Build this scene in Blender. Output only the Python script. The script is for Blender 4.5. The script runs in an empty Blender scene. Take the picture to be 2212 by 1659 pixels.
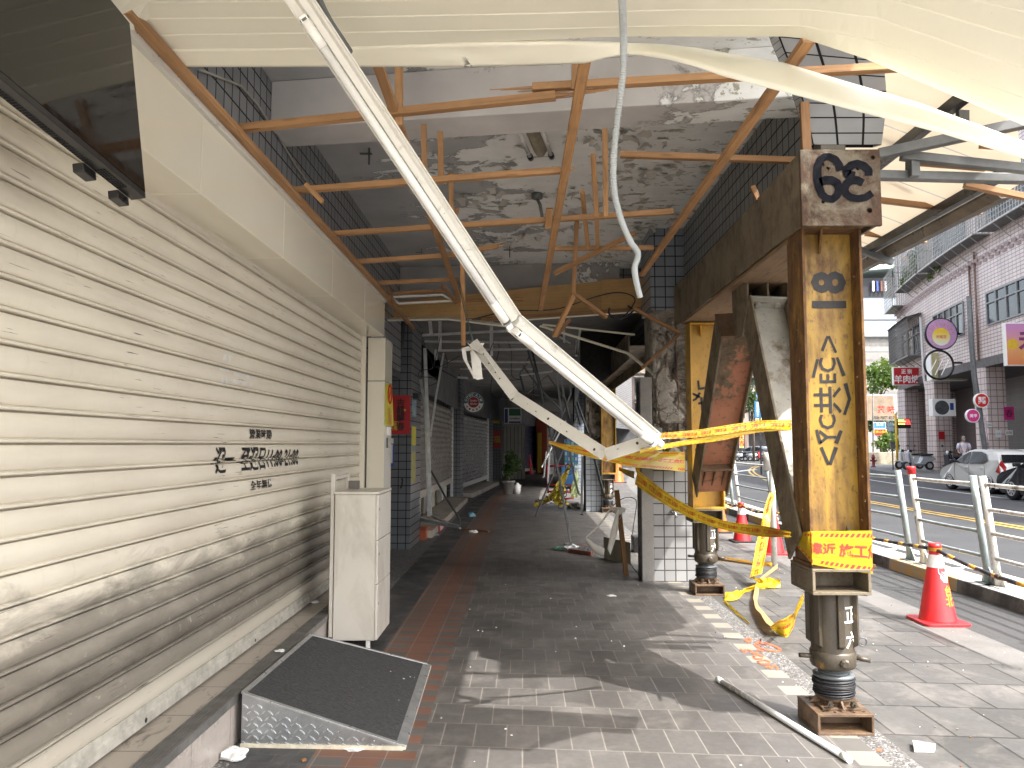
import bpy, bmesh, math, random
from mathutils import Vector, Matrix, noise
V = Vector
R = math.radians
rnd = random.Random(7)
S = bpy.context.scene
COL = S.collection

# ------------------------------------------------------------------ camera
FPX, CX, CY, EYE = 1661.0, 1106.0, 829.5, 1.5
PITCH, YAW = math.atan(130.5 / FPX), math.atan(24 / FPX)
cam_d = bpy.data.cameras.new('camera')
cam = bpy.data.objects.new('camera', cam_d)
COL.objects.link(cam)
cam_d.sensor_width = 36
cam_d.lens = 36 * FPX / 2212
cam_d.clip_start, cam_d.clip_end = 0.05, 3000
cam.location = (0, 0, EYE)
cam.rotation_euler = (R(90) + PITCH, 0, YAW)
S.camera = cam
CR = Matrix.Rotation(YAW, 3, 'Z') @ Matrix.Rotation(R(90) + PITCH, 3, 'X')

# ------------------------------------------------------------------ light
SUN_EL, SUN_AZ = R(52), R(49)      # azimuth measured from -Y towards +X
sun_dir = V((math.sin(SUN_AZ) * math.cos(SUN_EL), -math.cos(SUN_AZ) * math.cos(SUN_EL), math.sin(SUN_EL)))
W = bpy.data.worlds.new('World')
S.world = W
W.use_nodes = True
wn = W.node_tree
for n_ in list(wn.nodes):
    wn.nodes.remove(n_)
sky = wn.nodes.new('ShaderNodeTexSky')
sky.sky_type = 'NISHITA'
sky.sun_disc = False
sky.sun_elevation = SUN_EL
sky.sun_rotation = math.atan2(sun_dir.x, sun_dir.y)
sky.air_density, sky.dust_density, sky.ozone_density = 1.0, 5.0, 0.3
bg = wn.nodes.new('ShaderNodeBackground')
bg.inputs[1].default_value = 0.15
wo = wn.nodes.new('ShaderNodeOutputWorld')
hz = wn.nodes.new('ShaderNodeHueSaturation')      # hazy, washed out sky
hz.inputs['Saturation'].default_value = 0.45
hz.inputs['Value'].default_value = 1.15
wn.links.new(sky.outputs[0], hz.inputs['Color'])
wn.links.new(hz.outputs[0], bg.inputs[0])
wn.links.new(bg.outputs[0], wo.inputs[0])
sl = bpy.data.lights.new('sun', 'SUN')
sl.energy, sl.angle, sl.color = 2.0, R(0.5), (1.0, 0.965, 0.91)
so = bpy.data.objects.new('sun', sl)
COL.objects.link(so)
so.rotation_euler = sun_dir.to_track_quat('Z', 'Y').to_euler()
so.location = (8, -6, 9)
S.view_settings.view_transform = 'Standard'
S.view_settings.look = 'None'
S.view_settings.gamma = 1.0
S.view_settings.exposure = 2.0
S.cycles.max_bounces, S.cycles.diffuse_bounces, S.cycles.glossy_bounces = 10, 6, 4
S.cycles.sample_clamp_indirect = 6
S.cycles.use_denoising = True

# ------------------------------------------------------------------ measuring rays
def ray(u, v):
    return CR @ V(((u - CX) / FPX, -(v - CY) / FPX, -1))
def AZ(u, v, z=0.0):
    d = ray(u, v); t = (z - EYE) / d.z
    return V((d.x * t, d.y * t, z))
def AY(u, v, y):
    d = ray(u, v); t = y / d.y
    return V((d.x * t, y, EYE + d.z * t))
def AX(u, v, x):
    d = ray(u, v); t = x / d.x
    return V((x, d.y * t, EYE + d.z * t))

# ------------------------------------------------------------------ mesh building
class MB:
    def __init__(s):
        s.v, s.f, s.m, s.uv, s.sm = [], [], [], [], []
    def face(s, idx, mat=0, uv=None, smooth=False):
        s.f.append(tuple(idx)); s.m.append(mat); s.uv.append(uv); s.sm.append(smooth)
    def poly(s, pts, mat=0, uv=None):
        b = len(s.v); s.v += [V(p) for p in pts]
        s.face(range(b, b + len(pts)), mat, uv)
    def box(s, lo, hi, mat=0, M=None):
        x0, y0, z0 = lo; x1, y1, z1 = hi
        c = [V(p) for p in ((x0,y0,z0),(x1,y0,z0),(x1,y1,z0),(x0,y1,z0),(x0,y0,z1),(x1,y0,z1),(x1,y1,z1),(x0,y1,z1))]
        if M: c = [M @ p for p in c]
        b = len(s.v); s.v += c
        dx, dy, dz = abs(x1-x0), abs(y1-y0), abs(z1-z0)
        for q, (a, d) in zip(((0,3,2,1),(4,5,6,7),(0,1,5,4),(2,3,7,6),(1,2,6,5),(3,0,4,7)), ((dy,dx),(dx,dy),(dx,dz),(dx,dz),(dy,dz),(dy,dz))):
            s.face([b+i for i in q], mat, ((0,0),(a,0),(a,d),(0,d)))
    def bar(s, p0, p1, w, h=None, up=(0,0,1), mat=0, ends=True):
        """square bar from p0 to p1; uv.x runs along the length in metres"""
        h = w if h is None else h
        p0, p1 = V(p0), V(p1); d = (p1 - p0); L = d.length; d.normalize()
        up = V(up)
        if abs(d.dot(up)) > 0.98: up = V((0, 1, 0)) if abs(d.y) < 0.9 else V((1, 0, 0))
        r = d.cross(up).normalized(); n = r.cross(d).normalized()
        o = rnd.random() * 50; b = len(s.v)
        for p in (p0, p1):
            for a, c in ((-1,-1),(1,-1),(1,1),(-1,1)):
                s.v.append(p + r * (a*w/2) + n * (c*h/2))
        per = [0, w, w+h, 2*w+h, 2*w+2*h]
        for i in range(4):
            j = (i+1) % 4
            s.face((b+i, b+j, b+4+j, b+4+i), mat, ((o,per[i]+o),(o,per[i+1]+o),(o+L,per[i+1]+o),(o+L,per[i]+o)))
        if ends:
            s.face((b+3,b+2,b+1,b), mat, ((o,0),(o+.01,0),(o+.01,h),(o,h)))
            s.face((b+4,b+5,b+6,b+7), mat, ((o,0),(o+.01,0),(o+.01,h),(o,h)))
    def tube(s, pts, r, seg=10, mat=0, cap=True, smooth=True, rs=None):
        pts = [V(p) for p in pts]; n = len(pts); b = len(s.v)
        t0 = (pts[1]-pts[0]).normalized()
        ref = V((0,0,1)) if abs(t0.z) < 0.9 else V((1,0,0))
        nrm = t0.cross(ref).normalized(); acc = 0
        for i, p in enumerate(pts):
            t = (pts[min(i+1,n-1)] - pts[max(i-1,0)]).normalized()
            nrm = (nrm - t * nrm.dot(t)).normalized(); bi = t.cross(nrm)
            rr = rs[i] if rs else r
            for k in range(seg):
                a = 2*math.pi*k/seg
                s.v.append(p + (nrm*math.cos(a) + bi*math.sin(a)) * rr)
        L = [0]
        for i in range(1, n): L.append(L[-1] + (pts[i]-pts[i-1]).length)
        for i in range(n-1):
            for k in range(seg):
                k2 = (k+1) % seg
                s.face((b+i*seg+k, b+i*seg+k2, b+(i+1)*seg+k2, b+(i+1)*seg+k), mat,
                       ((L[i],k/seg),(L[i],(k+1)/seg),(L[i+1],(k+1)/seg),(L[i+1],k/seg)), smooth)
        if cap:
            s.face([b+k for k in reversed(range(seg))], mat)
            s.face([b+(n-1)*seg+k for k in range(seg)], mat)
    def lathe(s, prof, o=(0,0,0), axis=(0,0,1), seg=24, mat=0, smooth=True, cap=True):
        """prof: (radius, height) pairs"""
        q = V(axis).to_track_quat('Z', 'Y').to_matrix(); o = V(o); b = len(s.v)
        for r, h in prof:
            for k in range(seg):
                a = 2*math.pi*k/seg
                s.v.append(o + q @ V((r*math.cos(a), r*math.sin(a), h)))
        for i in range(len(prof)-1):
            for k in range(seg):
                k2 = (k+1) % seg
                s.face((b+i*seg+k, b+i*seg+k2, b+(i+1)*seg+k2, b+(i+1)*seg+k), mat, None, smooth)
        if cap:
            s.face([b+k for k in reversed(range(seg))], mat)
            s.face([b+(len(prof)-1)*seg+k for k in range(seg)], mat)
    def prism(s, pts, ext, mat=0, cmat=None):
        """polygon pts extruded by vector ext"""
        pts = [V(p) for p in pts]; ext = V(ext); n = len(pts); b = len(s.v)
        nrm = V((0,0,0))
        for i in range(n):
            nrm += pts[i].cross(pts[(i+1) % n])
        if nrm.dot(ext) > 0: pts.reverse()
        s.v += pts + [p + ext for p in pts]
        cm = mat if cmat is None else cmat
        s.face(range(b, b+n), cm); s.face([b+n+i for i in reversed(range(n))], cm)
        for i in range(n):
            j = (i+1) % n
            s.face((b+j, b+i, b+n+i, b+n+j), mat)
    def grid(s, fn, nu, nv, mat=0, smooth=True, uvs=(1,1)):
        b = len(s.v)
        for j in range(nv+1):
            for i in range(nu+1):
                s.v.append(V(fn(i/nu, j/nv)))
        w = nu+1
        for j in range(nv):
            for i in range(nu):
                s.face((b+j*w+i, b+j*w+i+1, b+(j+1)*w+i+1, b+(j+1)*w+i), mat,
                       ((i/nu*uvs[0],j/nv*uvs[1]),((i+1)/nu*uvs[0],j/nv*uvs[1]),((i+1)/nu*uvs[0],(j+1)/nv*uvs[1]),(i/nu*uvs[0],(j+1)/nv*uvs[1])), smooth)
    def text(s, body, o, right, up, size=None, width=None, mat=0, bold=0.0, off=0.002, fn=None, dice=0, sy=1.0):
        """lettering laid on a plane (or through fn(x,y)) centred on o"""
        tv, tf, bb = text_mesh(body, bold)
        w, h = bb[2]-bb[0], bb[3]-bb[1]
        k = (width / w) if width else (size / h if h else 1)
        if dice: tv, tf = dice_mesh(tv, tf, dice / k)
        right, up = V(right).normalized(), V(up).normalized(); nn = right.cross(up) * off
        cx, cy = (bb[0]+bb[2])/2, (bb[1]+bb[3])/2; b = len(s.v)
        for x, y in tv:
            X, Y = (x-cx)*k, (y-cy)*k*sy
            s.v.append(V(fn(X, Y)) if fn else V(o) + right*X + up*Y + nn)
        for f in tf: s.face([b+i for i in f], mat)
    def stroke(s, pts, w, mat=0, fn=None, n=4):
        """flat painted ribbon in 2-D, mapped by fn(x,y)->3-D"""
        P = []
        for i in range(len(pts)-1):
            for k in range(n): 
                t = k/n; P.append((pts[i][0]*(1-t)+pts[i+1][0]*t, pts[i][1]*(1-t)+pts[i+1][1]*t))
        P.append(pts[-1]); b = len(s.v)
        for i, p in enumerate(P):
            a, c = P[max(i-1,0)], P[min(i+1,len(P)-1)]
            dx, dy = c[0]-a[0], c[1]-a[1]; L = math.hypot(dx,dy) or 1
            ww = w * (0.82 + 0.36*noise.noise(V((p[0]*9/w*.02, p[1]*9/w*.02, 3.3))))
            s.v.append(V(fn(p[0]-dy/L*ww/2, p[1]+dx/L*ww/2))); s.v.append(V(fn(p[0]+dy/L*ww/2, p[1]-dx/L*ww/2)))
        for i in range(len(P)-1):
            s.face((b+2*i, b+2*i+1, b+2*i+3, b+2*i+2), mat)
    def build(s, name, mats, parent=None, bevel=0.0, seg=2, flip=False, subsurf=0, weld=False):
        me = bpy.data.meshes.new(name)
        me.from_pydata([tuple(p) for p in s.v], [], s.f)
        if not isinstance(mats, (list, tuple)): mats = [mats]
        for m in mats: me.materials.append(m)
        me.polygons.foreach_set('material_index', s.m)
        me.polygons.foreach_set('use_smooth', s.sm)
        ul = me.uv_layers.new(name='UVMap')
        i = 0
        for f, uv in zip(s.f, s.uv):
            for k in range(len(f)):
                if uv: ul.data[i].uv = uv[k]
                i += 1
        me.update()
        if weld:
            bm = bmesh.new(); bm.from_mesh(me); bmesh.ops.remove_doubles(bm, verts=bm.verts, dist=1e-5); bm.to_mesh(me); bm.free()
        o = bpy.data.objects.new(name, me)
        COL.objects.link(o)
        if bevel:
            bv = o.modifiers.new('bevel', 'BEVEL'); bv.width = bevel; bv.segments = seg; bv.limit_method = 'ANGLE'; bv.angle_limit = R(40)
        if subsurf:
            sb = o.modifiers.new('subsurf', 'SUBSURF'); sb.levels = sb.render_levels = subsurf
        if parent is not None: adopt(o, parent)
        return o

_tc = {}
def text_mesh(body, bold=0.0):
    key = (body, bold)
    if key in _tc: return _tc[key]
    cu = bpy.data.curves.new('lettering', 'FONT')
    cu.body = body; cu.size = 1.0; cu.align_x = 'CENTER'; cu.resolution_u = 2; cu.offset = bold; cu.space_line = 0.9
    ob = bpy.data.objects.new('lettering', cu); COL.objects.link(ob)
    dg = bpy.context.evaluated_depsgraph_get(); dg.update()
    me = ob.evaluated_get(dg).to_mesh()
    tv = [(p.co.x, p.co.y) for p in me.vertices]; tf = [tuple(p.vertices) for p in me.polygons]
    ob.evaluated_get(dg).to_mesh_clear()
    bpy.data.objects.remove(ob); bpy.data.curves.remove(cu)
    if not tv: tv, tf = [(0,0),(1,0),(1,1),(0,1)], [(0,1,2,3)]
    bb = (min(p[0] for p in tv), min(p[1] for p in tv), max(p[0] for p in tv), max(p[1] for p in tv))
    _tc[key] = (tv, tf, bb)
    return _tc[key]
def dice_mesh(tv, tf, step):
    bm = bmesh.new(); vs = [bm.verts.new((x,y,0)) for x,y in tv]
    for f in tf:
        try: bm.faces.new([vs[i] for i in f])
        except ValueError: pass
    xs = [p[0] for p in tv]; ys = [p[1] for p in tv]
    for ax, lo, hi in ((0,min(xs),max(xs)),(1,min(ys),max(ys))):
        c = lo + step
        while c < hi:
            co = V((c,0,0)) if ax == 0 else V((0,c,0)); no = V((1,0,0)) if ax == 0 else V((0,1,0))
            bmesh.ops.bisect_plane(bm, geom=bm.verts[:]+bm.edges[:]+bm.faces[:], plane_co=co, plane_no=no)
            c += step
    bm.verts.index_update()
    r = [(v.co.x, v.co.y) for v in bm.verts], [tuple(v.index for v in f.verts) for f in bm.faces]
    bm.free()
    return r

def tag(o, label=None, cat=None, group=None, kind=None):
    if label: o['label'] = label
    if cat: o['category'] = cat
    if group: o['group'] = group
    if kind: o['kind'] = kind
    return o
def thing(name, label, cat, loc=(0,0,0), group=None):
    e = bpy.data.objects.new(name, None); COL.objects.link(e)
    e.location = loc; e.empty_display_size = 0.1
    return tag(e, label, cat, group)
def adopt(o, p):
    o.parent = p
    M = p.matrix_basis
    q = p
    while q.parent is not None:
        q = q.parent
    # every thing's parts are modelled in world space at build time
    mw = Matrix.Identity(4); chain = []
    q = p
    while q is not None: chain.append(q); q = q.parent
    for q in reversed(chain): mw = mw @ q.matrix_parent_inverse @ q.matrix_basis if q.parent else mw @ q.matrix_basis
    o.matrix_parent_inverse = mw.inverted()
def kids(o): return [c for c in COL.objects if c.parent == o]
def dup(o, loc=None, rotz=0.0, label=None, parent=None, scale=None):
    c = o.copy(); COL.objects.link(c)
    if parent is not None: c.parent = parent
    if loc is not None: c.location = loc
    if rotz: c.rotation_euler = (0, 0, rotz)
    if scale: c.scale = scale
    if label: c['label'] = label
    for k in kids(o):
        if k != c: dup(k, parent=c)
    return c
def solo(mb, name, mats, label, cat, group=None, **kw):
    return tag(mb.build(name, mats, **kw), label, cat, group)
def struct(mb, name, mats, label=None, **kw):
    return tag(mb.build(name, mats, **kw), label, None, None, 'structure')

# ------------------------------------------------------------------ materials
class NT:
    def __init__(s, name):
        s.mat = bpy.data.materials.new(name); s.mat.use_nodes = True
        s.t = s.mat.node_tree; s.b = s.t.nodes['Principled BSDF']
        s.out = s.t.nodes['Material Output']
        s.tc = s.n('ShaderNodeTexCoord')
    def n(s, ty, **kw):
        nd = s.t.nodes.new(ty)
        for k, v in kw.items(): setattr(nd, k, v)
        return nd
    def set(s, sock, val):
        if hasattr(val, 'is_output'): s.t.links.new(val, sock)
        elif isinstance(val, (tuple, list)) and len(val) == 3 and sock.type == 'RGBA': sock.default_value = (*val, 1)
        else: sock.default_value = val
    def co(s, kind='Object', scale=(1,1,1), rot=(0,0,0), loc=(0,0,0)):
        m = s.n('ShaderNodeMapping'); s.set(m.inputs[0], s.tc.outputs[kind])
        m.inputs[1].default_value = loc; m.inputs[2].default_value = rot; m.inputs[3].default_value = scale
        return m.outputs[0]
    def noise(s, vec, scale, detail=4, rough=0.55, dist=0.0):
        nd = s.n('ShaderNodeTexNoise'); s.set(nd.inputs['Vector'], vec)
        nd.inputs['Scale'].default_value = scale; nd.inputs['Detail'].default_value = detail
        nd.inputs['Roughness'].default_value = rough; nd.inputs['Distortion'].default_value = dist
        return nd.outputs[0]
    def vor(s, vec, scale, feat='F1', out=0, rand=1.0):
        nd = s.n('ShaderNodeTexVoronoi', feature=feat); s.set(nd.inputs['Vector'], vec)
        nd.inputs['Scale'].default_value = scale; nd.inputs['Randomness'].default_value = rand
        return nd.outputs[out]
    def ramp(s, fac, stops, const=False):
        nd = s.n('ShaderNodeValToRGB'); s.set(nd.inputs[0], fac); e = nd.color_ramp.elements
        if const: nd.color_ramp.interpolation = 'CONSTANT'
        while len(e) < len(stops): e.new(0.5)
        for el, (p, c) in zip(e, stops):
            el.position = p; el.color = (c, c, c, 1) if isinstance(c, (int, float)) else (*c, 1)
        return nd.outputs[0]
    def mix(s, fac, a, b, blend='MIX'):
        nd = s.n('ShaderNodeMix', data_type='RGBA', blend_type=blend)
        s.set(nd.inputs[0], fac); s.set(nd.inputs[6], a); s.set(nd.inputs[7], b)
        return nd.outputs[2]
    def math(s, op, a, b=0.0, clamp=False):
        nd = s.n('ShaderNodeMath', operation=op, use_clamp=clamp)
        s.set(nd.inputs[0], a); s.set(nd.inputs[1], b)
        return nd.outputs[0]
    def sep(s, vec):
        nd = s.n('ShaderNodeSeparateXYZ'); s.set(nd.inputs[0], vec); return nd.outputs
    def comb(s, x, y, z=0.0):
        nd = s.n('ShaderNodeCombineXYZ')
        for i, q in enumerate((x,y,z)): s.set(nd.inputs[i], q)
        return nd.outputs[0]
    def brick(s, vec, bw, rh, mortar, c1, c2, cm, offset=0.0, smooth=0.1, bias=0.0):
        nd = s.n('ShaderNodeTexBrick', offset=offset, squash=1.0)
        s.set(nd.inputs['Vector'], vec); nd.inputs['Scale'].default_value = 1.0
        s.set(nd.inputs['Color1'], c1); s.set(nd.inputs['Color2'], c2); s.set(nd.inputs['Mortar'], cm)
        nd.inputs['Mortar Size'].default_value = mortar; nd.inputs['Mortar Smooth'].default_value = smooth
        nd.inputs['Bias'].default_value = bias
        nd.inputs['Brick Width'].default_value = bw; nd.inputs['Row Height'].default_value = rh
        return nd.outputs[0], nd.outputs[1]
    def bump(s, h, strength=0.3, dist=0.01, inv=False, prev=None):
        nd = s.n('ShaderNodeBump', invert=inv); nd.inputs['Strength'].default_value = strength; nd.inputs['Distance'].default_value = dist
        s.set(nd.inputs['Height'], h)
        if prev is not None: s.set(nd.inputs['Normal'], prev)
        return nd.outputs[0]
    def fin(s, color=None, rough=None, metal=None, normal=None, spec=None, **kw):
        if color is not None: s.set(s.b.inputs['Base Color'], color)
        if rough is not None: s.set(s.b.inputs['Roughness'], rough)
        if metal is not None: s.set(s.b.inputs['Metallic'], metal)
        if normal is not None: s.set(s.b.inputs['Normal'], normal)
        if spec is not None: s.set(s.b.inputs['Specular IOR Level'], spec)
        for k, v in kw.items(): s.set(s.b.inputs[k], v)
        return s.mat

def plain(name, c, rough=0.5, metal=0.0, var=0.12, scale=6.0, bump=0.0, bscale=40.0, coord='Object', **kw):
    t = NT(name); vec = t.co(coord)
    f = t.noise(vec, scale, 5, 0.6)
    lo = tuple(x*(1-var) for x in c); hi = tuple(min(1, x*(1+var)) for x in c)
    col = t.ramp(f, [(0.3, lo), (0.7, hi)])
    nrm = t.bump(t.noise(vec, bscale, 3), bump, 0.005) if bump else None
    rr = t.ramp(t.noise(vec, scale*2.3, 3), [(0.3, max(0, rough-0.1)), (0.7, min(1, rough+0.1))])
    return t.fin(col, rr, metal, nrm, **kw)

def worn(name, base, under, amount=0.45, scale=5.0, rough=0.6, dark=(0.03,0.02,0.012), stretch=(1,1,1), bump=0.5, streak=0.5, soft=0.06, metal=0.0):
    """paint over rust: patches of the under colour with a ragged edge, plus fine dark pits"""
    t = NT(name); vec = t.co('Object', stretch)
    a = t.noise(vec, scale, 9, 0.68, 0.35)
    sv = t.co('Object', (9, 9, 0.9)); st = t.noise(sv, 2.2, 5, 0.6)
    fac = t.math('ADD', t.math('MULTIPLY', a, 1-streak*0.4), t.math('MULTIPLY', st, streak*0.4))
    m = t.ramp(fac, [(amount-soft, 1.0), (amount+soft, 0.0)])
    un = t.ramp(t.noise(vec, scale*4.5, 6, 0.7), [(0.28, dark), (0.5, under), (0.75, tuple(min(1,x*1.7) for x in under))])
    bs = t.ramp(t.noise(vec, scale*1.7, 5, 0.6), [(0.25, tuple(x*0.62 for x in base)), (0.6, base), (0.85, tuple(min(1,x*1.15) for x in base))])
    pits = t.ramp(t.noise(vec, scale*14, 3, 0.6), [(0.60, 0.0), (0.68, 1.0)])
    c = t.mix(m, bs, un); c = t.mix(t.math('MULTIPLY', pits, 0.55), c, tuple(x*0.6 for x in under))
    h = t.math('ADD', t.math('MULTIPLY', m, -0.5), t.math('MULTIPLY', t.noise(vec, scale*9, 5, 0.7), 0.6))
    return t.fin(c, t.ramp(m, [(0, rough-0.12), (1, rough+0.25)]), metal, t.bump(h, bump, 0.006))

def tile(name, axes, size=0.117, gap=0.006, c=(0.20,0.22,0.25), grout=(0.012,0.012,0.014), rough=0.28, shift=(0,0), dirt=0.25):
    """square glazed tiles on the plane given by axes ('xz','yz','xy','uv')"""
    t = NT(name)
    if axes == 'uv':
        vec = t.co('UV')
    else:
        o = t.sep(t.co('Object'))
        vec = t.comb(t.math('ADD', o['xyz'.index(axes[0])], 100*size+shift[0]), t.math('ADD', o['xyz'.index(axes[1])], 100*size+shift[1]))
    col, fac = t.brick(vec, size, size, gap, tuple(x*0.9 for x in c), tuple(x*1.1 for x in c), grout)
    ov = t.co('Object')
    d = t.ramp(t.noise(ov, 2.3, 6, 0.65), [(0.42, 0.0), (0.75, 1.0)])
    col = t.mix(t.math('MULTIPLY', d, dirt), col, (0.30,0.28,0.25), 'MULTIPLY')
    nrm = t.bump(fac, 0.9, 0.004, inv=True)
    nrm = t.bump(t.noise(ov, 5, 2), 0.06, 0.01, prev=nrm)
    r = t.mix(fac, (rough,)*3, (0.9,)*3)
    return t.fin(col, r, 0.0, nrm)

def wood(name, c=(0.46,0.23,0.085), dark=(0.22,0.10,0.035), rough=0.6):
    t = NT(name); vec = t.co('UV', (1.2, 26, 1)); 
    g = t.noise(vec, 1.6, 6, 0.6, 0.8)
    k = t.noise(t.co('Object'), 1.7, 3)
    col = t.ramp(g, [(0.25, dark), (0.5, c), (0.8, tuple(min(1,x*1.35) for x in c))])
    col = t.mix(t.ramp(k, [(0.35, 0.0), (0.75, 0.5)]), col, tuple(x*0.6 for x in c))
    kn = t.ramp(t.vor(t.co('UV', (2.5, 14, 1)), 1.0), [(0.06, 1.0), (0.13, 0.0)])
    col = t.mix(t.math('MULTIPLY', kn, 0.7), col, dark)
    oi = t.n('ShaderNodeObjectInfo')
    col = t.mix(1.0, col, t.ramp(oi.outputs['Random'], [(0.0, (0.66,0.62,0.58)), (0.5, (0.95,0.93,0.90)), (1.0, (1.12,1.10,1.05))]), 'MULTIPLY')
    gr = t.ramp(t.noise(t.co('Object'), 7, 6, 0.7), [(0.50, 0.0), (0.72, 0.45)])
    col = t.mix(gr, col, tuple(x*0.5 for x in c))
    nl = t.ramp(t.vor(t.co('UV', (8, 30, 1)), 1.0), [(0.05, 1.0), (0.07, 0.0)])
    col = t.mix(t.math('MULTIPLY', nl, 0.9), col, (0.04,0.03,0.02))
    return t.fin(col, rough, 0, t.bump(g, 0.2, 0.004))

M = {}
M['wood'] = wood('batten_wood', (0.41,0.225,0.10), (0.20,0.10,0.04))
M['wood_old'] = wood('old_batten_wood', (0.26,0.13,0.05), (0.11,0.05,0.02), 0.7)
M['ply'] = wood('plywood_board', (0.50,0.31,0.12), (0.38,0.21,0.07), 0.55)
def enamel():
    t = NT('white_enamel_steel'); o = t.co('Object')
    c = t.ramp(t.noise(o, 2.5, 4), [(0.3,(0.57,0.55,0.50)),(0.7,(0.63,0.61,0.56))])
    d = t.ramp(t.noise(o, 9, 8, 0.75, 1.2), [(0.56, 0.0), (0.66, 0.55)])
    c = t.mix(t.math('MULTIPLY', d, t.ramp(t.noise(o, 2.1, 3), [(0.42, 0.0), (0.60, 1.0)])), c, (0.20,0.16,0.11))
    sp = t.ramp(t.noise(o, 45, 3, 0.6), [(0.72, 0.0), (0.76, 0.7)])
    return t.fin(t.mix(sp, c, (0.10,0.08,0.06)), 0.4, 0, t.bump(t.noise(o, 5, 3), 0.08, 0.01))
M['white_steel'] = enamel()
M['tube_glass'] = plain('lamp_tube_glass', (0.70,0.70,0.69), 0.22, var=0.02)
M['white_plastic'] = plain('white_plastic', (0.82,0.81,0.77), 0.35, var=0.03)
M['black_plastic'] = plain('black_plastic', (0.012,0.012,0.013), 0.35)
M['cable'] = plain('black_cable', (0.015,0.015,0.017), 0.5)
M['grey_cable'] = plain('grey_cable', (0.30,0.29,0.26), 0.5)
M['galv'] = plain('galvanised_steel', (0.55,0.56,0.56), 0.36, 0.35, 0.2, 9)
M['dark_steel'] = plain('dark_grey_steel', (0.10,0.11,0.115), 0.45, 0.3, 0.35, 5)
M['grey_steel'] = plain('grey_painted_steel', (0.115,0.12,0.12), 0.5, 0.0, 0.3, 7, 0.1)
M['chrome'] = plain('chrome', (0.6,0.6,0.6), 0.15, 1.0, 0.05)
M['rubber'] = plain('rubber', (0.015,0.015,0.016), 0.7)
M['black_ink'] = plain('black_paint_mark', (0.012,0.011,0.012), 0.6, var=0.3, scale=30)
M['red_ink'] = plain('red_print', (0.55,0.035,0.02), 0.45, var=0.15, scale=20)
M['white_ink'] = plain('white_print', (0.80,0.80,0.78), 0.5, var=0.05)
M['blue_ink'] = plain('blue_print', (0.03,0.07,0.30), 0.5, var=0.1)
M['red_paper'] = plain('red_paper', (0.45,0.015,0.02), 0.45, var=0.1)
M['yellow_paper'] = plain('yellow_paper', (0.62,0.55,0.04), 0.5, var=0.08)
M['white_paper'] = plain('white_paper', (0.72,0.72,0.70), 0.6, var=0.06)
M['gold_ink'] = plain('gold_print', (0.65,0.42,0.03), 0.4)
M['orange_spray'] = plain('orange_spray_paint', (0.75,0.12,0.05), 0.7, var=0.2, scale=40)
M['glass_dark'] = plain('dark_glass', (0.018,0.022,0.026), 0.06, var=0.2)
# ================================================================== setting
def bend(y): return max(0.0, y - 18.0) ** 2 / 200.0
def strip(mb, x0, x1, y0, y1, z, mat=0, step=2.0, shear=0.07):
    n = max(1, int((y1 - y0) / step)); b = len(mb.v)
    ys = [y0 + (y1 - y0) * i / n for i in range(n + 1)]
    for y in ys:
        for x in (x0, x1): mb.v.append(V((x + bend(y), y, z)))
    for i in range(n):
        uv = [(x, y + shear * x) for x, y in ((x0, ys[i]), (x1, ys[i]), (x1, ys[i+1]), (x0, ys[i+1]))]
        mb.face((b+2*i, b+2*i+1, b+2*i+3, b+2*i+2), mat, uv)
def wallstrip(mb, x, y0, y1, z0, z1, mat=0, step=2.0, flip=False):
    n = max(1, int((y1 - y0) / step)); b = len(mb.v)
    ys = [y0 + (y1 - y0) * i / n for i in range(n + 1)]
    for y in ys:
        for z in (z0, z1): mb.v.append(V((x + bend(y), y, z)))
    for i in range(n):
        q = [(b+2*i, b+2*i+2, b+2*i+3, b+2*i+1), ((ys[i],z0),(ys[i+1],z0),(ys[i+1],z1),(ys[i],z1))]
        if flip: q = [q[0][::-1], q[1][::-1]]
        mb.face(q[0], mat, q[1])

def floor_mat(name, bw, rh, c1, c2, grout, gap=0.006, offset=0.5, rough=0.55, stain=0.35, shift=(0,0), bump=0.5):
    t = NT(name); vec = t.co('UV', loc=(50+shift[0], 50+shift[1], 0))
    col, fac = t.brick(vec, bw, rh, gap, c1, c2, grout, offset, 0.2)
    o = t.co('Object')
    big = t.ramp(t.noise(o, 0.9, 6, 0.65, 0.4), [(0.35, 0.45), (0.62, 1.0)])
    fine = t.ramp(t.noise(o, 30, 5, 0.7), [(0.3, 0.72), (0.7, 1.0)])
    col = t.mix(stain, col, big, 'MULTIPLY'); col = t.mix(0.75, col, fine, 'MULTIPLY')
    dust = t.ramp(t.noise(o, 2.6, 8, 0.7, 0.5), [(0.50, 0.0), (0.72, 1.0)])
    col = t.mix(t.math('MULTIPLY', dust, 0.30), col, (0.34,0.31,0.28))
    h = t.math('ADD', t.math('MULTIPLY', fac, -1.0), t.math('MULTIPLY', t.noise(o, 60, 3), 0.12))
    return t.fin(col, t.ramp(t.noise(o, 3, 5), [(0.3, rough-0.15), (0.7, rough+0.2)]), 0, t.bump(h, bump, 0.004))
def pebble(name):
    t = NT(name); o = t.co('Object')
    c = t.vor(o, 95, out=1); d = t.vor(o, 95, out=0)
    g = t.ramp(t.sep(c)[0], [(0.1,(0.04,0.038,0.035)),(0.4,(0.11,0.105,0.10)),(0.8,(0.24,0.235,0.225)),(1.0,(0.40,0.395,0.38))])
    g = t.mix(t.ramp(d, [(0.35,0.0),(0.7,0.7)]), g, (0.10,0.095,0.09))
    return t.fin(g, 0.6, 0, t.bump(d, 0.6, 0.004, inv=True))
M['asphalt'] = None
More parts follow.
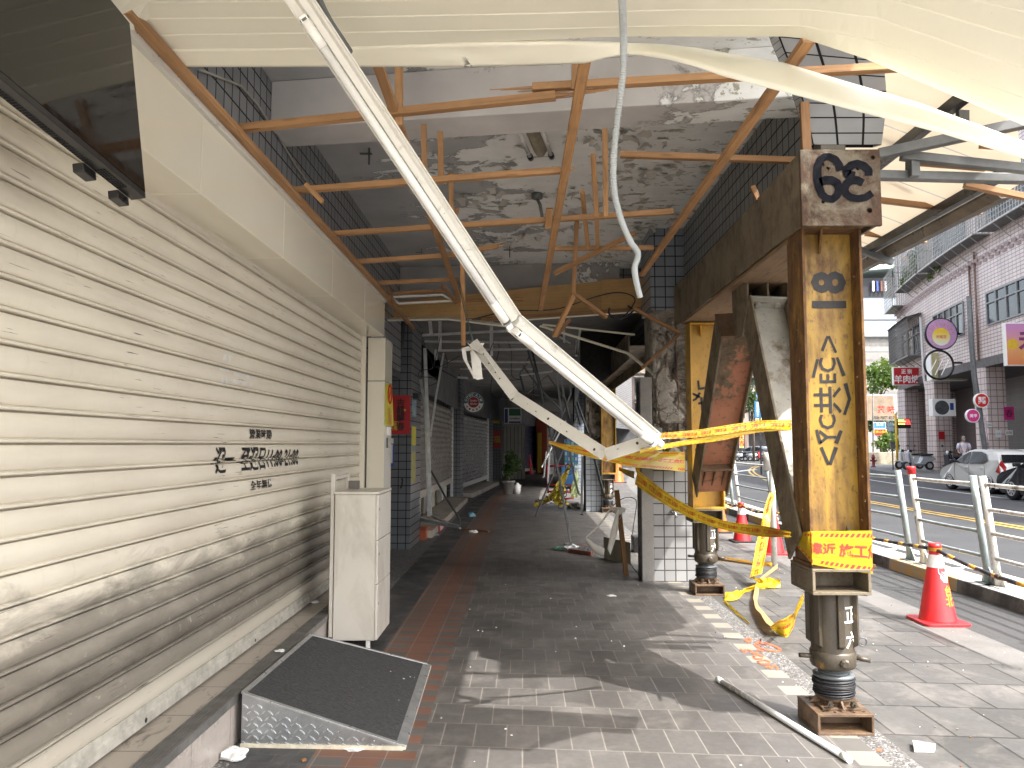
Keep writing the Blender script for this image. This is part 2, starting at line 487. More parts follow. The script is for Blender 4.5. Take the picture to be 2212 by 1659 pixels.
def asphalt(name, c=(0.042,0.043,0.046)):
    t = NT(name); o = t.co('Object')
    f = t.noise(o, 160, 3, 0.7); g = t.noise(o, 0.7, 6, 0.6)
    col = t.mix(1.0, t.ramp(f, [(0.3, tuple(x*0.6 for x in c)), (0.7, tuple(x*1.5 for x in c))]), t.ramp(g, [(0.3, 0.75), (0.7, 1.25)]), 'MULTIPLY')
    return t.fin(col, 0.8, 0, t.bump(f, 0.4, 0.004))
M['asphalt'] = asphalt('asphalt')
M['asphalt_pale'] = asphalt('worn_asphalt', (0.050,0.050,0.050))
M['floor'] = floor_mat('grey_floor_tile', 0.165, 0.31, (0.10,0.094,0.088), (0.138,0.13,0.122), (0.25,0.23,0.205), 0.0035, 0.5, 0.5, bump=0.25)
M['floor_dark'] = floor_mat('dark_floor_tile', 0.2, 0.105, (0.05,0.05,0.053), (0.07,0.07,0.073), (0.09,0.09,0.085), 0.003, 0.5, bump=0.2)
M['paver'] = floor_mat('grey_paving', 0.31, 0.46, (0.080,0.077,0.073), (0.115,0.111,0.106), (0.032,0.03,0.028), 0.007, 0.5, 0.75, 0.55, bump=0.9)
M['pebble'] = pebble('pebble_wash')
def brickband():
    # three columns: outer ones alternate brick and grey, the middle one is brick
    t = NT('brick_band_tile'); vec = t.co('UV', loc=(50, 50, 0)); s = t.sep(t.co('UV'))
    col, fac = t.brick(vec, 1.0, 0.105, 0.004, (0.165,0.078,0.052), (0.20,0.098,0.068), (0.17,0.145,0.12), 0.0)
    alt = t.math('GREATER_THAN', t.math('MODULO', t.math('ADD', s[1], 100.0), 0.21), 0.105)
    mid = t.math('LESS_THAN', t.math('ABSOLUTE', t.math('ADD', s[0], 0.77)), 0.083)
    grey = t.math('MULTIPLY', alt, t.math('SUBTRACT', 1.0, mid))
    gcol, _ = t.brick(vec, 1.0, 0.105, 0.004, (0.105,0.10,0.094), (0.12,0.114,0.107), (0.17,0.145,0.12), 0.0)
    c = t.mix(grey, col, gcol)
    e = t.math('MODULO', t.math('ADD', s[0], 100.0 + 1.02), 0.1667)
    line = t.math('LESS_THAN', e, 0.005)
    c = t.mix(line, c, (0.24,0.21,0.18))
    o = t.co('Object'); c = t.mix(0.6, c, t.ramp(t.noise(o, 1.3, 7, 0.7), [(0.3, 0.55), (0.65, 1.05)]), 'MULTIPLY')
    return t.fin(c, 0.55, 0, t.bump(fac, 0.25, 0.004, inv=True))
M['brickband'] = brickband()
def border():
    t = NT('cream_grey_border_tile'); s = t.sep(t.co('UV'))
    a = t.math('GREATER_THAN', t.math('MODULO', t.math('ADD', s[1], 100.0), 0.34), 0.17)
    c = t.mix(a, (0.125,0.118,0.11), (0.27,0.245,0.20))
    o = t.co('Object'); c = t.mix(0.5, c, t.ramp(t.noise(o, 3, 7, 0.7), [(0.3, 0.6), (0.65, 1.05)]), 'MULTIPLY')
    return t.fin(c, 0.6)
M['border'] = border()
def concrete(name, c, stain=0.5, bump=0.4, rough=0.85):
    t = NT(name); o = t.co('Object')
    col = t.ramp(t.noise(o, 2.2, 9, 0.68, 0.3), [(0.25, tuple(x*(1-stain) for x in c)), (0.55, c), (0.8, tuple(min(1,x*1.2) for x in c))])
    col = t.mix(0.5, col, t.ramp(t.noise(o, 55, 4, 0.7), [(0.3, 0.6), (0.7, 1.1)]), 'MULTIPLY')
    return t.fin(col, rough, 0, t.bump(t.noise(o, 25, 7, 0.7), bump, 0.006))
M['concrete'] = concrete('concrete', (0.30,0.28,0.25))
M['concrete_pale'] = concrete('pale_concrete', (0.30,0.288,0.27), 0.35)
M['ground_far'] = concrete('far_ground', (0.16,0.155,0.15))

g = MB(); g.poly([(-700,-700,-0.32),(900,-700,-0.32),(900,900,-0.32),(-700,900,-0.32)]); struct(g, 'ground', M['ground_far'])
Y0, Y1 = -6.0, 60.0
g = MB(); strip(g, -0.52, 1.58, Y0, Y1, 0); struct(g, 'arcade_floor', M['floor'])
g = MB(); strip(g, -1.02, -0.52, Y0, Y1, 0, 0); struct(g, 'brick_band', M['brickband'])
g = MB(); strip(g, -1.38, -1.02, Y0, Y1, 0); struct(g, 'dark_tile_band', M['floor_dark'])
g = MB(); strip(g, -6.0, -1.38, Y0, Y1, 0); strip(g, 1.72, 1.86, Y0, Y1, 0, 0); struct(g, 'pebble_wash_band', M['pebble'])
g = MB(); strip(g, 1.58, 1.72, Y0, Y1, 0); struct(g, 'border_tile_band', M['border'])
g = MB(); strip(g, 1.86, 3.28, Y0, 110, 0); struct(g, 'pavement', M['paver'])
g = MB(); strip(g, 3.28, 3.62, Y0, 110, 0); wallstrip(g, 3.62, Y0, 110, -0.045, 0, 0, flip=True); struct(g, 'pavement_edge', concrete('worn_edge_concrete', (0.155,0.15,0.142), 0.45))
g = MB(); strip(g, 3.62, 4.72, Y0, 110, -0.045); struct(g, 'side_lane', M['asphalt_pale'])
g = MB(); strip(g, 4.72, 16.6, Y0, 130, -0.10); struct(g, 'road', M['asphalt'])
g = MB(); strip(g, 16.6, 21.0, Y0, 130, 0.04); wallstrip(g, 16.6, Y0, 130, -0.12, 0.04); struct(g, 'far_pavement', concrete('far_pavement', (0.20,0.195,0.19)))
g = MB(); g.poly([(-8,-30,0.004),(4.4,-30,0.004),(4.4,0.25,0.004),(-8,0.25,0.004)]); struct(g, 'bounce_ground', concrete('pale_bounce_ground', (0.50,0.48,0.44), 0.25))  # unseen pale ground added behind the camera to bounce light inside
# road markings
M['mark_white'] = worn('road_paint_white', (0.62,0.62,0.60), (0.12,0.12,0.12), 0.36, 3.0, 0.7, (0.06,0.06,0.06), streak=0.0, bump=0.1)
M['mark_yellow'] = worn('road_paint_yellow', (0.62,0.40,0.07), (0.12,0.11,0.10), 0.36, 3.0, 0.7, (0.06,0.06,0.06), streak=0.0, bump=0.1)
g = MB()
strip(g, 9.40, 9.52, 4, 110, -0.096, 1); strip(g, 9.66, 9.78, 4, 110, -0.096, 1)
strip(g, 5.75, 5.95, 4, 60, -0.096, 0); strip(g, 14.15, 14.27, 16, 60, -0.096, 0)
for k in range(7):   # hatched box beside the kerb
    y = 8.6 + k * 0.9
    g.poly([(5.05, y, -0.0955), (5.2, y, -0.0955), (5.75, y + 0.75, -0.0955), (5.6, y + 0.75, -0.0955)], 0)
strip(g, 5.02, 5.14, 7.4, 16, -0.0955, 0)
for k in range(5): g.poly([(6.4 + k*1.2, 44, -0.095), (7.0 + k*1.2, 44, -0.095), (10.2 + k*1.2, 49.5, -0.095), (9.6 + k*1.2, 49.5, -0.095)], 0)
struct(g, 'road_markings', [M['mark_white'], M['mark_yellow']])
# kerb island that carries the railing: yellow and black painted blocks
def kerbpaint():
    t = NT('yellow_black_kerb_paint'); o = t.sep(t.co('Object'))
    a = t.math('GREATER_THAN', t.math('MODULO', t.math('ADD', o[1], 101.2), 3.0), 1.5)
    n = t.noise(t.co('Object'), 3.0, 8, 0.7)
    yel = t.mix(t.ramp(n, [(0.40, 0.8), (0.60, 0.0)]), (0.50,0.30,0.07), (0.32,0.29,0.24))
    blk = t.mix(t.ramp(n, [(0.40, 0.6), (0.58, 0.0)]), (0.055,0.053,0.05), (0.22,0.21,0.19))
    geo = t.n('ShaderNodeNewGeometry'); up = t.sep(geo.outputs['Normal'])[2]
    side = t.mix(a, blk, yel)
    top = t.mix(a, (0.36,0.37,0.36), t.mix(t.ramp(n, [(0.35, 0.75), (0.6, 0.15)]), (0.55,0.36,0.12), (0.42,0.40,0.35)))
    return t.fin(t.mix(t.math('GREATER_THAN', up, 0.5), side, top), 0.75, 0, t.bump(n, 0.3, 0.004))
g = MB()
for y0, y1 in ((-4, 4), (4, 10), (10, 16), (16, 22)):
    n = 4
    for i in range(n):
        a, b = y0 + (y1-y0)*i/n, y0 + (y1-y0)*(i+1)/n
        g.prism([(4.55+bend(a), a, -0.12), (4.97+bend(a), a, -0.12), (4.95+bend(a), a, 0.09), (4.57+bend(a), a, 0.09)], (0, b-a-0.012, 0))
struct(g, 'kerb_island', kerbpaint(), bevel=0.012)

# ------------------------------------------------------------------ our building
XL, XR, ZC = -1.70, 1.82, 3.95
bld = thing('arcade_building', 'old building over the covered walkway, grey tile and peeling concrete ceiling', 'building', (0, 5, 0))
M['tile_yz'] = tile('dark_tile_side', 'yz', c=(0.20,0.21,0.225), dirt=0.3)
M['tile_xz'] = tile('blue_grey_tile_front', 'xz', c=(0.20,0.225,0.265), shift=(0.03, 0))
M['tile_uv'] = tile('grey_tile_curved', 'uv', size=1.0, gap=0.045, c=(0.48,0.50,0.53), dirt=0.2)
def peel(name, amount, base=(0.47,0.46,0.455)):
    """grey paint flaking off in ragged sheets over pale plaster with olive scabs"""
    t = NT(name); o = t.co('Object'); st = t.co('Object', (1.0, 1.35, 1.0))
    n1 = t.noise(st, 1.15, 11, 0.66, 0.7); n2 = t.noise(st, 4.0, 8, 0.66, 0.8)
    s = t.sep(o)
    grad = t.math('MULTIPLY', t.math('ADD', s[0], 0.55), 0.11)       # more flaked towards the street
    f = t.math('ADD', t.math('ADD', t.math('MULTIPLY', n1, 0.70), t.math('MULTIPLY', n2, 0.30)), grad)
    m = t.ramp(f, [(amount-0.006, 0.0), (amount+0.006, 1.0)])
    rim = t.ramp(f, [(amount-0.03, 0.0), (amount-0.008, 0.5), (amount-0.004, 0.0)])  # dark line painted as the shadow along flake edges
    old = t.ramp(t.noise(st, 4.0, 7, 0.65), [(0.3,(0.76,0.77,0.76)),(0.6,(0.86,0.87,0.86)),(0.8,(0.90,0.90,0.89))])
    scab = t.ramp(t.math('ADD', t.noise(t.co('Object',(5,11,5)), 1.0, 7, 0.7), t.math('MULTIPLY', s[0], 0.05)), [(0.635, 0.0), (0.65, 0.85)])
    old = t.mix(scab, old, (0.30,0.28,0.21))
    pnt = t.ramp(t.noise(o, 2.0, 5), [(0.3, tuple(x*0.85 for x in base)), (0.7, tuple(x*1.12 for x in base))])
    c = t.mix(m, pnt, old); c = t.mix(rim, c, (0.12,0.11,0.10))
    h = t.math('ADD', t.math('MULTIPLY', m, -1.0), t.math('MULTIPLY', t.noise(o, 18, 5), 0.15))
    return t.fin(c, 0.75, 0, t.bump(h, 0.8, 0.012))
M['peel'] = peel('flaking_ceiling_paint', 0.505, (0.43,0.435,0.44))
M['peel_beam'] = peel('flaking_beam_paint', 0.66, (0.55,0.53,0.52))
M['grey_paint'] = peel('grey_beam_paint', 0.70, (0.33,0.32,0.31))

g = MB(); g.box((XL-0.25, 0.3, ZC), (1.95, 10.6, ZC+0.2)); g.build('ceiling', M['peel'], bld)
# skewed cross beam near the camera and the far one
def beam_prism(yl, yr, d, z0, mb, xr=1.80):
    A, B = V((XL, yl, z0)), V((xr, yr, z0))
    mb.prism([A, B, B + V((0, d, 0)), A + V((0, d, 0))], (0, 0, ZC - z0 - 0.002))
g = MB(); beam_prism(5.0, 4.55, 0.33, 3.62, g); g.build('cross_beam', M['peel_beam'], bld, bevel=0.008)
g = MB(); beam_prism(10.45, 10.2, 0.3, 3.40, g, 1.30); g.build('cross_beam', M['grey_paint'], bld, bevel=0.008)
g = MB(); g.prism([(XL-0.2,0.3,3.0),(XL,0.3,3.0),(XL,0.3,ZC-0.002),(XL-0.2,0.3,ZC-0.002)], (0, 8.2, 0)); g.prism([(XL-0.2,8.52,2.5),(XL,8.52,2.5),(XL,8.52,ZC-0.002),(XL-0.2,8.52,ZC-0.002)], (0, 2.08, 0)); g.build('tiled_wall', M['tile_yz'], bld)
# downstand along the street, tiled, with a flared end near the camera
g = MB(); g.prism([(XR,4.75,2.98),(1.98,4.75,2.98),(1.98,4.75,ZC-0.002),(XR,4.75,ZC-0.002)], (0, 14.0, 0)); g.build('tiled_downstand', M['tile_yz'], bld)
c0 = [AY(1756,313,4.62), AY(1742,250,4.52), AY(1722,180,4.32), AY(1690,100,4.05), AY(1668,40,3.85)]
c1 = [AY(1904,313,4.62), AY(1912,250,4.52), AY(1914,190,4.32), AY(1905,120,4.05), AY(1895,60,3.85)]
def cat(P, t):
    t *= len(P)-1; i = min(int(t), len(P)-2); f = t-i
    p = [P[max(i-1,0)], P[i], P[i+1], P[min(i+2,len(P)-1)]]
    return 0.5*((2*p[1]) + (p[2]-p[0])*f + (2*p[0]-5*p[1]+4*p[2]-p[3])*f*f + (3*p[1]-p[0]-3*p[2]+p[3])*f**3)
g = MB(); g.grid(lambda a, b: cat(c0, b).lerp(cat(c1, b), a), 6, 20, 0, True, (2.75, 8.5)); g.grid(lambda a, b: cat(c0, b).lerp(cat(c1, b), 1-a) + V((0, 0.12, 0.03)), 6, 20)
for P, s_ in ((c0, 1), (c1, -1)):
    b = len(g.v)
    for k in range(21):
        q = cat(P, k/20); g.v += [q, q + V((0, 0.12, 0.03))]
    for k in range(20):
        f_ = (b+2*k, b+2*k+1, b+2*k+3, b+2*k+2); g.face(f_ if s_ > 0 else f_[::-1])
g.build('tiled_flare', M['tile_uv'], bld)
g = MB(); g.box((1.83, 4.62, 3.0), (1.98, 4.74, ZC-0.004)); g.build('beam_end', M['concrete'], bld)

# broken pillar: tiles below and above, cracked core between
PX0, PX1, PY0, PY1 = 1.44, 2.08, 8.60, 9.25
g = MB(); g.box((PX0, PY0, 0), (PX1, PY1, 1.32)); g.build('pillar_tiles', tile('grey_pillar_tile', 'xz', c=(0.30,0.30,0.30), grout=(0.05,0.05,0.05), size=0.121, rough=0.4, shift=(0.02,0)), bld, bevel=0.004)
g = MB(); g.box((PX0, PY0, 3.02), (PX1, PY1, ZC)); g.build('pillar_tiles', M['tile_xz'], bld, bevel=0.004)
def rubble():
    t = NT('broken_concrete'); o = t.co('Object')
    n = t.noise(o, 6, 10, 0.72, 0.5); wv = t.n('ShaderNodeVectorMath', operation='MULTIPLY_ADD'); nc = t.n('ShaderNodeTexNoise'); t.set(nc.inputs['Vector'], o); nc.inputs['Scale'].default_value = 5.0; nc.inputs['Detail'].default_value = 6; t.set(wv.inputs[0], nc.outputs[1]); wv.inputs[1].default_value = (0.35,0.35,0.35); t.set(wv.inputs[2], o); d = t.vor(wv.outputs[0], 3.2, 'DISTANCE_TO_EDGE', 0)
    c = t.ramp(n, [(0.28,(0.09,0.075,0.06)),(0.48,(0.24,0.215,0.18)),(0.62,(0.33,0.30,0.26)),(0.78,(0.50,0.47,0.42))])
    c = t.mix(t.ramp(d, [(0.0, 0.75), (0.018, 0.0)]), c, (0.03,0.026,0.022))
    return t.fin(c, 0.9, 0, t.bump(t.math('ADD', n, t.math('MULTIPLY', t.ramp(d, [(0,0.0),(0.04,1.0)]), 0.35)), 1.0, 0.03))
M['rubble'] = rubble()
def broken_face(x0, x1, y, z0, z1, hole=(0.55,0.55,0.28,0.35)):
    def fn(a, b):
        x, z = x0+(x1-x0)*a, z0+(z1-z0)*b
        p = V((x*3.1, 7.7, z*3.1))
        cell = noise.voronoi(p*1.3)[0]; cr = min(1.0, (cell[1]-cell[0])*5)
        d = 0.05*noise.fractal(p*1.5, 0.8, 2.0, 5) + 0.05*(noise.cell(p*1.3)) + 0.05*(1-cr)
        hx, hz = (a-hole[0])/hole[2], (b-hole[1])/hole[3]; rr = hx*hx+hz*hz + 0.7*noise.noise(p*1.7)
        if rr < 1: d += 0.10*(1-max(rr,0))
        return (x, y + 0.02 + max(-0.01, d), z)
    return fn
g = MB(); g.grid(broken_face(PX0+0.02, PX1-0.02, PY0, 1.32, 3.02), 70, 150, 0, False); g.box((PX0+0.03, PY0+0.24, 1.32), (PX1-0.03, PY1, 3.02)); core = g.build('cracked_core', M['rubble'], bld)
g = MB()
for i, x in enumerate((1.62, 1.74, 1.88)):
    g.tube([(x+0.01*math.sin(k*1.9+i), PY0+0.05+0.012*math.sin(k+i*2), 1.55+k*0.14) for k in range(8)], 0.010, 8)
for z in (1.78, 2.08, 2.26): g.tube([(1.5, PY0+0.05, z+0.02), (1.72, PY0+0.03, z), (2.02, PY0+0.055, z-0.02)], 0.006, 6)
g.build('bare_rebar', plain('rusty_rebar', (0.12,0.075,0.05), 0.8, 0.2, 0.4, 20), core)
g = MB(); g.box((PX0-0.135, PY0-0.02, 0), (PX0-0.004, PY0+0.25, 2.25)); g.build('door_jamb', M['concrete_pale'], bld, bevel=0.006)
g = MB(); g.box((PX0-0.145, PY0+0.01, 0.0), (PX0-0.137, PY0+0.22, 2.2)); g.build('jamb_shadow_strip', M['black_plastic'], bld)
g = MB(); g.box((PX0-0.02, PY0-0.012, 1.32), (PX0+0.12, PY0-0.002, 1.68)); g.build('loose_tile_patch', tile('loose_grey_tile', 'xz', c=(0.24,0.25,0.26), size=0.121, shift=(0.02,0)), bld)
# a second pillar far behind and the rest of the walkway front
g = MB(); g.box((1.40, 17.4, 0), (1.86, 18.0, 1.28)); g.build('pillar_tiles', tile('pale_pillar_tile', 'xz', c=(0.34,0.37,0.40), grout=(0.06,0.06,0.06)), bld, bevel=0.004)
g = MB(); g.grid(broken_face(1.42, 1.84, 17.4, 1.28, 3.0), 40, 90, 0, False); g.box((1.42, 17.64, 1.28), (1.84, 18.0, 3.0)); g.build('cracked_core', M['rubble'], bld)
# upper storeys
M['upper'] = tile('upper_storey_tile', 'xz', c=(0.24,0.24,0.25), dirt=0.4)
g = MB()
ys = [0.3, 6, 10.62, 18, 24, 30, 36, 42, 50]
for a, b in zip(ys[:-1], ys[1:]):
    g.prism([(-9+bend(a), a, ZC+0.2 if b <= 11 else ZC-0.35), (1.95+bend(a), a, ZC+0.2 if b <= 11 else ZC-0.35), (1.95+bend(b), b, ZC+0.2 if b <= 11 else ZC-0.35), (-9+bend(b), b, ZC+0.2 if b <= 11 else ZC-0.35)], (0, 0, 10))
g.build('upper_storeys', M['upper'], bld)
# ground floor behind the shop fronts: one long inner wall
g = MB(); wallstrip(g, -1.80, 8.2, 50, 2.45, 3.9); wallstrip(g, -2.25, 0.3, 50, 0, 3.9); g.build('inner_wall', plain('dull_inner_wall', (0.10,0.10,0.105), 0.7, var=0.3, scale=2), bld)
# ceiling of the far stretch (lower, dark grey) and walls added to darken the walkway
g = MB(); g.poly([(-2.3+bend(y), y, 3.42) for y in (10.8, 18, 26, 34, 42, 50)] + [(2.0+bend(y), y, 3.42) for y in (50, 42, 34, 26, 18, 10.8)]); g.build('far_ceiling', plain('dark_grey_ceiling', (0.16,0.155,0.15), 0.8, var=0.35, scale=1.5), bld)
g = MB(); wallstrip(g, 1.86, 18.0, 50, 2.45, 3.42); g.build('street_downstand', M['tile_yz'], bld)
g = MB(); wallstrip(g, 1.9, 26.3, 34, 0, 3.42); wallstrip(g, 1.92, 26.3, 34, 0, 3.42, flip=True); g.poly([(-3+bend(50),50,0),(3+bend(50),50,0),(3+bend(50),50,3.5),(-3+bend(50),50,3.5)]); g.build('light_block_wall', plain('light_block_dark', (0.07,0.07,0.075), 0.6, var=0.4, scale=1.5), bld)  # added walls that shut daylight out of the far stretch
for y in (26, 34, 42):
    g = MB(); g.box((1.4+bend(y), y, 0), (1.9+bend(y), y+0.6, 3.4)); g.build('pillar', M['tile_xz'], bld)
# ================================================================== shop front on the left
XS, XF, ZS, ZF, STEP = -1.70, -1.457, 2.634, 3.006, 0.245
PITCHS = 0.108
def slat_x(z):
    t = ((z - 1.498) / PITCHS) % 1.0
    if t < 0.07: return XS - 0.024
    if t < 0.19: return XS + 0.004 + 0.011 * math.sqrt(max(0, 1 - ((t-0.13)/0.06)**2))
    if t < 0.23: return XS - 0.004
    q = (t - 0.23) / 0.77
    return XS + 0.015 * (math.sin(math.pi * min(1, q)) ** 0.75) if q < 1 else XS
def shutter_paint():
    t = NT('cream_shutter_paint'); o = t.co('Object'); s = t.sep(o)
    base = t.ramp(t.noise(t.co('Object', (1, 0.5, 2.2)), 2.0, 6, 0.6), [(0.3,(0.60,0.55,0.46)),(0.6,(0.70,0.655,0.55)),(0.8,(0.74,0.70,0.60))])
    # grime that climbs from the ground, rubbed and smeared
    sm = t.noise(t.co('Object', (1, 1.6, 4.5)), 1.7, 8, 0.7, 0.6)
    lowz = t.ramp(t.math('ADD', s[2], t.math('MULTIPLY', t.math('SUBTRACT', sm, 0.5), 0.65)), [(0.50, 0.95), (0.82, 0.70), (1.18, 0.0)])
    lo2 = t.ramp(s[2], [(0.36, 0.25), (0.46, 0.8), (0.56, 1.0)])
    base = t.mix(t.math('MULTIPLY', lowz, lo2), base, (0.105,0.092,0.076))
    # vertical drip stains and black scuffs along the slats
    dr = t.ramp(t.noise(t.co('Object', (1, 9, 0.7)), 3.0, 5, 0.65), [(0.58, 0.0), (0.80, 0.22)])
    base = t.mix(dr, base, (0.42,0.36,0.28))
    sc = t.noise(t.co('Object', (1, 1.6, 60)), 2.4, 3, 0.5)
    sw = t.noise(o, 1.2, 3)
    sk = t.math('MULTIPLY', t.ramp(sc, [(0.675, 0.0), (0.69, 0.92)]), t.ramp(sw, [(0.42, 0.0), (0.55, 1.0)]))
    base = t.mix(sk, base, (0.035,0.03,0.03))
    rub = t.ramp(t.noise(t.co('Object', (1, 3, 5)), 2.7, 9, 0.75, 1.5), [(0.60, 0.0), (0.66, 0.6)])
    base = t.mix(t.math('MULTIPLY', rub, lowz), base, (0.52,0.49,0.43))
    return t.fin(base, t.ramp(t.noise(o, 4, 5), [(0.3, 0.30), (0.7, 0.5)]), 0, t.bump(t.noise(o, 60, 3), 0.05, 0.003))
M['shutter'] = shutter_paint()
def panel_mat():
    t = NT('glossy_cream_panel'); o = t.co('Object')
    c = t.ramp(t.noise(o, 0.8, 3), [(0.3,(0.68,0.64,0.53)),(0.7,(0.73,0.69,0.57))])
    mk = t.ramp(t.noise(t.co('Object', (30, 30, 12)), 1.0, 4, 0.7), [(0.70, 0.0), (0.74, 0.4)])
    c = t.mix(mk, c, (0.3,0.27,0.22))
    return t.fin(c, 0.09, 0, t.bump(t.noise(o, 2.5, 2), 0.05, 0.02), 0.6)
M['panel'] = panel_mat()
sh = thing('roller_shutter', 'closed cream roller shutter with opening hours lettered in black', 'shutter', (XS, 4, STEP))
g = MB()
zz = []
k0 = int((STEP + 0.08 - 1.498) / PITCHS) - 1
for k in range(k0, 12):
    for q in (0.002, 0.066, 0.072, 0.082, 0.10, 0.13, 0.16, 0.178, 0.188, 0.195, 0.225, 0.235, 0.25, 0.28, 0.32, 0.38, 0.46, 0.56, 0.66, 0.76, 0.85, 0.92, 0.97, 0.995):
        z = 1.498 + (k + q) * PITCHS
        if STEP + 0.085 < z < 2.70: zz.append(z)
b = 0
for z in zz:
    g.v += [V((slat_x(z), -1.0, z)), V((slat_x(z), 8.02, z))]
for i in range(len(zz)-1):
    t = ((0.5*(zz[i]+zz[i+1])-1.498)/PITCHS) % 1.0
    sm_ = 0.24 < t < 0.99 or 0.08 < t < 0.185
    if sm_: g.face((2*i, 2*i+1, 2*i+3, 2*i+2), 0, None, True)
    else:
        q = len(g.v); g.v += [g.v[2*i].copy(), g.v[2*i+1].copy(), g.v[2*i+3].copy(), g.v[2*i+2].copy()]; g.face((q, q+1, q+2, q+3), 0, None, False)
cur = g.build('slat_curtain', M['shutter'], sh)
g = MB(); g.prism([(XS-0.02,-1,STEP+0.012),(XS+0.022,-1,STEP+0.012),(XS+0.022,-1,STEP+0.055),(XS+0.012,-1,STEP+0.06),(XS+0.012,-1,STEP+0.092),(XS-0.02,-1,STEP+0.092)], (0, 9.02, 0))
for y in (2.6, 3.5, 4.9): g.lathe([(0.011, 0), (0.011, 0.003)], (XS+0.022, y, STEP+0.033), (1,0,0), 12, 1)
rail = g.build('bottom_rail', [plain('dirty_cream_rail', (0.40,0.385,0.34), 0.4, var=0.3, scale=14), M['black_plastic']], sh, bevel=0.003)
g = MB(); g.box((XS-0.03, 7.98, STEP), (XS+0.05, 8.04, 2.70)); g.build('guide_rail', M['panel'], sh, bevel=0.004)
def wall_text(body, u0, v0, u1, v1, bold, name, sy=1.0):
    """lettering that follows the slats; box given by its left-top / right-bottom"""
    vm = (v0+v1)/2; a, c = AX(u0, vm, XS), AX(u1, vm, XS); m = AX((u0+u1)/2, vm, XS)
    y0, w = (a.y+c.y)/2, c.y-a.y
    h = (AX((u0+u1)/2, v0, XS) - AX((u0+u1)/2, v1, XS)).z
    tv, tf, bb = text_mesh(body, bold); k = w/(bb[2]-bb[0]); sy = h/((bb[3]-bb[1])*k)
    g = MB(); g.text(body, m, (0,1,0), (0,0,1), width=w, bold=bold, sy=sy, dice=0.004,
                     fn=lambda x, y: (slat_x(m.z+y)+0.0042, y0+x, m.z+y))
    g.build(name, M['black_ink'], sh)
wall_text('營業時間', 533, 927, 581, 948, 0.02, 'lettering')
wall_text('週一  至週日11:00-21:00', 459, 965, 640, 1016, 0.02, 'lettering')
wall_text('全年無休', 535, 1036, 583, 1056, 0.02, 'lettering')
def residue():
    t = NT('tape_residue'); n = t.noise(t.co('Object'), 30, 5, 0.7)
    return t.fin(t.ramp(n, [(0.35,(0.55,0.53,0.49)),(0.65,(0.74,0.72,0.68))]), 0.3)
g = MB()
for (u0, v0, u1, v1) in ((477,762,493,782),(470,790,497,806),(500,800,545,822),(472,815,490,838),(494,818,540,836)):
    pts = []
    a, c = AX(u0, v0, XS), AX(u1, v1, XS)
    n = 10
    bb = len(g.v)
    for i in range(n+1):
        z = a.z + (c.z-a.z)*i/n
        g.v += [V((slat_x(z)+0.0015, a.y, z)), V((slat_x(z)+0.0015, c.y, z))]
    for i in range(n): g.face((bb+2*i, bb+2*i+2, bb+2*i+3, bb+2*i+1))
g.build('old_tape_marks', residue(), sh)

fas = thing('shopfront_fascia', 'glossy cream panelled fascia box above the roller shutter', 'fascia', (XF, 4, ZS))
ybreaks = [-1.0, 0.98, 2.18, 3.38, 4.58, 5.78, 6.98, 8.0]
for a, c in zip(ybreaks[:-1], ybreaks[1:]):
    g = MB(); g.box((XF-0.02, a+0.003, ZS), (XF, c-0.003, ZF-0.012)); g.box((XS-0.0, a+0.003, ZS-0.004), (XF-0.001, c-0.003, ZS+0.016))
    g.build('panel', M['panel'], fas, bevel=0.002)
g = MB(); g.box((XF-0.015, -1, ZF-0.012), (XF+0.022, 8.0, ZF+0.004)); g.box((XF+0.014, -1, ZF+0.004), (XF+0.022, 8.0, ZF+0.03))
for i in range(40): g.lathe([(0.003,0),(0.002,0.002)], (XF+0.022, 1.2+i*0.17, ZF+0.02), (1,0,0), 8, 1)
g.build('edge_trim', [M['white_steel'], M['dark_steel']], fas)
g = MB(); g.box((XS-0.05, -1, ZS+0.02), (XF-0.03, 8.0, ZF-0.02)); g.build('box_core', M['dark_steel'], fas)
pil = thing('shopfront_pilaster', 'cream clad pilaster at the far end of the shutter, behind the cabinet', 'pilaster', (-1.6, 8.2, STEP))
g = MB(); g.box((XS+0.06, 8.06, 2.17), (XF, 8.50, ZS-0.006)); g.box((XS+0.06, 8.06, 1.0), (XF, 8.50, 2.164)); g.box((XS+0.06, 8.06, 0.0), (XF, 8.50, 0.994))
g.build('cladding', M['panel'], pil, bevel=0.003)

def steptile():
    t = NT('beige_step_tile'); s = t.sep(t.co('Object'))
    vec = t.comb(t.math('ADD', s[1], 50.1), t.math('ADD', s[0], 51.9))
    c, f = t.brick(vec, 0.42, 0.6, 0.004, (0.33,0.29,0.245), (0.36,0.32,0.27), (0.08,0.07,0.06))
    sm = t.noise(t.co('Object', (6, 2, 1)), 2.0, 8, 0.75, 1.2)
    c = t.mix(t.ramp(sm, [(0.56, 0.0), (0.64, 0.85)]), c, (0.09,0.075,0.06))
    return t.fin(c, 0.35, 0, t.bump(f, 0.4, 0.003, inv=True))
stp = thing('shop_step', 'beige tiled step with a ribbed metal nosing along the shutter', 'step', (-1.6, 4, 0))
g = MB(); g.box((-2.2, -1, 0.0), (-1.475, 8.4, STEP)); g.build('tread', steptile(), stp)
g = MB(); g.box((-1.475, -1, -0.02), (-1.449, 8.4, STEP-0.012)); g.build('riser', floor_mat('pink_riser_tile', 0.45, 0.6, (0.42,0.37,0.34), (0.46,0.41,0.37), (0.2,0.18,0.16), 0.003, 0.0, 0.35, 0.25), stp)
g = MB(); g.box((-1.53, -1, STEP), (-1.435, 8.4, STEP+0.006)); g.box((-1.448, -1, STEP-0.035), (-1.435, 8.4, STEP))
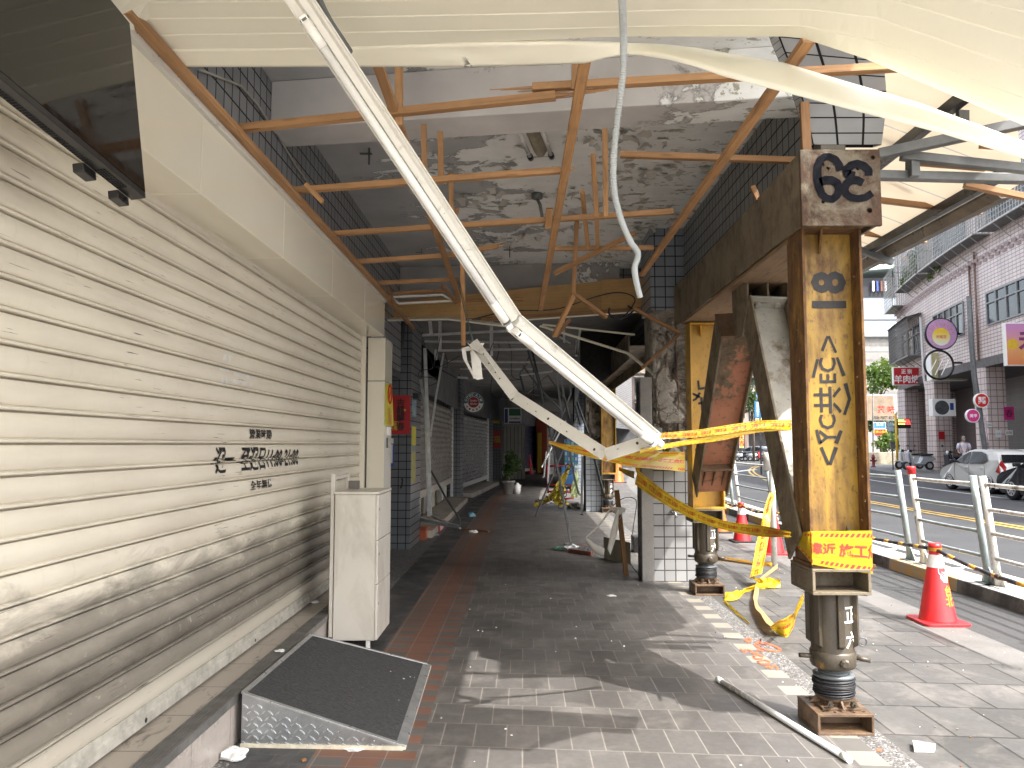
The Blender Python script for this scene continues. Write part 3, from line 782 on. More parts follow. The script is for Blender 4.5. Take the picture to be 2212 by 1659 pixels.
for k in range(6): g.box((-1.522+k*0.015, -1, STEP+0.006), (-1.515+k*0.015, 8.4, STEP+0.009))
g.build('nosing', plain('worn_aluminium', (0.20,0.195,0.185), 0.42, 0.55, 0.25, 8), stp, bevel=0.0015)

# ------------------------------------------------------------------ wide display above the shutter
P_tr, P_br = AY(280, 50, 2.52), AY(314, 415, 2.52)
P_bl = V((P_br.x - 0.0, 1.50, P_br.z + 0.085)); P_tl = P_tr + (P_bl - P_br)
ex, ez = (P_bl - P_br), (P_tr - P_br)
en = ez.normalized().cross(ex.normalized()); 
if en.x < 0: en = -en
tv = thing('led_display', 'large black glossy screen hung over the shutter, seen from below', 'screen', tuple(P_br))
g = MB(); g.prism([P_br, P_bl, P_tl, P_tr], -en*0.012); g.build('screen', plain('black_screen_glass', (0.006,0.006,0.006), 0.035, var=0.1, spec=0.45), tv)
bz = -ez.normalized()
g = MB(); g.prism([P_br+bz*0.001, P_bl+bz*0.001, P_bl+bz*0.022, P_br+bz*0.022], -en*0.05)
g.prism([P_br-en*0.012+bz*0.02, P_bl-en*0.012+bz*0.02, P_tl-en*0.012, P_tr-en*0.012], -en*0.03)
body = g.build('casing', M['black_plastic'], tv, bevel=0.002)
exn = ex.normalized()
g = MB()
for k in range(46): 
    p = P_br + exn*(0.30+k*0.0125) - en*0.028 + bz*0.0225
    g.prism([p, p+exn*0.006, p+exn*0.006-en*0.018, p-en*0.018], bz*0.0015)
g.build('vents', plain('vent_black', (0.003,0.003,0.003), 0.9), tv); g = MB()
for i in range(10):
    for j in range(4):
        p = P_br + exn*(0.10+i*0.014) - en*(0.014+j*0.009) + bz*0.0225
        g.prism([p, p+exn*0.009, p+exn*0.009-en*0.005, p-en*0.005], bz*0.0015)
g.build('speaker_grille', plain('vent_black', (0.003,0.003,0.003), 0.9), tv)
for s_ in (0.02, 0.22, 0.78):
    g = MB(); p = P_br + exn*s_ - en*0.048
    g.prism([p+bz*0.022, p+exn*0.07+bz*0.022, p+exn*0.07+bz*0.05, p+bz*0.05], -en*0.035); g.build('bracket', M['black_plastic'], tv, bevel=0.003)
g = MB(); p = P_br + exn*0.79 - en*0.07 + bz*0.05
g.tube([p, p+bz*0.03+exn*-0.01, p+bz*0.05-exn*0.03, p+bz*0.045-exn*0.06, p+bz*0.01-exn*0.09], 0.006, 8); g.build('power_lead', M['cable'], tv)

# ------------------------------------------------------------------ cabinet on a trolley
cb = thing('filing_cabinet', 'dirty white three drawer cabinet standing on a hand trolley', 'cabinet', (-1.24, 6.0, 0))
def cab_mat():
    t = NT('dirty_white_lacquer'); o = t.co('Object')
    c = t.ramp(t.noise(o, 2.0, 4), [(0.3,(0.60,0.565,0.50)),(0.7,(0.66,0.625,0.56))])
    sm = t.ramp(t.noise(t.co('Object', (1,1,0.45)), 3.2, 8, 0.7, 0.6), [(0.50, 0.0), (0.72, 0.55)])
    c = t.mix(sm, c, (0.34,0.30,0.24))
    return t.fin(c, t.ramp(sm, [(0,0.3),(1,0.55)]), 0, t.bump(t.noise(o, 3, 2), 0.04, 0.02))
M['cab'] = cab_mat()
x0, x1, y0, y1, zb, zt = -1.395, -1.09, 5.73, 6.26, 0.07, 1.13
g = MB(); g.box((x0, y0, zb), (x1, y1, zt)); g.build('carcass', M['cab'], cb, bevel=0.004)
g = MB(); g.box((x0-0.006, y0-0.008, zt+0.001), (x1+0.022, y1+0.008, zt+0.02)); g.build('top_panel', M['cab'], cb, bevel=0.003)
for a, c in ((0.075, 0.47), (0.476, 0.79), (0.796, 1.125)):
    g = MB(); g.box((x1+0.002, y0-0.004, a), (x1+0.020, y1, c)); d = g.build('drawer', M['cab'], cb, bevel=0.003)
    g = MB(); g.lathe([(0.009,0),(0.009,0.004),(0.005,0.005)], (x1+0.020, y0+0.03, (a+c)/2+0.06), (1,0,0), 14); g.build('lock', M['chrome'], d)
for px, py in ((x1-0.05, y0+0.03), (x1-0.05, y1-0.05)):
    g = MB(); g.box((px-0.014, py-0.014, 0.0), (px+0.014, py+0.014, zb)); g.build('foot', M['white_plastic'], cb, bevel=0.002)
g = MB(); g.box((x0-0.035, y0+0.01, 0.06), (x0-0.007, y0+0.05, 1.27)); g.box((x0-0.035, y1-0.05, 0.06), (x0-0.007, y1-0.01, 1.27)); g.box((x0-0.033, y0+0.05, 1.235), (x0-0.009, y1-0.05, 1.265))
g.lathe([(0.02,0),(0.02,0.03)], (x0-0.036, y0+0.03, 1.265), (1,0,0), 16)
g.build('trolley_frame', M['cab'], cb, bevel=0.004)
for yy in (y0+0.03, y1-0.06):
    g = MB(); g.lathe([(0.012,-0.003),(0.040,0.0),(0.046,0.006),(0.046,0.026),(0.040,0.032),(0.012,0.035)], (x0-0.02, yy, 0.046), (0,-1,0), 28); g.build('wheel', M['rubber'], cb)
g = MB(); g.box((-1.37, 6.05, 1.152), (-1.29, 6.10, 1.215)); solo(g, 'timber_offcut', plain('grey_timber', (0.16,0.145,0.13), 0.8), 'short grey timber offcut lying on top of the white cabinet', 'offcut', bevel=0.003)

# ------------------------------------------------------------------ ramp
A, B_, C, D = AZ(525,1500,STEP+0.004), AZ(672,1374,STEP+0.004), AZ(922,1437,0.012), AZ(866,1612,0.012)
rp = thing('access_ramp', 'steel chequer plate wheelchair ramp topped with a black mat', 'ramp', (-1.0, 4.5, 0))
def mat_rubber():
    t = NT('ribbed_black_mat'); o = t.co('Object')
    f = t.vor(t.co('Object', (1,1,0.2)), 55, out=0); n = t.noise(o, 40, 5, 0.75)
    c = t.ramp(n, [(0.3,(0.020,0.021,0.023)),(0.7,(0.06,0.06,0.062))])
    sp = t.ramp(t.noise(o, 70, 2), [(0.74, 0.0), (0.77, 1.0)])
    return t.fin(t.mix(sp, c, (0.4,0.38,0.35)), 0.75, 0, t.bump(t.math('ADD', f, n), 0.9, 0.006))
n_ = (B_-A).cross(D-A).normalized(); n_ = n_ if n_.z > 0 else -n_
g = MB(); g.prism([A+n_*0.002, B_+n_*0.002, C+n_*0.002, D+n_*0.002], n_*0.006); g.build('mat', mat_rubber(), rp)
def checker():
    t = NT('chequer_plate_steel'); o = t.co('Object')
    c = t.ramp(t.noise(o, 7, 6, 0.7), [(0.3,(0.28,0.295,0.30)),(0.6,(0.46,0.48,0.49)),(0.8,(0.62,0.64,0.65))])
    return t.fin(c, 0.32, 0.75, t.bump(t.noise(o, 40, 4), 0.15, 0.004))
M['checker'] = checker()
A0, D0 = V((A.x, A.y-0.012, 0.0)), V((D.x+0.012, D.y-0.012, 0.0))
g = MB()
g.prism([A0, D0, V((D0.x, D0.y, 0.013)), V((A.x, A.y-0.012, STEP+0.004))], (0, 0.010, 0))
dv = (D0-A0); dl = dv.length; dn = dv.normalized()
sd = V((0,0,1)).cross(dn); sd = sd if sd.y > 0 else -sd
for i in range(26):
    for j in range(7):
        x = (i + 0.5*(j % 2)) * 0.036 + 0.02; z = 0.016 + j*0.030
        if z > (STEP-0.012)*(1-x/dl) - 0.010 or x > dl: continue
        a = R(38 if (i+j) % 2 else -38)
        p = A0 + dn*x + V((0,0,z)) - sd*0.0005
        q = dn*math.cos(a) + V((0,0,1))*math.sin(a); w_ = q.cross(sd)
        g.prism([p-q*0.017, p+w_*0.0045, p+q*0.017, p-w_*0.0045], -sd*0.004, 1)
g.build('side_plate', [M['checker'], plain('bright_steel_lug', (0.62,0.64,0.65), 0.28, 0.8, 0.1)], rp)  # raised lugs coloured lighter than the plate
g = MB()
for p, q in ((A, B_), (B_, C), (A, D)): g.bar(p+n_*0.006, q+n_*0.006, 0.026, 0.014, n_, 0)
g.bar(D+n_*0.004, C+n_*0.004, 0.055, 0.014, n_, 0)
g.build('edge_trim', plain('brushed_edge_trim', (0.40,0.41,0.41), 0.35, 0.6, 0.2, 12), rp, bevel=0.002)
g = MB(); g.bar(A0+V((0,-0.003,0.008)), D0+V((0,-0.003,0.008)), 0.016, 0.018, mat=0); g.bar(D0+V((0.004,0,0.006)), V((C.x+0.02, C.y, 0.006)), 0.018, 0.014)
g.build('mastic_bead', plain('cream_mastic', (0.58,0.53,0.42), 0.7, var=0.2, scale=30, bump=0.5), rp)

# ------------------------------------------------------------------ strip ceiling, buckled at the street end
def strip_paint():
    t = NT('cream_ceiling_strip'); o = t.co('Object')
    c = t.ramp(t.noise(o, 1.4, 5), [(0.3,(0.73,0.70,0.58)),(0.7,(0.78,0.75,0.63))])
    d = t.math('MULTIPLY', t.ramp(t.noise(t.co('Object', (7, 16, 9)), 2.0, 6, 0.8, 2.0), [(0.66, 0.0), (0.70, 0.7)]), t.ramp(t.noise(o, 1.1, 2), [(0.55, 0.0), (0.65, 1.0)]))
    return t.fin(t.mix(d, c, (0.16,0.13,0.10)), 0.30, 0, t.bump(t.noise(o, 1.6, 2), 0.10, 0.05))
M['strip'] = strip_paint()
sc_ = thing('strip_ceiling', 'cream metal strip ceiling buckled and sagging towards the street', 'ceiling', (0, 2.5, ZF))
def lerp_line(P, u):
    if u <= P[0][0]: return P[0][1]
    for (a, b), (c, d) in zip(P[:-1], P[1:]):
        if u <= c: return b + (d-b)*(u-a)/(c-a)
    (a, b), (c, d) = P[-2:]
    return b + (d-b)*(u-a)/(c-a)
L1 = [(325,108),(725,104),(1000,93),(1344,80),(1475,80),(1690,80),(1735,84),(1867,128),(2212,273),(2330,330)]
LA = [(303,76),(725,70),(1100,64),(1475,55),(1728,55),(1890,88),(1900,92),(2212,213),(2330,262)]
LB = [(287,40),(725,37),(1100,30),(1475,21),(1749,20),(1896,38),(1906,42),(2212,150),(2330,196)]
LC = [(260,5),(725,2),(1100,-4),(1475,-14),(1762,-15),(1915,-4),(1928,0),(2212,84),(2330,125)]
LD = [(240,-36),(725,-37),(1100,-42),(1475,-50),(1770,-52),(1935,-40),(2212,25),(2330,58)]
LE = [(220,-76),(725,-77),(1100,-82),(1475,-90),(1770,-92),(1945,-82),(2212,-30),(2330,-5)]
def left_u(y): return 1131 - 1.454/y*1661
us0 = list(range(300, 2330, 24)) + [1690, 1728, 1735, 1749, 1867, 1890, 1900, 1896, 1906]
lines = [(L1, 2.934), (LA, 2.823), (LB, 2.711), (LC, 2.604), (LD, 2.497), (LE, 2.39)]
for (P, yp), (Q, yq) in zip(lines[:-1], lines[1:]):
    g = MB(); us = sorted(u for u in us0 if u > left_u(yp)+10)
    rows = []
    for u in us:
        a = AY(u, lerp_line(P, u), yp); c = AY(u-8, lerp_line(Q, u-8), yq)
        if u == us[0]: a = V((-1.454, yp, ZF)); c = V((-1.454, yq, ZF))
        d = (a-c).normalized(); up = V((0,0,1))
        rows.append([a+up*0.016-d*0.003, a+up*0.003-d*0.0008, a-d*0.0055, c+d*0.0055, c+up*0.003+d*0.0008, c+up*0.016+d*0.003])
    m = len(rows[0])
    for r in rows: g.v += r
    for i in range(len(rows)-1):
        for j in range(m-1):
            g.face((i*m+j, i*m+j+1, (i+1)*m+j+1, (i+1)*m+j), 0, None, False)
    g.build('ceiling_strip', M['strip'], sc_)
g = MB()
for k in range(17):
    y = 2.39 - k*0.1165
    g.prism([(-1.454,y-0.001,ZF+0.012),(-1.454,y-0.006,ZF),(-1.454,y-0.1105,ZF),(-1.454,y-0.1155,ZF+0.012)], (2.95, 0, 0))
g.build('ceiling_strip', M['strip'], sc_)
# the front strip has come away and twists down to the right
UP = [(328,108),(725,104),(1000,95),(1240,93),(1344,92),(1420,94),(1500,102),(1690,134),(1850,182),(1985,222),(2212,305),(2330,350)]
LO = [(380,145),(700,145),(1000,145),(1130,143),(1265,137),(1344,117),(1390,115),(1440,121),(1500,136),(1560,157),(1735,203),(2030,280),(2212,336),(2330,372)]
g = MB(); rows = []
for i in range(131):
    u = 330 + i*15.3
    f = max(0.0, min(1.0, (u-1150)/500)); f = f*f*(3-2*f)
    yu = 2.932 + 0.10*f; yl = 3.05 - 0.21*f
    ul = max(u, 372 + (u-330)*0.985) if u < 1000 else u
    a = AY(u, lerp_line(UP, u), yu); c = AY(ul, lerp_line(LO, ul), yl)
    if i == 0: a = V((-1.454, 2.936, ZF)); c = V((-1.454, 3.046, ZF))
    d = (c-a).normalized(); nn = (V((0,0,EYE))-a); nn = (nn - d*nn.dot(d)).normalized()
    row = [a - nn*0.03 + d*0.012, a - nn*0.010 - d*0.002, a, ]
    for k in range(1, 8):
        t = k/8
        dent = 0.010*noise.noise(V((u*0.011, t*1.6, 1.0)))*(1 if 900 < u < 1650 else 0.25) * math.sin(math.pi*t)
        row.append(a.lerp(c, t) + nn*(0.010*math.sin(math.pi*t)*f + dent))
    row += [c, c - nn*0.014 - d*0.004]
    rows.append(row)
m = len(rows[0])
for r in rows: g.v += r
for i in range(len(rows)-1):
    for j in range(m-1):
        if i and False: pass
        g.face((i*m+j, i*m+j+1, (i+1)*m+j+1, (i+1)*m+j), 0, None, True)
solo(g, 'loose_ceiling_strip', M['strip'], 'cream ceiling strip torn loose and twisting down across the top', 'ceiling strip')

# ------------------------------------------------------------------ timber ceiling frame
fr = thing('batten_frame', 'broken orange timber batten frame left hanging under the peeling ceiling', 'batten frame', (0, 5, 3.1))
def batten(u0, v0, y0, u1, v1, y1, w=0.040, h=0.034, mat='wood', parent=fr, up=(0,0,1), split=0):
    g = MB(); a, c = AY(u0, v0, y0), AY(u1, v1, y1)
    g.bar(a, c, w, h, up)
    if split:   # splintered end
        d = (c-a).normalized(); s = d.cross(V(up)).normalized()
        for k in range(7):
            o = s*(k-3)*w/8 + V((0,0,(rnd.random()-0.5)*h*0.7)); L = 0.05 + rnd.random()*0.22*split
            p = c + o - d*0.02
            g.prism([p - s*w/12, p + s*w/12, p + d*L + s*0.001], V((0,0,0.006)), 0)
    return g.build('batten', M[mat], parent, bevel=0.0015)
g = MB(); g.bar((-1.412, 2.6, 3.044), (-1.412, 8.0, 3.030), 0.042, 0.036); g.build('batten', M['wood'], fr, bevel=0.0015)
g = MB(); g.bar((-1.432, 8.0, 3.03), (-1.432, 10.0, 3.015), 0.042, 0.036); g.build('batten', M['wood'], fr, bevel=0.0015)
batten(505, 279, 3.79, 1200, 207, 3.60, 0.045, 0.036, split=1.2)
batten(1985, 142, 3.50, 1150, 190, 3.62, 0.045, 0.036, split=1.0)
batten(628, 412, 4.74, 1212, 368, 4.56, 0.042, 0.036, split=0.3)
batten(706, 506, 5.72, 1455, 457, 5.45, 0.042, 0.036)
batten(758, 566, 6.55, 985, 551, 6.50, 0.042, 0.036); batten(975, 549, 6.48, 1076, 531, 6.4, 0.04, 0.036, split=0.2)
batten(796, 612, 7.45, 990, 604, 7.40, 0.042, 0.036)
batten(1340, 334, 4.78, 1728, 347, 4.68, 0.042, 0.036)
batten(1195, 537, 6.3, 1412, 535, 6.3, 0.040, 0.034)
batten(1198, 591, 6.4, 1372, 503, 6.1, 0.038, 0.034)
batten(816, 138, 3.25, 994, 650, 8.0, 0.045, 0.030)
batten(1264, 128, 3.22, 1168, 668, 8.2, 0.050, 0.030)
batten(1748, 84, 2.95, 1386, 594, 7.1, 0.050, 0.030)
for a in ((862,130,3.70,862,272,3.72,0.040),(915,268,4.55,917,372,4.68,0.035),(951,286,4.75,953,395,4.70,0.035),(974,374,5.3,976,500,5.6,0.034),(988,450,5.7,980,480,5.7,0.04),
          (1244,130,3.5,1243,192,3.55,0.038),(1306,244,5.0,1309,466,5.40,0.036),(1281,334,5.0,1289,465,5.4,0.034),(1289,465,5.5,1291,535,6.2,0.032),(1258,414,5.3,1270,535,6.2,0.032),(1246,478,6.0,1239,634,6.6,0.034),
          (1187,450,5.45,1184,492,5.55,0.05),(930,470,5.6,944,498,5.7,0.05),(999,560,6.6,1001,745,7.2,0.042),(1737,222,4.25,1742,326,4.25,0.05),(1625,402,4.9,1638,432,4.9,0.03),(660,398,4.7,697,436,4.7,0.03)):
    batten(*a[:6], w=a[6], h=0.032)
batten(1236, 632, 6.6, 1310, 686, 6.7, 0.045, 0.03); batten(1240, 636, 6.6, 1197, 726, 6.9, 0.04, 0.03); batten(1232, 690, 7.0, 1200, 728, 7.0, 0.04, 0.03, 'wood_old')
batten(1368, 666, 8.3, 1466, 718, 8.35, 0.06, 0.03); batten(1470, 720, 8.35, 1386, 796, 8.3, 0.05, 0.03, 'wood_old')
batten(1040, 690, 9.8, 1384, 668, 9.6, 0.05, 0.05); batten(835, 655, 9.9, 1130, 645, 9.9, 0.045, 0.04)
g = MB(); g.prism([AY(846,693,10.0), AY(1372,676,9.9), AY(1372,600,9.9), AY(846,652,10.0)], (0,0.018,0)); g.build('plywood_board', M['ply'], fr)
g = MB(); g.prism([AY(1300,668,9.88), AY(1386,665,9.86), AY(1386,600,9.86), AY(1300,604,9.88)], (0,0.012,0)); g.build('plywood_board', M['ply'], fr)
# ceiling lining remnants on the far edge
g = MB(); g.bar(AY(838,690,9.6), AY(968,688,9.5), 0.11, 0.02, (0,-0.4,1)); g.bar(AY(968,688,9.5), AY(1095,703,9.3), 0.10, 0.02, (0,-0.4,1)); g.bar(AY(1098,694,9.5), AY(1378,674,9.4), 0.02, 0.015)
solo(g, 'lining_remnant', M['strip'], 'bent cream lining strip along the far edge of the opening', 'ceiling strip')
g = MB()
for a, c in (((846,642),(956,637)),((862,656),(978,650)),((846,642),(862,656)),((956,637),(978,650))): g.bar(AY(a[0],a[1],8.2), AY(c[0],c[1],8.2), 0.03, 0.02)
solo(g, 'ceiling_hatch', M['white_steel'], 'white metal hatch frame nailed to battens near the pilaster', 'hatch')
g = MB()
for a, c in (((838,621),(852,656)),((850,634),(960,628)),((955,615),(985,655))): g.bar(AY(a[0],a[1],8.15), AY(c[0],c[1],8.15), 0.05, 0.03)
solo(g, 'hatch_surround', M['wood_old'], 'old timber surround above the white hatch frame', 'batten')

# ------------------------------------------------------------------ things on the concrete ceiling
lf = thing('ceiling_lamp', 'old dusty twin tube lamp still fixed to the peeling ceiling', 'lamp', (0.35, 5.9, ZC))
a, c = AZ(1140, 255, ZC-0.02), AZ(1168, 325, ZC-0.02); d = (c-a).normalized(); s = V((d.y,-d.x,0))
g = MB(); g.prism([a-s*0.06, a+s*0.06, a+s*0.02-V((0,0,0.06)), a-s*0.02-V((0,0,0.06))], d*(c-a).length); g.build('reflector', plain('dusty_reflector', (0.30,0.26,0.19), 0.6, var=0.3), lf, bevel=0.003)
for q in (-0.088, 0.088):
    g = MB(); g.tube([a+s*q-V((0,0,0.05)), c+s*q-V((0,0,0.05))], 0.017, 14); tb = g.build('tube', M['tube_glass'], lf)
    for p in (a-d*0.0, c): g = MB(); g.tube([p+s*q-V((0,0,0.05))-d*0.03, p+s*q-V((0,0,0.05))+d*0.035], 0.024, 14); g.build('tube_holder', M['black_plastic'], tb)
jb = thing('junction_box', 'grey conduit box with a cut pipe stub on the ceiling', 'junction box', (0.4, 7, ZC))
p = AZ(1160, 418, ZC)
g = MB(); g.lathe([(0.055,0),(0.055,-0.05),(0.03,-0.06)], p, seg=16); g.build('box', M['grey_steel'], jb)
g = MB(); g.tube([p+V((0,0,-0.05)), p+V((0.03,-0.02,-0.12)), p+V((0.05,-0.03,-0.25))], 0.016, 10); g.build('pipe_stub', M['grey_steel'], jb)
for i, (u, v, lab) in enumerate(((796, 320, 'thin steel hanger bracket on the ceiling left of the long lamp'), (910, 537, 'thin steel hanger bracket on the ceiling just above the left back battens'), (1100, 532, 'thin steel hanger bracket on the ceiling behind the long lamp, near centre'))):
    p = AZ(u, v, ZC); g = MB(); g.box((p.x-0.07,p.y-0.02,ZC-0.05),(p.x+0.03,p.y+0.02,ZC-0.046)); g.box((p.x+0.0,p.y-0.01,ZC-0.14),(p.x+0.012,p.y+0.01,ZC))
    solo(g, 'hanger_bracket', M['dark_steel'], lab, 'bracket', 'hanger brackets on the ceiling')
# curled flakes of paint
g = MB(); fr_ = random.Random(4)
for i in range(420):
    x = fr_.triangular(-1.3, 1.75, 1.0); y = fr_.uniform(5.3, 10.0)
    n1 = noise.noise(V((x*1.6, y*1.3, 2.0)))
    if n1 < -0.15: continue
    s = fr_.uniform(0.03, 0.11); a = fr_.uniform(0, 6.28); cu = fr_.uniform(0.5, 1.5)
    e1, e2 = V((math.cos(a), math.sin(a), 0)), V((-math.sin(a), math.cos(a), 0)); b = len(g.v)
    for k in range(4):
        t = k/3; th = t*cu
        q = V((x,y,ZC-0.001)) + e1*(s*math.sin(th)/cu*1.0) - V((0,0,1))*(s*(1-math.cos(th))/cu)
        w_ = s*fr_.uniform(0.35,0.7)*(1-0.35*t)
        g.v += [q-e2*w_, q+e2*w_*fr_.uniform(0.6,1.2)]
    for k in range(3): g.face((b+2*k, b+2*k+1, b+2*k+3, b+2*k+2), 0)
tag(g.build('paint_flakes', plain('curled_paint_flake', (0.50,0.48,0.44), 0.7, var=0.25, scale=3), bld), kind='stuff')
g = MB()
for pts in ([(430,150,3.3),(520,185,3.7),(555,225,4.0),(600,292,4.8),(640,360,5.6),(700,440,7.0)],):
    P = [AX(u, v, XL+0.012) for u, v, y in pts]; g.tube(P, 0.008, 8)
solo(g, 'wall_cable', M['grey_cable'], 'pale cable clipped along the dark tiles above the fascia', 'cable')

# ------------------------------------------------------------------ long fallen lamp
P0, P1, P2 = AY(628, -30, 2.32), AY(1106, 692, 3.02), AY(1412, 947, 3.85)
lamp = thing('fallen_tube_lamp', 'long white tube lamp hanging diagonally from the ceiling, broken in two', 'lamp', tuple(P1))
def lamp_seg(a, c, off0, off1):
    d = (c-a).normalized(); tc_ = V((0,0,EYE)) - (a+c)/2
    n = (tc_ - d*tc_.dot(d)).normalized(); s = d.cross(n)
    if s.x > 0: s = -s               # s points to the lower left
    def sec(poly, mat, name, parent, p, q):
        g = MB(); pts = [s*x + n*y for x, y in poly]
        g.prism([p + k for k in pts], q - p); return g.build(name, mat, parent, bevel=0.0015)
    body = sec([(-0.040,-0.024),(0.040,-0.024),(0.043,-0.002),(0.039,-0.002),(0.037,-0.005),(0.014,-0.003),(0.004,0.016),(-0.018,0.016),(-0.027,-0.003),(-0.036,-0.005),(-0.038,0.004),(-0.043,0.004)], M['white_steel'], 'lamp_body', lamp, a, c)
    tp = s*0.022 + n*0.022
    g = MB(); g.tube([a + tp + d*off0, c + tp - d*off1], 0.0140, 20); tb = g.build('tube', M['tube_glass'], lamp)
    for p, q, e in ((a+d*(off0-0.02), a+d*(off0+0.075), a+d*(off0-0.022)), (c-d*(off1+0.075), c-d*(off1-0.02), c-d*(off1-0.022))):
        g = MB(); g.tube([p+tp, q+tp], 0.0158, 20); g.tube([e+tp-d*0.004, e+tp+d*0.004], 0.0163, 20, 1)
        g.build('tube_cap', [M['white_plastic'], M['dark_steel']], tb)
    for p in (a+d*(off0-0.035), c-d*(off1-0.035)):
        g = MB(); g.prism([p+tp-n*0.03-s*0.015, p+tp-n*0.03+s*0.015, p+tp+n*0.014+s*0.012, p+tp+n*0.014-s*0.012], d*0.02)
        g.build('tube_holder', M['white_plastic'], lamp, bevel=0.002)
    return d, n, s
lamp_seg(P0, P1, 0.12, 0.04)
d2, n2, s2 = lamp_seg(P1 + (P2-P1).normalized()*0.012 + V((0.004,0,-0.006)), P2, 0.05, 0.05)
g = MB(); g.tube([P2+n2*0.02-s2*0.0, P2+n2*0.02+d2*0.05], 0.02, 16); g.prism([P2-s2*0.042-n2*0.025, P2+s2*0.042-n2*0.025, P2+s2*0.042+n2*0.025, P2-s2*0.042+n2*0.016], d2*0.006); g.build('end_cap', M['white_plastic'], lamp, bevel=0.002)
# bent gear tray of the second lamp
tray = thing('bent_lamp_tray', 'bent perforated white lamp tray dangling below the long lamp', 'lamp tray', tuple(AY(1310,975,4.0)))
TP = [AY(1408,950,3.86), AY(1308,982,4.0), AY(1112,856,4.55), AY(1022,738,4.95)]
def tray_seg(a, c, w, flip=1):
    d = (c-a).normalized(); tc_ = V((0,0,EYE)) - (a+c)/2
    n = (tc_ - d*tc_.dot(d)).normalized(); s = d.cross(n); s = s if s.z > 0 else -s
    g = MB()
    for poly in ([(-w/2,0),(w/2,0),(w/2,-0.002),(-w/2,-0.002)], [(-w/2,-0.0025),(-w/2-0.002,-0.0025),(-w/2-0.004,0.022),(-w/2-0.001,0.022)], [(w/2,-0.0025),(w/2+0.002,-0.0025),(w/2+0.002,-0.03),(w/2,-0.03)]):
        g.prism([a + s*x + n*y for x, y in poly], c-a)
    o = g.build('tray_leaf', M['white_steel'], tray)
    L = (c-a).length; g = MB(); rr = random.Random(int(L*1000))
    k = 0.08
    while k < L-0.05:
        p = a + d*k + n*0.0008 + s*rr.uniform(-0.012, 0.012); r = rr.choice((0.003, 0.006, 0.008, 0.0025)); q = r*rr.choice((1, 1, 0.35))
        g.poly([p + d*(r*math.cos(t*0.524)) + s*(q*math.sin(t*0.524)) for t in range(12)]); k += rr.uniform(0.05, 0.13)
    g.build('knock_out', M['black_plastic'], o)
for a, c in zip(TP[:-1], TP[1:]): tray_seg(a, c, 0.060)
g = MB()
def ribbon(g, pts, w, side, mat=0):
    b = len(g.v)
    for p in pts: g.v += [p, p + V(side)*w]
    for i in range(len(pts)-1): g.face((b+2*i, b+2*i+1, b+2*i+3, b+2*i+2), mat, None, False)
ribbon(g, [AY(1112,862,4.56), AY(1050,770,4.8), AY(1012,748,4.9), AY(997,752,4.92), AY(1000,775,4.92), AY(1022,815,4.95), AY(1036,812,4.98)], 0.05, (0.5,0.5,-0.3))
ribbon(g, [AY(1026,742,4.96), AY(1016,760,4.97), AY(1022,818,4.99)], 0.06, (1,0.3,0.1))
o = g.build('folded_end', M['white_steel'], tray); md = o.modifiers.new('thickness', 'SOLIDIFY'); md.thickness = 0.003
g = MB(); g.tube([AY(990,606,6.5), AY(1003,670,5.9), AY(1015,718,5.2), AY(1022,740,4.97)], 0.004, 6); g.tube([AY(993,608,6.5), AY(1007,672,5.9), AY(1019,722,5.2), AY(1024,742,4.97)], 0.003, 6)
solo(g, 'hanging_wire', plain('green_wire', (0.05,0.09,0.08), 0.5), 'green twin wire holding up the bent lamp tray', 'wire')
def conduit(name, pts, r, mat, label):
    P = [AY(*p) for p in pts]; C = []
    n = 190
    for i in range(n+1): C.append(cat(P, i/n))
    g = MB(); Q, rs = [], []
    for i in range(n): 
        for t, k in ((0, 1.0), (0.35, 1.0), (0.5, 0.86), (0.85, 0.86)): Q.append(C[i].lerp(C[i+1], t)); rs.append(r*k)
    g.tube(Q, r, 10, rs=rs); return solo(g, name, mat, label, 'conduit')
M['conduit'] = plain('grey_flexible_conduit', (0.40,0.43,0.44), 0.4, var=0.12)
conduit('flexible_conduit', [(1343,-60,2.30),(1344,0,2.44),(1347,90,2.66),(1345,165,2.76),(1333,262,2.88),(1325,350,2.97),(1328,420,3.05),(1343,478,3.1),(1361,520,3.14),(1378,548,3.16),(1371,578,3.17),(1374,606,3.2),(1383,643,3.22)], 0.0135, M['conduit'], 'grey flexible conduit hanging free in front of the ceiling')
conduit('flexible_conduit', [(672,-60,2.32),(690,0,2.46),(712,45,2.58),(735,80,2.68),(756,112,2.76)], 0.012, plain('dark_flexible_conduit', (0.13,0.135,0.13), 0.45), 'dark flexible conduit behind the top of the long lamp')
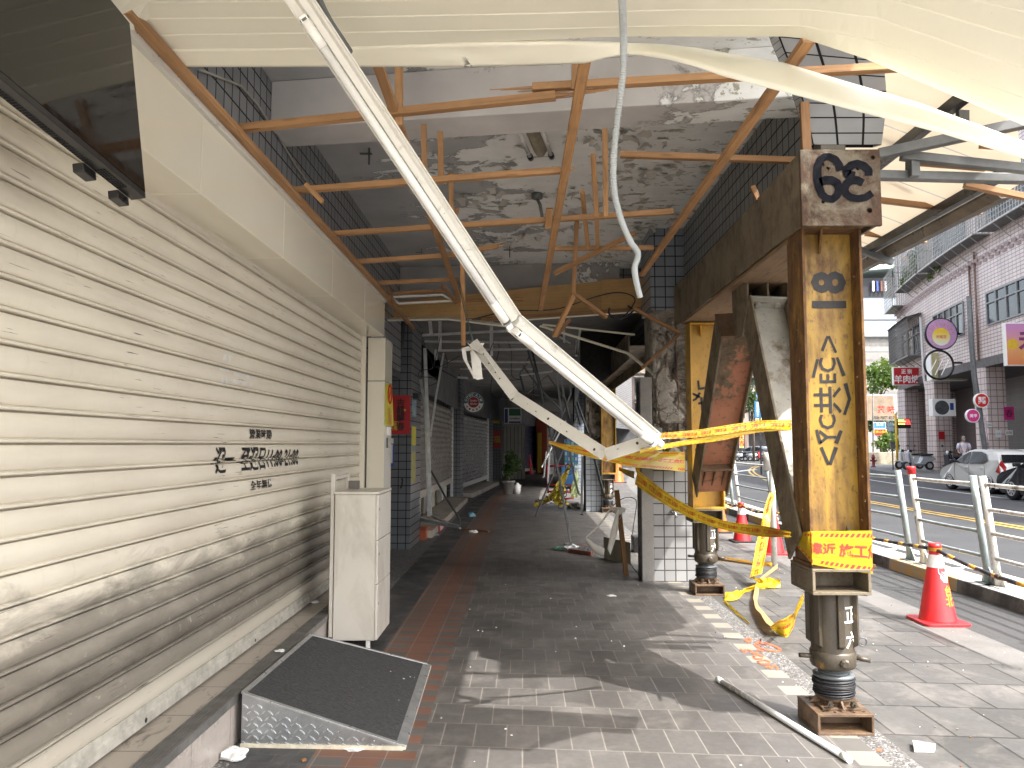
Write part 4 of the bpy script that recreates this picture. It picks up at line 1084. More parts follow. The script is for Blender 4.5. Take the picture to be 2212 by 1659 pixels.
# tube lying on the paving and litter
a, c = AZ(1551, 1467, 0.018), AZ(1834, 1640, 0.018)
ft = thing('loose_lamp_tube', 'white lamp tube lying on the paving beside the steel foot', 'lamp tube', tuple((a+c)/2))
d = (c-a).normalized()
g = MB(); g.tube([a, c], 0.0165, 20); g.build('tube', M['tube_glass'], ft)
for p, q in ((a, 1), (c, -1)):
    g = MB(); g.tube([p+d*q*0.05, p-d*q*0.006], 0.0178, 20); 
    for s_ in (-1, 1): g.tube([p-d*q*0.006+V((0.006*s_,0,0)), p-d*q*0.018+V((0.006*s_,0,0))], 0.0015, 6, 1)
    g.build('cap', [M['white_plastic'], M['dark_steel']], ft)
def crumple(u, v, r, name, mat, label, cat_, z=0.0, squash=0.5, group=None):
    p = AZ(u, v, z); g = MB(); bm = bmesh.new(); bmesh.ops.create_icosphere(bm, subdivisions=3, radius=1)
    o = rnd.random()*50
    for w_ in bm.verts:
        k = 1 + 0.55*noise.noise(w_.co*1.7 + V((o,0,0))) + 0.25*noise.noise(w_.co*4.5 + V((0,o,0)))
        q = w_.co*k; g.v.append(p + V((q.x*r*1.3, q.y*r*1.3, max(0.001, (q.z+0.55)*r*squash))))
    bm.verts.index_update()
    for f in bm.faces: g.face([w_.index for w_ in f.verts])
    bm.free(); return solo(g, name, mat, label, cat_, group)
crumple(508, 1637, 0.045, 'paper_scrap', M['white_paper'], 'crumpled white paper against the near corner of the ramp', 'paper', 0, 0.6)
crumple(770, 1612, 0.05, 'torn_tissue', M['white_paper'], 'torn white tissue at the foot of the chequer plate', 'paper', 0, 0.15)
crumple(606, 1407, 0.02, 'paper_scrap', M['white_paper'], 'white paper scrap on the step nosing beside the ramp', 'paper', STEP+0.009, 0.3)
crumple(681, 1303, 0.022, 'paper_scrap', M['white_paper'], 'white paper scrap on the step at the shutter bottom', 'paper', STEP, 0.6)
crumple(655, 1643, 0.012, 'dry_leaf', M['wood_old'], 'curled brown dry leaf in front of the ramp', 'leaf', 0, 0.5)
# ================================================================== steel shoring
M['rust_yellow'] = worn('rusty_yellow_paint', (0.38,0.225,0.027), (0.115,0.058,0.022), 0.50, 3.2, 0.5, (0.035,0.018,0.010), (1,1,0.55), 0.5, 0.7, 0.07)
M['rust_flange'] = worn('rust_eaten_flange', (0.34,0.19,0.026), (0.115,0.055,0.02), 0.58, 4.0, 0.6, (0.03,0.014,0.008), (1,1,0.5), 0.6, 0.8, 0.08)
M['yellow_steel'] = worn('yellow_steel_paint', (0.50,0.28,0.026), (0.16,0.08,0.03), 0.40, 3.0, 0.5, (0.04,0.02,0.01), (1,1,0.5), 0.3, 0.5, 0.06)
M['brown_steel'] = worn('brown_rusty_steel', (0.185,0.150,0.100), (0.085,0.056,0.035), 0.44, 4.0, 0.7, (0.016,0.011,0.008), (1,1,1), 0.7, 0.4, 0.1)
M['end_plate'] = worn('flaking_khaki_steel', (0.135,0.108,0.066), (0.060,0.034,0.021), 0.53, 4.5, 0.7, (0.035,0.024,0.018), (1,1,1), 0.7, 0.2, 0.07)
M['orange_steel'] = worn('flaking_orange_paint', (0.38,0.155,0.085), (0.13,0.095,0.06), 0.47, 2.2, 0.7, (0.05,0.035,0.025), (1,1,0.6), 0.5, 0.3, 0.02)
M['grey_brace'] = worn('dusty_grey_paint', (0.33,0.32,0.28), (0.15,0.12,0.085), 0.40, 3.0, 0.7, (0.05,0.035,0.025), (1,1,0.6), 0.4, 0.3, 0.05)
M['jack'] = worn('greasy_brown_jack', (0.070,0.058,0.042), (0.20,0.115,0.03), 0.40, 7.0, 0.5, (0.02,0.015,0.01), (1,1,0.6), 0.5, 0.5, 0.03, 0.2)
M['foot'] = worn('rusty_brown_foot', (0.155,0.095,0.052), (0.075,0.045,0.028), 0.44, 6.0, 0.6, (0.025,0.016,0.01), (1,1,1), 0.5, 0.2, 0.1)
def cut(o, pts, axis, depth=0.2):
    """drill bolt holes: pts = [(centre, radius)]"""
    g = MB()
    for p, r in pts: g.lathe([(r, -depth/2), (r, depth/2)], p, axis, 14, smooth=False)
    c = g.build('drill', M['black_plastic'])
    md = o.modifiers.new('holes', 'BOOLEAN'); md.object = c; md.operation = 'DIFFERENCE'; md.solver = 'EXACT'
    dg = bpy.context.evaluated_depsgraph_get(); dg.update()
    me = bpy.data.meshes.new_from_object(o.evaluated_get(dg)); o.modifiers.clear(); o.data = me
    bpy.data.objects.remove(c)
def hbar(p0, p1, w, d, side, mats, names, parent, tf=0.016, tw=0.012, web_off=0.0, bevel=0.003):
    """rolled H section: flanges square to side, web between"""
    p0, p1 = V(p0), V(p1); ax = (p1-p0).normalized(); s = V(side); s = (s - ax*ax.dot(s)).normalized(); n = ax.cross(s)
    out = []
    for k in (-1, 1):
        g = MB(); o = s*k*(w/2-tf/2)
        g.prism([p0+o-s*tf/2-n*d/2, p0+o+s*tf/2-n*d/2, p0+o+s*tf/2+n*d/2, p0+o-s*tf/2+n*d/2], p1-p0)
        out.append(g.build(names[0], mats[0], parent, bevel=bevel))
    g = MB(); q = n*web_off
    g.prism([p0+q-s*(w/2-tf-0.0005)-n*tw/2, p0+q+s*(w/2-tf-0.0005)-n*tw/2, p0+q+s*(w/2-tf-0.0005)+n*tw/2, p0+q-s*(w/2-tf-0.0005)+n*tw/2], p1-p0)
    out.append(g.build(names[1], mats[1], parent))
    return out

def shore_post(cx, yf, zt, label, mats, holes=False, group='yellow shoring posts on screw jacks'):
    """cx: centre, yf: front of the foot, zt: top of the post"""
    P = thing('shoring_post', label, 'shoring post', (cx, yf+0.15, 0), group)
    w = 0.292; y0, y1 = yf, yf+0.30; x0, x1 = cx-w/2, cx+w/2; cy = yf+0.15
    # foot: open steel box
    g = MB(); g.box((x0,y0,0),(x1,y1,0.014)); g.box((x0,y0,0.092),(x1,y1,0.108)); g.box((x0,y0,0.0142),(x0+0.014,y1,0.0918)); g.box((x1-0.014,y0,0.0142),(x1,y1,0.0918)); g.box((x0+0.0145,cy-0.01,0.0142),(x1-0.0145,cy+0.005,0.0918))
    ft = g.build('foot_box', M['foot'], P, bevel=0.003)
    cut(ft, [(V((cx+a*0.105, cy+b*0.11, 0.1)), 0.011) for a in (-1,1) for b in (-1,1)] + [(V((cx+a*0.05, cy+b*0.12, 0.1)), 0.011) for a in (-1,1) for b in (-1,1)], (0,0,1), 0.05)
    g = MB(); g.lathe([(0.075,0.108),(0.075,0.135),(0.095,0.150),(0.095,0.168)], (cx,cy,0), seg=32); g.box((cx-0.10,cy-0.10,0.1085),(cx+0.10,cy+0.10,0.122))
    for a in (-1, 1):
        for b in (0, 1):
            e = V((a,0,0)) if b else V((0,a,0)); f = V((0,1,0)) if b else V((1,0,0))
            g.prism([V((cx,cy,0.1225))+e*0.135-f*0.006, V((cx,cy,0.1225))+e*0.07-f*0.006, V((cx,cy,0.165))+e*0.09-f*0.006], f*0.012)
    g.build('swivel_plate', M['foot'], P, bevel=0.002)
    g = MB()
    for a in (-0.06, 0.055): g.lathe([(0.017,0),(0.017,0.02),(0.008,0.02),(0.008,0.035)], (cx+a, cy-0.10, 0.142), (0.25*a/abs(a),-1,0), 6, smooth=False)
    g.build('bolt', M['jack'], P)
    g = MB(); g.lathe([(0.072,0.166),(0.072,0.31)], (cx,cy,0), seg=32)
    for k in range(9): g.lathe([(0.072,0.172+k*0.0145),(0.079,0.178+k*0.0145),(0.079,0.181+k*0.0145),(0.072,0.187+k*0.0145)], (cx,cy,0), seg=32, cap=False)
    g.build('screw', M['dark_steel'], P)
    g = MB(); r = random.Random(int(cx*100))
    for k in range(9):
        z = 0.172+k*0.0095; rr = 0.104 + r.uniform(-0.004,0.004)
        g.tube([(cx+rr*math.cos(a*0.2618), cy+rr*math.sin(a*0.2618), z+0.012*math.sin(a*0.2618+k)*0.4) for a in range(25)], 0.0042, 8, cap=False)
    g.lathe([(0.100,0.166),(0.100,0.255)], (cx,cy,0), seg=32); g.lathe([(0.082,0.25),(0.105,0.262),(0.105,0.275),(0.080,0.28)], (cx,cy,0), seg=32, mat=1)
    g.build('cable_coil', [M['cable'], M['dark_steel']], P)
    g = MB(); g.lathe([(0.085,0.30),(0.112,0.315),(0.118,0.33),(0.118,0.392),(0.113,0.398),(0.110,0.40),(0.110,0.715)], (cx,cy,0), seg=40)
    for a in (-90, -35, 35, 145, 215):
        q = V((math.cos(R(a)), math.sin(R(a)), 0)); t_ = V((-q.y,q.x,0)); c = V((cx,cy,0))
        g.prism([c+q*0.105-t_*0.016+V((0,0,0.42)), c+q*0.135-t_*0.016+V((0,0,0.44)), c+q*0.135-t_*0.016+V((0,0,0.714)), c+q*0.105-t_*0.016+V((0,0,0.714))], t_*0.032)
    cyl = g.build('jack_cylinder', M['jack'], P, bevel=0.002)
    g = MB(); g.tube([(cx-0.185,cy-0.02,0.372),(cx-0.10,cy-0.01,0.365)], 0.013, 12); g.build('turning_pin', M['jack'], cyl); g = MB(); g.tube([(cx+0.10,cy-0.02,0.362),(cx+0.18,cy-0.05,0.352)], 0.013, 12)
    g.build('turning_pin', M['jack'], cyl); g = MB(); g.lathe([(0.026,0),(0.026,0.012),(0.016,0.02)], (cx+0.015,cy-0.117,0.352), (0,-1,0), 8, smooth=False); g.build('grease_nut', M['jack'], cyl); g = MB(); g.tube([(cx+0.13,cy-0.06,0.705),(cx+0.165,cy-0.075,0.703)], 0.010, 10)
    g.build('side_pin', M['jack'], cyl)
    g = MB(); g.tube([(cx+0.13+0.022*math.cos(a*0.5236), cy-0.075, 0.455+0.022*math.sin(a*0.5236)) for a in range(13)], 0.004, 8, cap=False); g.build('ring', M['dark_steel'], cyl)
    for body, z in (('正', 0.60), ('六', 0.47)):
        g = MB(); q = V((math.sin(R(40)), -math.cos(R(40)), 0))
        g.text(body, (0,0,0), (1,0,0), (0,0,1), size=0.085, bold=0.02, dice=0.012, fn=lambda x, y: (cx+0.1125*math.sin(R(38)+x/0.11), cy-0.1125*math.cos(R(38)+x/0.11), z+y))
        g.build('lettering', M['white_ink'], cyl)
    # stub box between jack and post
    ww = 0.305; a0, a1 = cx-ww/2-0.01, cx+ww/2-0.01
    g = MB(); g.box((a0,y0-0.03,0.717),(a1,y1,0.733)); g.box((a0,y0-0.03,0.836),(a1,y1,0.852)); g.box((a0,y0-0.03,0.7335),(a0+0.016,y1,0.8355)); g.box((a1-0.016,y0-0.03,0.7335),(a1,y1,0.8355)); g.box((a0+0.0165,cy-0.0,0.7335),(a1-0.0165,cy+0.012,0.8355))
    g.build('stub_box', M['brown_steel'], P, bevel=0.003)
    # post
    c0, c1 = V((cx+0.010, cy-0.02, 0.875)), V((cx+0.012, cy-0.02, zt-0.016))
    fl = hbar(c0, c1, 0.325, 0.235, (1,0,0), (mats[0], mats[1]), ('flange','web'), P)
    if holes:
        r = random.Random(3)
        for f, xs, k0 in ((fl[1], 1, 0.95), (fl[0], -1, 1.0)):
            pts = []
            z = k0
            while z < zt-0.1:
                pts.append((V((cx+0.011+xs*0.154, cy-0.02 + r.uniform(-0.055,0.03)*1.0 - 0.03, z)), r.uniform(0.007,0.011)))
                z += r.uniform(0.10, 0.22)
            cut(f, pts, (1,0,0), 0.12)
            f.data.materials.clear(); f.data.materials.append(mats[0])
    g = MB(); g.box((cx-0.158,cy-0.165,0.853),(cx+0.176,cy+0.125,0.874)); g.build('end_plate', mats[0], P, bevel=0.003); g = MB(); g.box((cx-0.156,cy-0.165,zt-0.015),(cx+0.180,cy+0.125,zt))
    g.prism([(cx-0.05,cy-0.15,zt-0.0155),(cx-0.02,cy-0.03,zt-0.0155),(cx-0.02,cy-0.03,zt-0.13)], (0.012,0,0))
    g.build('end_plate', mats[0], P, bevel=0.003)
    return P, fl, (cx, cy)

f1 = AZ(1768, 1589); cx1 = (f1.x + AZ(1888, 1588).x)/2; yf1 = f1.y
post1, fl1, (pcx, pcy) = shore_post(cx1, yf1, AY(1800, 487, yf1).z, 'tall rusty yellow shoring post marked 18, the nearest of the row', (M['rust_flange'], M['rust_yellow']), True)
ywf = pcy - 0.02 - 0.0075
def stencil(post, name, parts, mat):
    g = MB()
    for fn_ in parts: fn_(g)
    return g.build(name, mat, post)
def pz(v, y=ywf): return AY(1800, v, y).z
def px(u, v, y=ywf): return AY(u, v, y)
g = MB(); q = px(1790, 626); g.text('18', q, (0,0,1), (-1,0,0), width=pz(592)-pz(672), bold=0.035, off=0.0015); g.build('stencil_number', M['black_ink'], post1)
for body, v in (('EC', 800), ('共', 864), ('YC', 928)):
    g = MB(); g.text(body, px(1788, v), (0,0,1), (-1,0,0), size=0.092 if body != '共' else 0.15, bold=0.012, off=0.0015); g.build('stencil_letters', M['black_ink'], post1)
g = MB(); fn2 = lambda x, y: px(x, y) + V((0,-0.0015,0))
for L in ([(1788,726),(1776,758)],[(1790,726),(1806,762)],[(1766,776),(1757,815)],[(1808,772),(1823,812)],[(1826,828),(1835,862),(1824,896)],[(1764,928),(1772,958)],[(1817,930),(1806,958)],[(1774,966),(1790,1004)],[(1806,966),(1793,1004)]):
    g.stroke(L, 8, 0, fn2, 3)
g.build('stencil_lines', M['black_ink'], post1)
f2 = AZ(1503, 1287); cx2 = (f2.x + AZ(1565, 1287).x)/2
post2, fl2, (qcx, qcy) = shore_post(cx2, f2.y, AY(1520, 697, f2.y).z, 'bright yellow shoring post beside the cracked pillar', (M['yellow_steel'], M['yellow_steel']))
g = MB(); yy = qcy - 0.0275; fn3 = lambda x, y: AY(x, y, yy) + V((0,-0.0015,0))
for L in ([(1508,822),(1510,840),(1524,838),(1527,850)],[(1487,848),(1500,852),(1512,858)],[(1487,870),(1503,862),(1512,848)],[(1515,858),(1517,888)],[(1508,872),(1527,868)]): g.stroke(L, 5, 0, fn3, 3)
g.build('painted_mark', M['black_ink'], post2)
f3 = AZ(1308, 1108); post3, _, _ = shore_post(f3.x+0.08, f3.y, 2.75, 'yellow shoring post deep in the walkway behind the dangling frames', (M['yellow_steel'], M['rust_yellow']))

# header beam
BA, BB = AY(1733, 487, yf1-0.10), AY(1460, 702, 8.35)
hb = thing('header_beam', 'heavy rusty steel beam resting on the shoring posts', 'steel beam', tuple(BA), 'steel header beams on the shoring posts')
wdt = 0.415
a, c = BA + V((wdt/2, 0, 0.205)), BB + V((wdt/2, 0, 0.205))
pl = hbar(a + V((0,0.02,0)), c, wdt, 0.40, (1,0,0), (M['brown_steel'], M['brown_steel']), ('flange','web'), hb)
g = MB(); g.box((BA.x-0.003, BA.y-0.006, BA.z-0.004), (BA.x+wdt+0.006, BA.y+0.019, BA.z+0.412)); ep = g.build('end_plate', M['end_plate'], hb, bevel=0.004)
def ef(x, y):      # pixels of an enlarged view of the end plate
    q = AY((3050 + x*0.226)/1.8228, (500 + y*0.226)/1.8228, BA.y-0.0085); return q
cut(ep, [(ef(*p) , r) for p, r in (((1715,530),0.012),((1535,640),0.010),((1448,722),0.010),((1455,1225),0.011),((1660,1450),0.014),((930,720),0.010),((845,650),0.009),((850,1300),0.010),((940,1225),0.009))], (0,1,0), 0.1)
def spray():
    t = NT('blue_black_spray'); n = t.noise(t.co('Object'), 25, 6, 0.7)
    return t.fin(t.ramp(n, [(0.3,(0.005,0.005,0.007)),(0.65,(0.013,0.014,0.019))]), 0.95, spec=0.1)
M['spray'] = spray()
off_ = 0.0
g = MB()
for L in ([(1150,760),(1120,660),(1060,570),(960,520),(870,520),(790,580),(750,690),(745,800),(745,900),(775,1040),(820,1170),(900,1240),(1010,1260),(1090,1190),(1125,1090),(1090,980),(1000,930),(890,925),(790,960)],
          [(1640,850),(1640,760),(1560,680),(1440,640),(1330,670),(1250,750),(1270,830),(1400,850)],[(1540,980),(1440,925),(1330,930),(1250,990),(1215,1080),(1245,1170),(1330,1230),(1450,1250),(1580,1230),(1700,1150)]):
    off_ += 0.0004; g.stroke(L, 160, 0, lambda x, y: ef(x, y) + V((0,-off_,0)), 6)
g.build('sprayed_number', M['spray'], hb)
g = MB()
for k in range(9):
    t = 0.12 + k*0.095; p = a.lerp(c, t) + V((-0.04, 0, -0.222)); g.box((p.x-0.16, p.y-0.19, p.z-0.013), (p.x+0.235, p.y+0.19, p.z+0.013))
g.build('timber_packing', wood('packing_timber', (0.30,0.20,0.12), (0.14,0.085,0.05), 0.8), hb, bevel=0.003)
g = MB()
for z in (0.12, 0.3):
    for d in (0.06, 0.14, 0.3, 0.38): g.lathe([(0.016,0),(0.016,0.012)], (c.x-wdt/2-0.001, c.y-d, c.z-0.2+z), (-1,0,0), 6, smooth=False)
g.box((c.x-wdt/2-0.014, c.y-0.45, c.z-0.23), (c.x-wdt/2-0.0005, c.y+0.01, c.z+0.215))
g.build('splice_plate', M['brown_steel'], hb, bevel=0.002)
hb2 = thing('header_beam', 'dark steel beam over the far shoring post, deep in the walkway', 'steel beam', (1.6, 16, 2.8), 'steel header beams on the shoring posts')
hbar((1.66, 10.6, 2.86), (1.78, 19.5, 2.86), 0.4, 0.38, (1,0,0), (M['brown_steel'], M['brown_steel']), ('flange','web'), hb2)

# bracket and the two raking braces
br = thing('brace_bracket', 'double steel box bracket under the beam joining two raking braces', 'bracket', (1.75, 5.7, 2.6))
k0, k1 = AY(1614, 655, 5.55), AY(1704, 600, 5.55)
g = MB(); x0, x1, z0, z1, ya, yb = k0.x, k1.x, k0.z, k1.z, 5.55, 5.95
for lo, hi in (((x0,ya,z0),(x1,yb,z0+0.018)), ((x0,ya,z1-0.014),(x1,yb,z1)), ((x0,ya,z0+0.0185),(x0+0.014,yb,z1-0.0145)), ((x1-0.012,ya,z0+0.0185),(x1,yb,z1-0.0145)), (((x0+x1)/2-0.007,ya,z0+0.0185),((x0+x1)/2+0.007,yb,z1-0.0145)), ((x0+0.0145,yb-0.03,z0+0.0185),((x0+x1)/2-0.0075,yb-0.015,z1-0.0145)), (((x0+x1)/2+0.0075,yb-0.03,z0+0.0185),(x1-0.0125,yb-0.015,z1-0.0145))): g.box(lo, hi)
g.prism([(x0,ya,z0-0.0005),(x0,yb,z0-0.0005),(x0,yb-0.06,z0-0.22),(x0,ya+0.15,z0-0.22)], (0.014,0,0)); g.build('box', M['brown_steel'], br, bevel=0.003)
b1 = thing('raking_brace', 'dusty grey raking brace running down to the nearest post', 'brace', (1.7, 5, 2), 'raking braces under the beam')
p, q = V(((x0+x1)/2, 5.62, z0-0.03)), V((AY(1712,1060,4.30).x+0.14, 4.30, 0.93))
hbar(p, q, 0.28, 0.25, (1,0,0), (M['brown_steel'], M['grey_brace']), ('flange','web'), b1, web_off=0.02)
ax_ = (q-p).normalized(); nn = ax_.cross(V((1,0,0)))
g = MB(); g.bar(p-ax_*0.0, p+ax_*0.02, 0.27, 0.24, nn)
for s_ in (-0.07, 0.07): g.lathe([(0.022,0),(0.022,0.02)], p + ax_*0.02 + V((s_,0,0)) + nn*(-0.06 if nn.y > 0 else 0.06), ax_, 8, smooth=False)
g.build('cap_plate', M['grey_brace'], b1, bevel=0.002)
b2 = thing('raking_brace', 'orange flaking raking brace running down to the post by the pillar', 'brace', (1.7, 6.5, 2), 'raking braces under the beam')
p, q = AY(1594, 700, 5.95), AY(1533, 1050, 7.50)
hbar(p, q, 0.30, 0.26, (1,0,0), (M['brown_steel'], M['orange_steel']), ('flange','web'), b2, web_off=0.06)
ax_ = (q-p).normalized(); nn = ax_.cross(V((1,0,0)))
g = MB()
for t in (0.0, 0.80): r_ = p.lerp(q, t); g = MB(); g.bar(r_, r_+ax_*0.02, 0.31, 0.27, nn); g.build('end_stiffener', M['foot'], b2, bevel=0.002)
g = MB()
for s_ in (-0.09, 0.0, 0.09): r_ = p.lerp(q, 0.81); g.prism([r_+V((s_-0.006,0,0))-nn*0.12, r_+V((s_-0.006,0,0))+nn*0.12, q+V((s_-0.006,0,0))+nn*0.05, q+V((s_-0.006,0,0))-nn*0.05], V((0.012,0,0)))
g.build('end_stiffener', M['foot'], b2, bevel=0.002)

# ================================================================== barrier tape
def tapemat(name, c):
    t = NT(name); o = t.co('Object')
    col = t.ramp(t.noise(o, 12, 4), [(0.3, tuple(x*0.88 for x in c)), (0.7, tuple(min(1,x*1.1) for x in c))])
    t.fin(col, 0.28, 0, t.bump(t.noise(t.co('Object', (1,1,6)), 7, 3), 0.25, 0.02))
    tr = t.n('ShaderNodeBsdfTranslucent'); t.set(tr.inputs[0], col)
    mx = t.n('ShaderNodeMixShader'); mx.inputs[0].default_value = 0.3
    t.t.links.new(t.b.outputs[0], mx.inputs[1]); t.t.links.new(tr.outputs[0], mx.inputs[2]); t.t.links.new(mx.outputs[0], t.out.inputs[0])
    return t.mat
M['tape'] = tapemat('yellow_tape_film', (0.58,0.41,0.02))
M['tape_o'] = tapemat('orange_tape_film', (0.60,0.30,0.025))
M['tape_back'] = tapemat('pale_tape_back', (0.66,0.40,0.18))
def tape(name, up, lo, label, n=60, body=None, textw=None, stripe=0.16, mat='tape', wr=0.012, kink=0.0, group='yellow barrier tapes', rev=False, P=None, start=0.03):
    U = [AY(*p) if len(p) == 3 and not isinstance(p, Vector) else p for p in up]; L = [AY(*p) if not isinstance(p, Vector) else p for p in lo]
    def srf(s, t, off=0.0):
        a, c = cat(U, min(max(s,0),1)), cat(L, min(max(s,0),1)); q = a.lerp(c, t)
        s2 = min(s+0.01, 1); s1 = s2-0.02
        d = cat(U, s2) - cat(U, max(s1,0)); nn = d.cross(c-a)
        nn = nn.normalized() if nn.length > 1e-9 else V((0,-1,0))
        if nn.dot(V((0,0,EYE))-q) < 0: nn = -nn
        wv = wr*noise.noise(V((s*9, t*2.5, len(name)*1.7+up[0][0]*0.01)))
        return q + nn*(wv + off)
    g = MB(); g.grid(lambda a, b: srf(a, b), n, 6)
    lu = sum((cat(U,(i+1)/30)-cat(U,i/30)).length for i in range(30)); hgt = max((cat(U,s)-cat(L,s)).length for s in (0.3,0.5,0.8))
    if stripe:
        k = 0.0; pitch = 0.026; i = 0
        while k < lu:
            i += 1
            if i % 14 > 1:
                for t0, t1 in ((0.07, 0.16), (0.84, 0.93)):
                    b = len(g.v); s0, s1, sk = k/lu, (k+pitch*0.55)/lu, 0.4*pitch/lu
                    g.v += [srf(s0+sk, t0, .0016), srf(s1+sk, t0, .0016), srf(s1, t1, .0016), srf(s0, t1, .0016)]
                    g.face((b,b+1,b+2,b+3), 1)
            k += pitch
    if body:
        k = textw or hgt*0.42; s_ = 0.10
        tv, tf, bb = text_mesh(body, 0.03); ww = (bb[2]-bb[0])/(bb[3]-bb[1])*k
        x = ww/2 + start
        while x < lu + ww/2:
            x0 = x
            sg = -1 if rev else 1
            def fn(X, Y, x0=x0):
                return srf((x0+X*sg)/lu, 0.5 - Y*sg/hgt, .0018)
            tv, tf, bb = text_mesh(body, 0.03); kk = k/(bb[3]-bb[1]); cx, cy = (bb[0]+bb[2])/2, (bb[1]+bb[3])/2
            tv2, tf2 = dice_mesh(tv, tf, 0.03/kk); b = len(g.v); ok = []
            for X, Y in tv2: g.v.append(fn((X-cx)*kk, (Y-cy)*kk)); ok.append(-0.0 <= (x0+(X-cx)*kk*sg)/lu <= 1.0)
            for f in tf2:
                if all(ok[i] for i in f): g.face([b+i for i in f], 1)
            x += ww + k*1.1
    return solo(g, name, [M[mat], M['red_ink']], label, 'tape', group)
TXT = '施工危險 請勿靠近'
tape('barrier_tape', [(1418,936,3.9),(1500,929,3.93),(1560,920,3.95),(1640,909,4.0),(1709,907,4.08)], [(1420,949,3.9),(1500,945,3.93),(1560,938,3.95),(1640,927,4.0),(1709,929,4.08)], 'upper twisted tape strand from lamp end to nearest post', 50, '施工危險', 0.02, rev=True, wr=0.004)
tape('barrier_tape', [(1384,968,3.88),(1480,951,3.93),(1560,938,3.97),(1640,926,4.02),(1708,921,4.1)], [(1382,979,3.88),(1480,962,3.93),(1560,951,3.97),(1640,934,4.02),(1708,930,4.1)], 'lower narrow tape strand from lamp end to nearest post', 50, None, wr=0.004)
tape('barrier_tape', [(1186,952,7.4),(1250,963,7.7),(1376,973,8.2),(1430,975,8.50),(1480,976,8.52)], [(1186,958,7.4),(1236,977,7.7),(1321,999,8.0),(1375,1010,8.2),(1480,1019,8.52)], 'wide printed tape stretched across the cracked pillar', 70, TXT, 0.085)
tape('barrier_tape', [(1376,1014,8.1),(1426,1053,7.2),(1484,1091,6.4),(1558,1123,5.5),(1643,1135,4.7),(1709,1149,4.12)], [(1372,1046,8.1),(1426,1084,7.2),(1484,1116,6.4),(1558,1143,5.5),(1643,1159,4.7),(1709,1160,4.12)], 'long sagging tape from the pillar to the nearest post', 90, TXT, 0.05)
tape('barrier_tape', [(1362,978,8.35),(1370,1005,8.3),(1378,1030,8.25)], [(1380,978,8.3),(1382,1005,8.25),(1384,1032,8.2)], 'short folded tape hanging at the pillar edge', 20, None, mat='tape_o', stripe=0)
tape('barrier_tape', [(1337,1008,9.6),(1352,1014,9.2),(1370,1018,8.6)], [(1337,1016,9.6),(1352,1026,9.2),(1370,1034,8.6)], 'bit of tape coming round behind the pillar edge', 20, '施工', 0.02)
xl, xr, yfr = pcx-0.162, pcx+0.155, pcy-0.172
tape('barrier_tape', [AX(1709,1150,xl), V((xl, yfr, AY(1745,1148,yfr).z)), V((xl+0.006, yfr-0.004, AY(1746,1147,yfr).z)), AY(1815,1147,yfr-0.002), AY(1884,1146,yfr-0.003)],
     [AX(1712,1170,xl), V((xl, yfr, AY(1744,1217,yfr).z)), V((xl+0.006, yfr-0.004, AY(1746,1219,yfr).z)), AY(1815,1230,yfr-0.002), AY(1885,1240,yfr-0.003)], 'wide printed tape wrapped around the nearest post', 80, '請勿靠近 施工危險', 0.070, wr=0.003, start=0.20)
def cq(x, y): return ((2800+x*0.4219)/1.8228, (1900+y*0.4219)/1.8228)
def hang(L, y): return [(*cq(a, b), y_) for (a, b), y_ in zip(L, y)]
yy_ = [9.35, 9.2, 9.0, 8.8, 8.5, 8.2]
tape('barrier_tape', hang([(545,95),(500,230),(470,390),(430,540),(400,700),(365,885)], yy_), hang([(606,88),(562,230),(550,400),(530,560),(500,720),(474,850)], yy_), 'crumpled orange red tape hanging from the white sign pole', 60, TXT, 0.05, mat='tape', wr=0.03)
def gr(L, z): return [AZ(*cq(a, b), z_) for (a, b), z_ in zip(L, z)]
tape('barrier_tape', gr([(365,880),(440,895),(520,890),(640,905)], [0.10,0.09,0.08,0.09]), gr([(362,892),(440,935),(520,985),(645,982)], [0.05,0.01,0.01,0.01]), 'tape folded on the paving at the foot of the hanging tape', 30, None, stripe=0, wr=0.02)
tape('barrier_tape', gr([(640,915),(420,950),(300,1000),(235,1012),(132,1022)], [0.06,0.06,0.05,0.06,0.05]), gr([(645,985),(420,998),(300,1040),(240,1100),(120,1105)], [0.0,0.004,0.004,0.006,0.004]), 'plain yellow tape end lying towards the second post foot', 40, None, stripe=0, wr=0.02)
tape('barrier_tape', gr([(130,1100),(200,1160),(260,1220),(360,1310)], [0.02,0.03,0.02,0.02]), gr([(110,1110),(190,1190),(250,1240),(352,1318)], [0.004]*4), 'thin yellow tape tail along the pebble band', 30, None, stripe=0)
tape('barrier_tape', gr([(620,758),(500,860),(425,935),(402,1040),(400,1130),(450,1220),(520,1310),(570,1350)], [0.05,0.05,0.05,0.06,0.06,0.07,0.08,0.08]), gr([(618,800),(520,880),(455,940),(445,1040),(430,1120),(480,1205),(560,1290),(600,1340)], [0.01]*8), 'rolled pale back of tape snaking over the paving', 50, None, mat='tape_back', stripe=0)
tape('barrier_tape', gr([(545,1345),(640,1290),(720,1250),(770,1215),(800,1150),(856,1030)], [0.10,0.14,0.16,0.18,0.28,0.44]), gr([(575,1375),(640,1425),(720,1435),(780,1320),(800,1230),(862,1120)], [0.004,0.004,0.004,0.05,0.16,0.34]), 'printed tape loop on the paving rising behind the post jack', 50, TXT, 0.05, wr=0.01)
tape('barrier_tape', gr([(60,690),(250,715),(420,738),(570,745)], [0.05,0.05,0.05,0.05]), gr([(60,700),(250,735),(420,760),(570,785)], [0.004]*4), 'orange tape strip lying flat between second post and sign pole', 30, None, mat='tape_o', stripe=0)

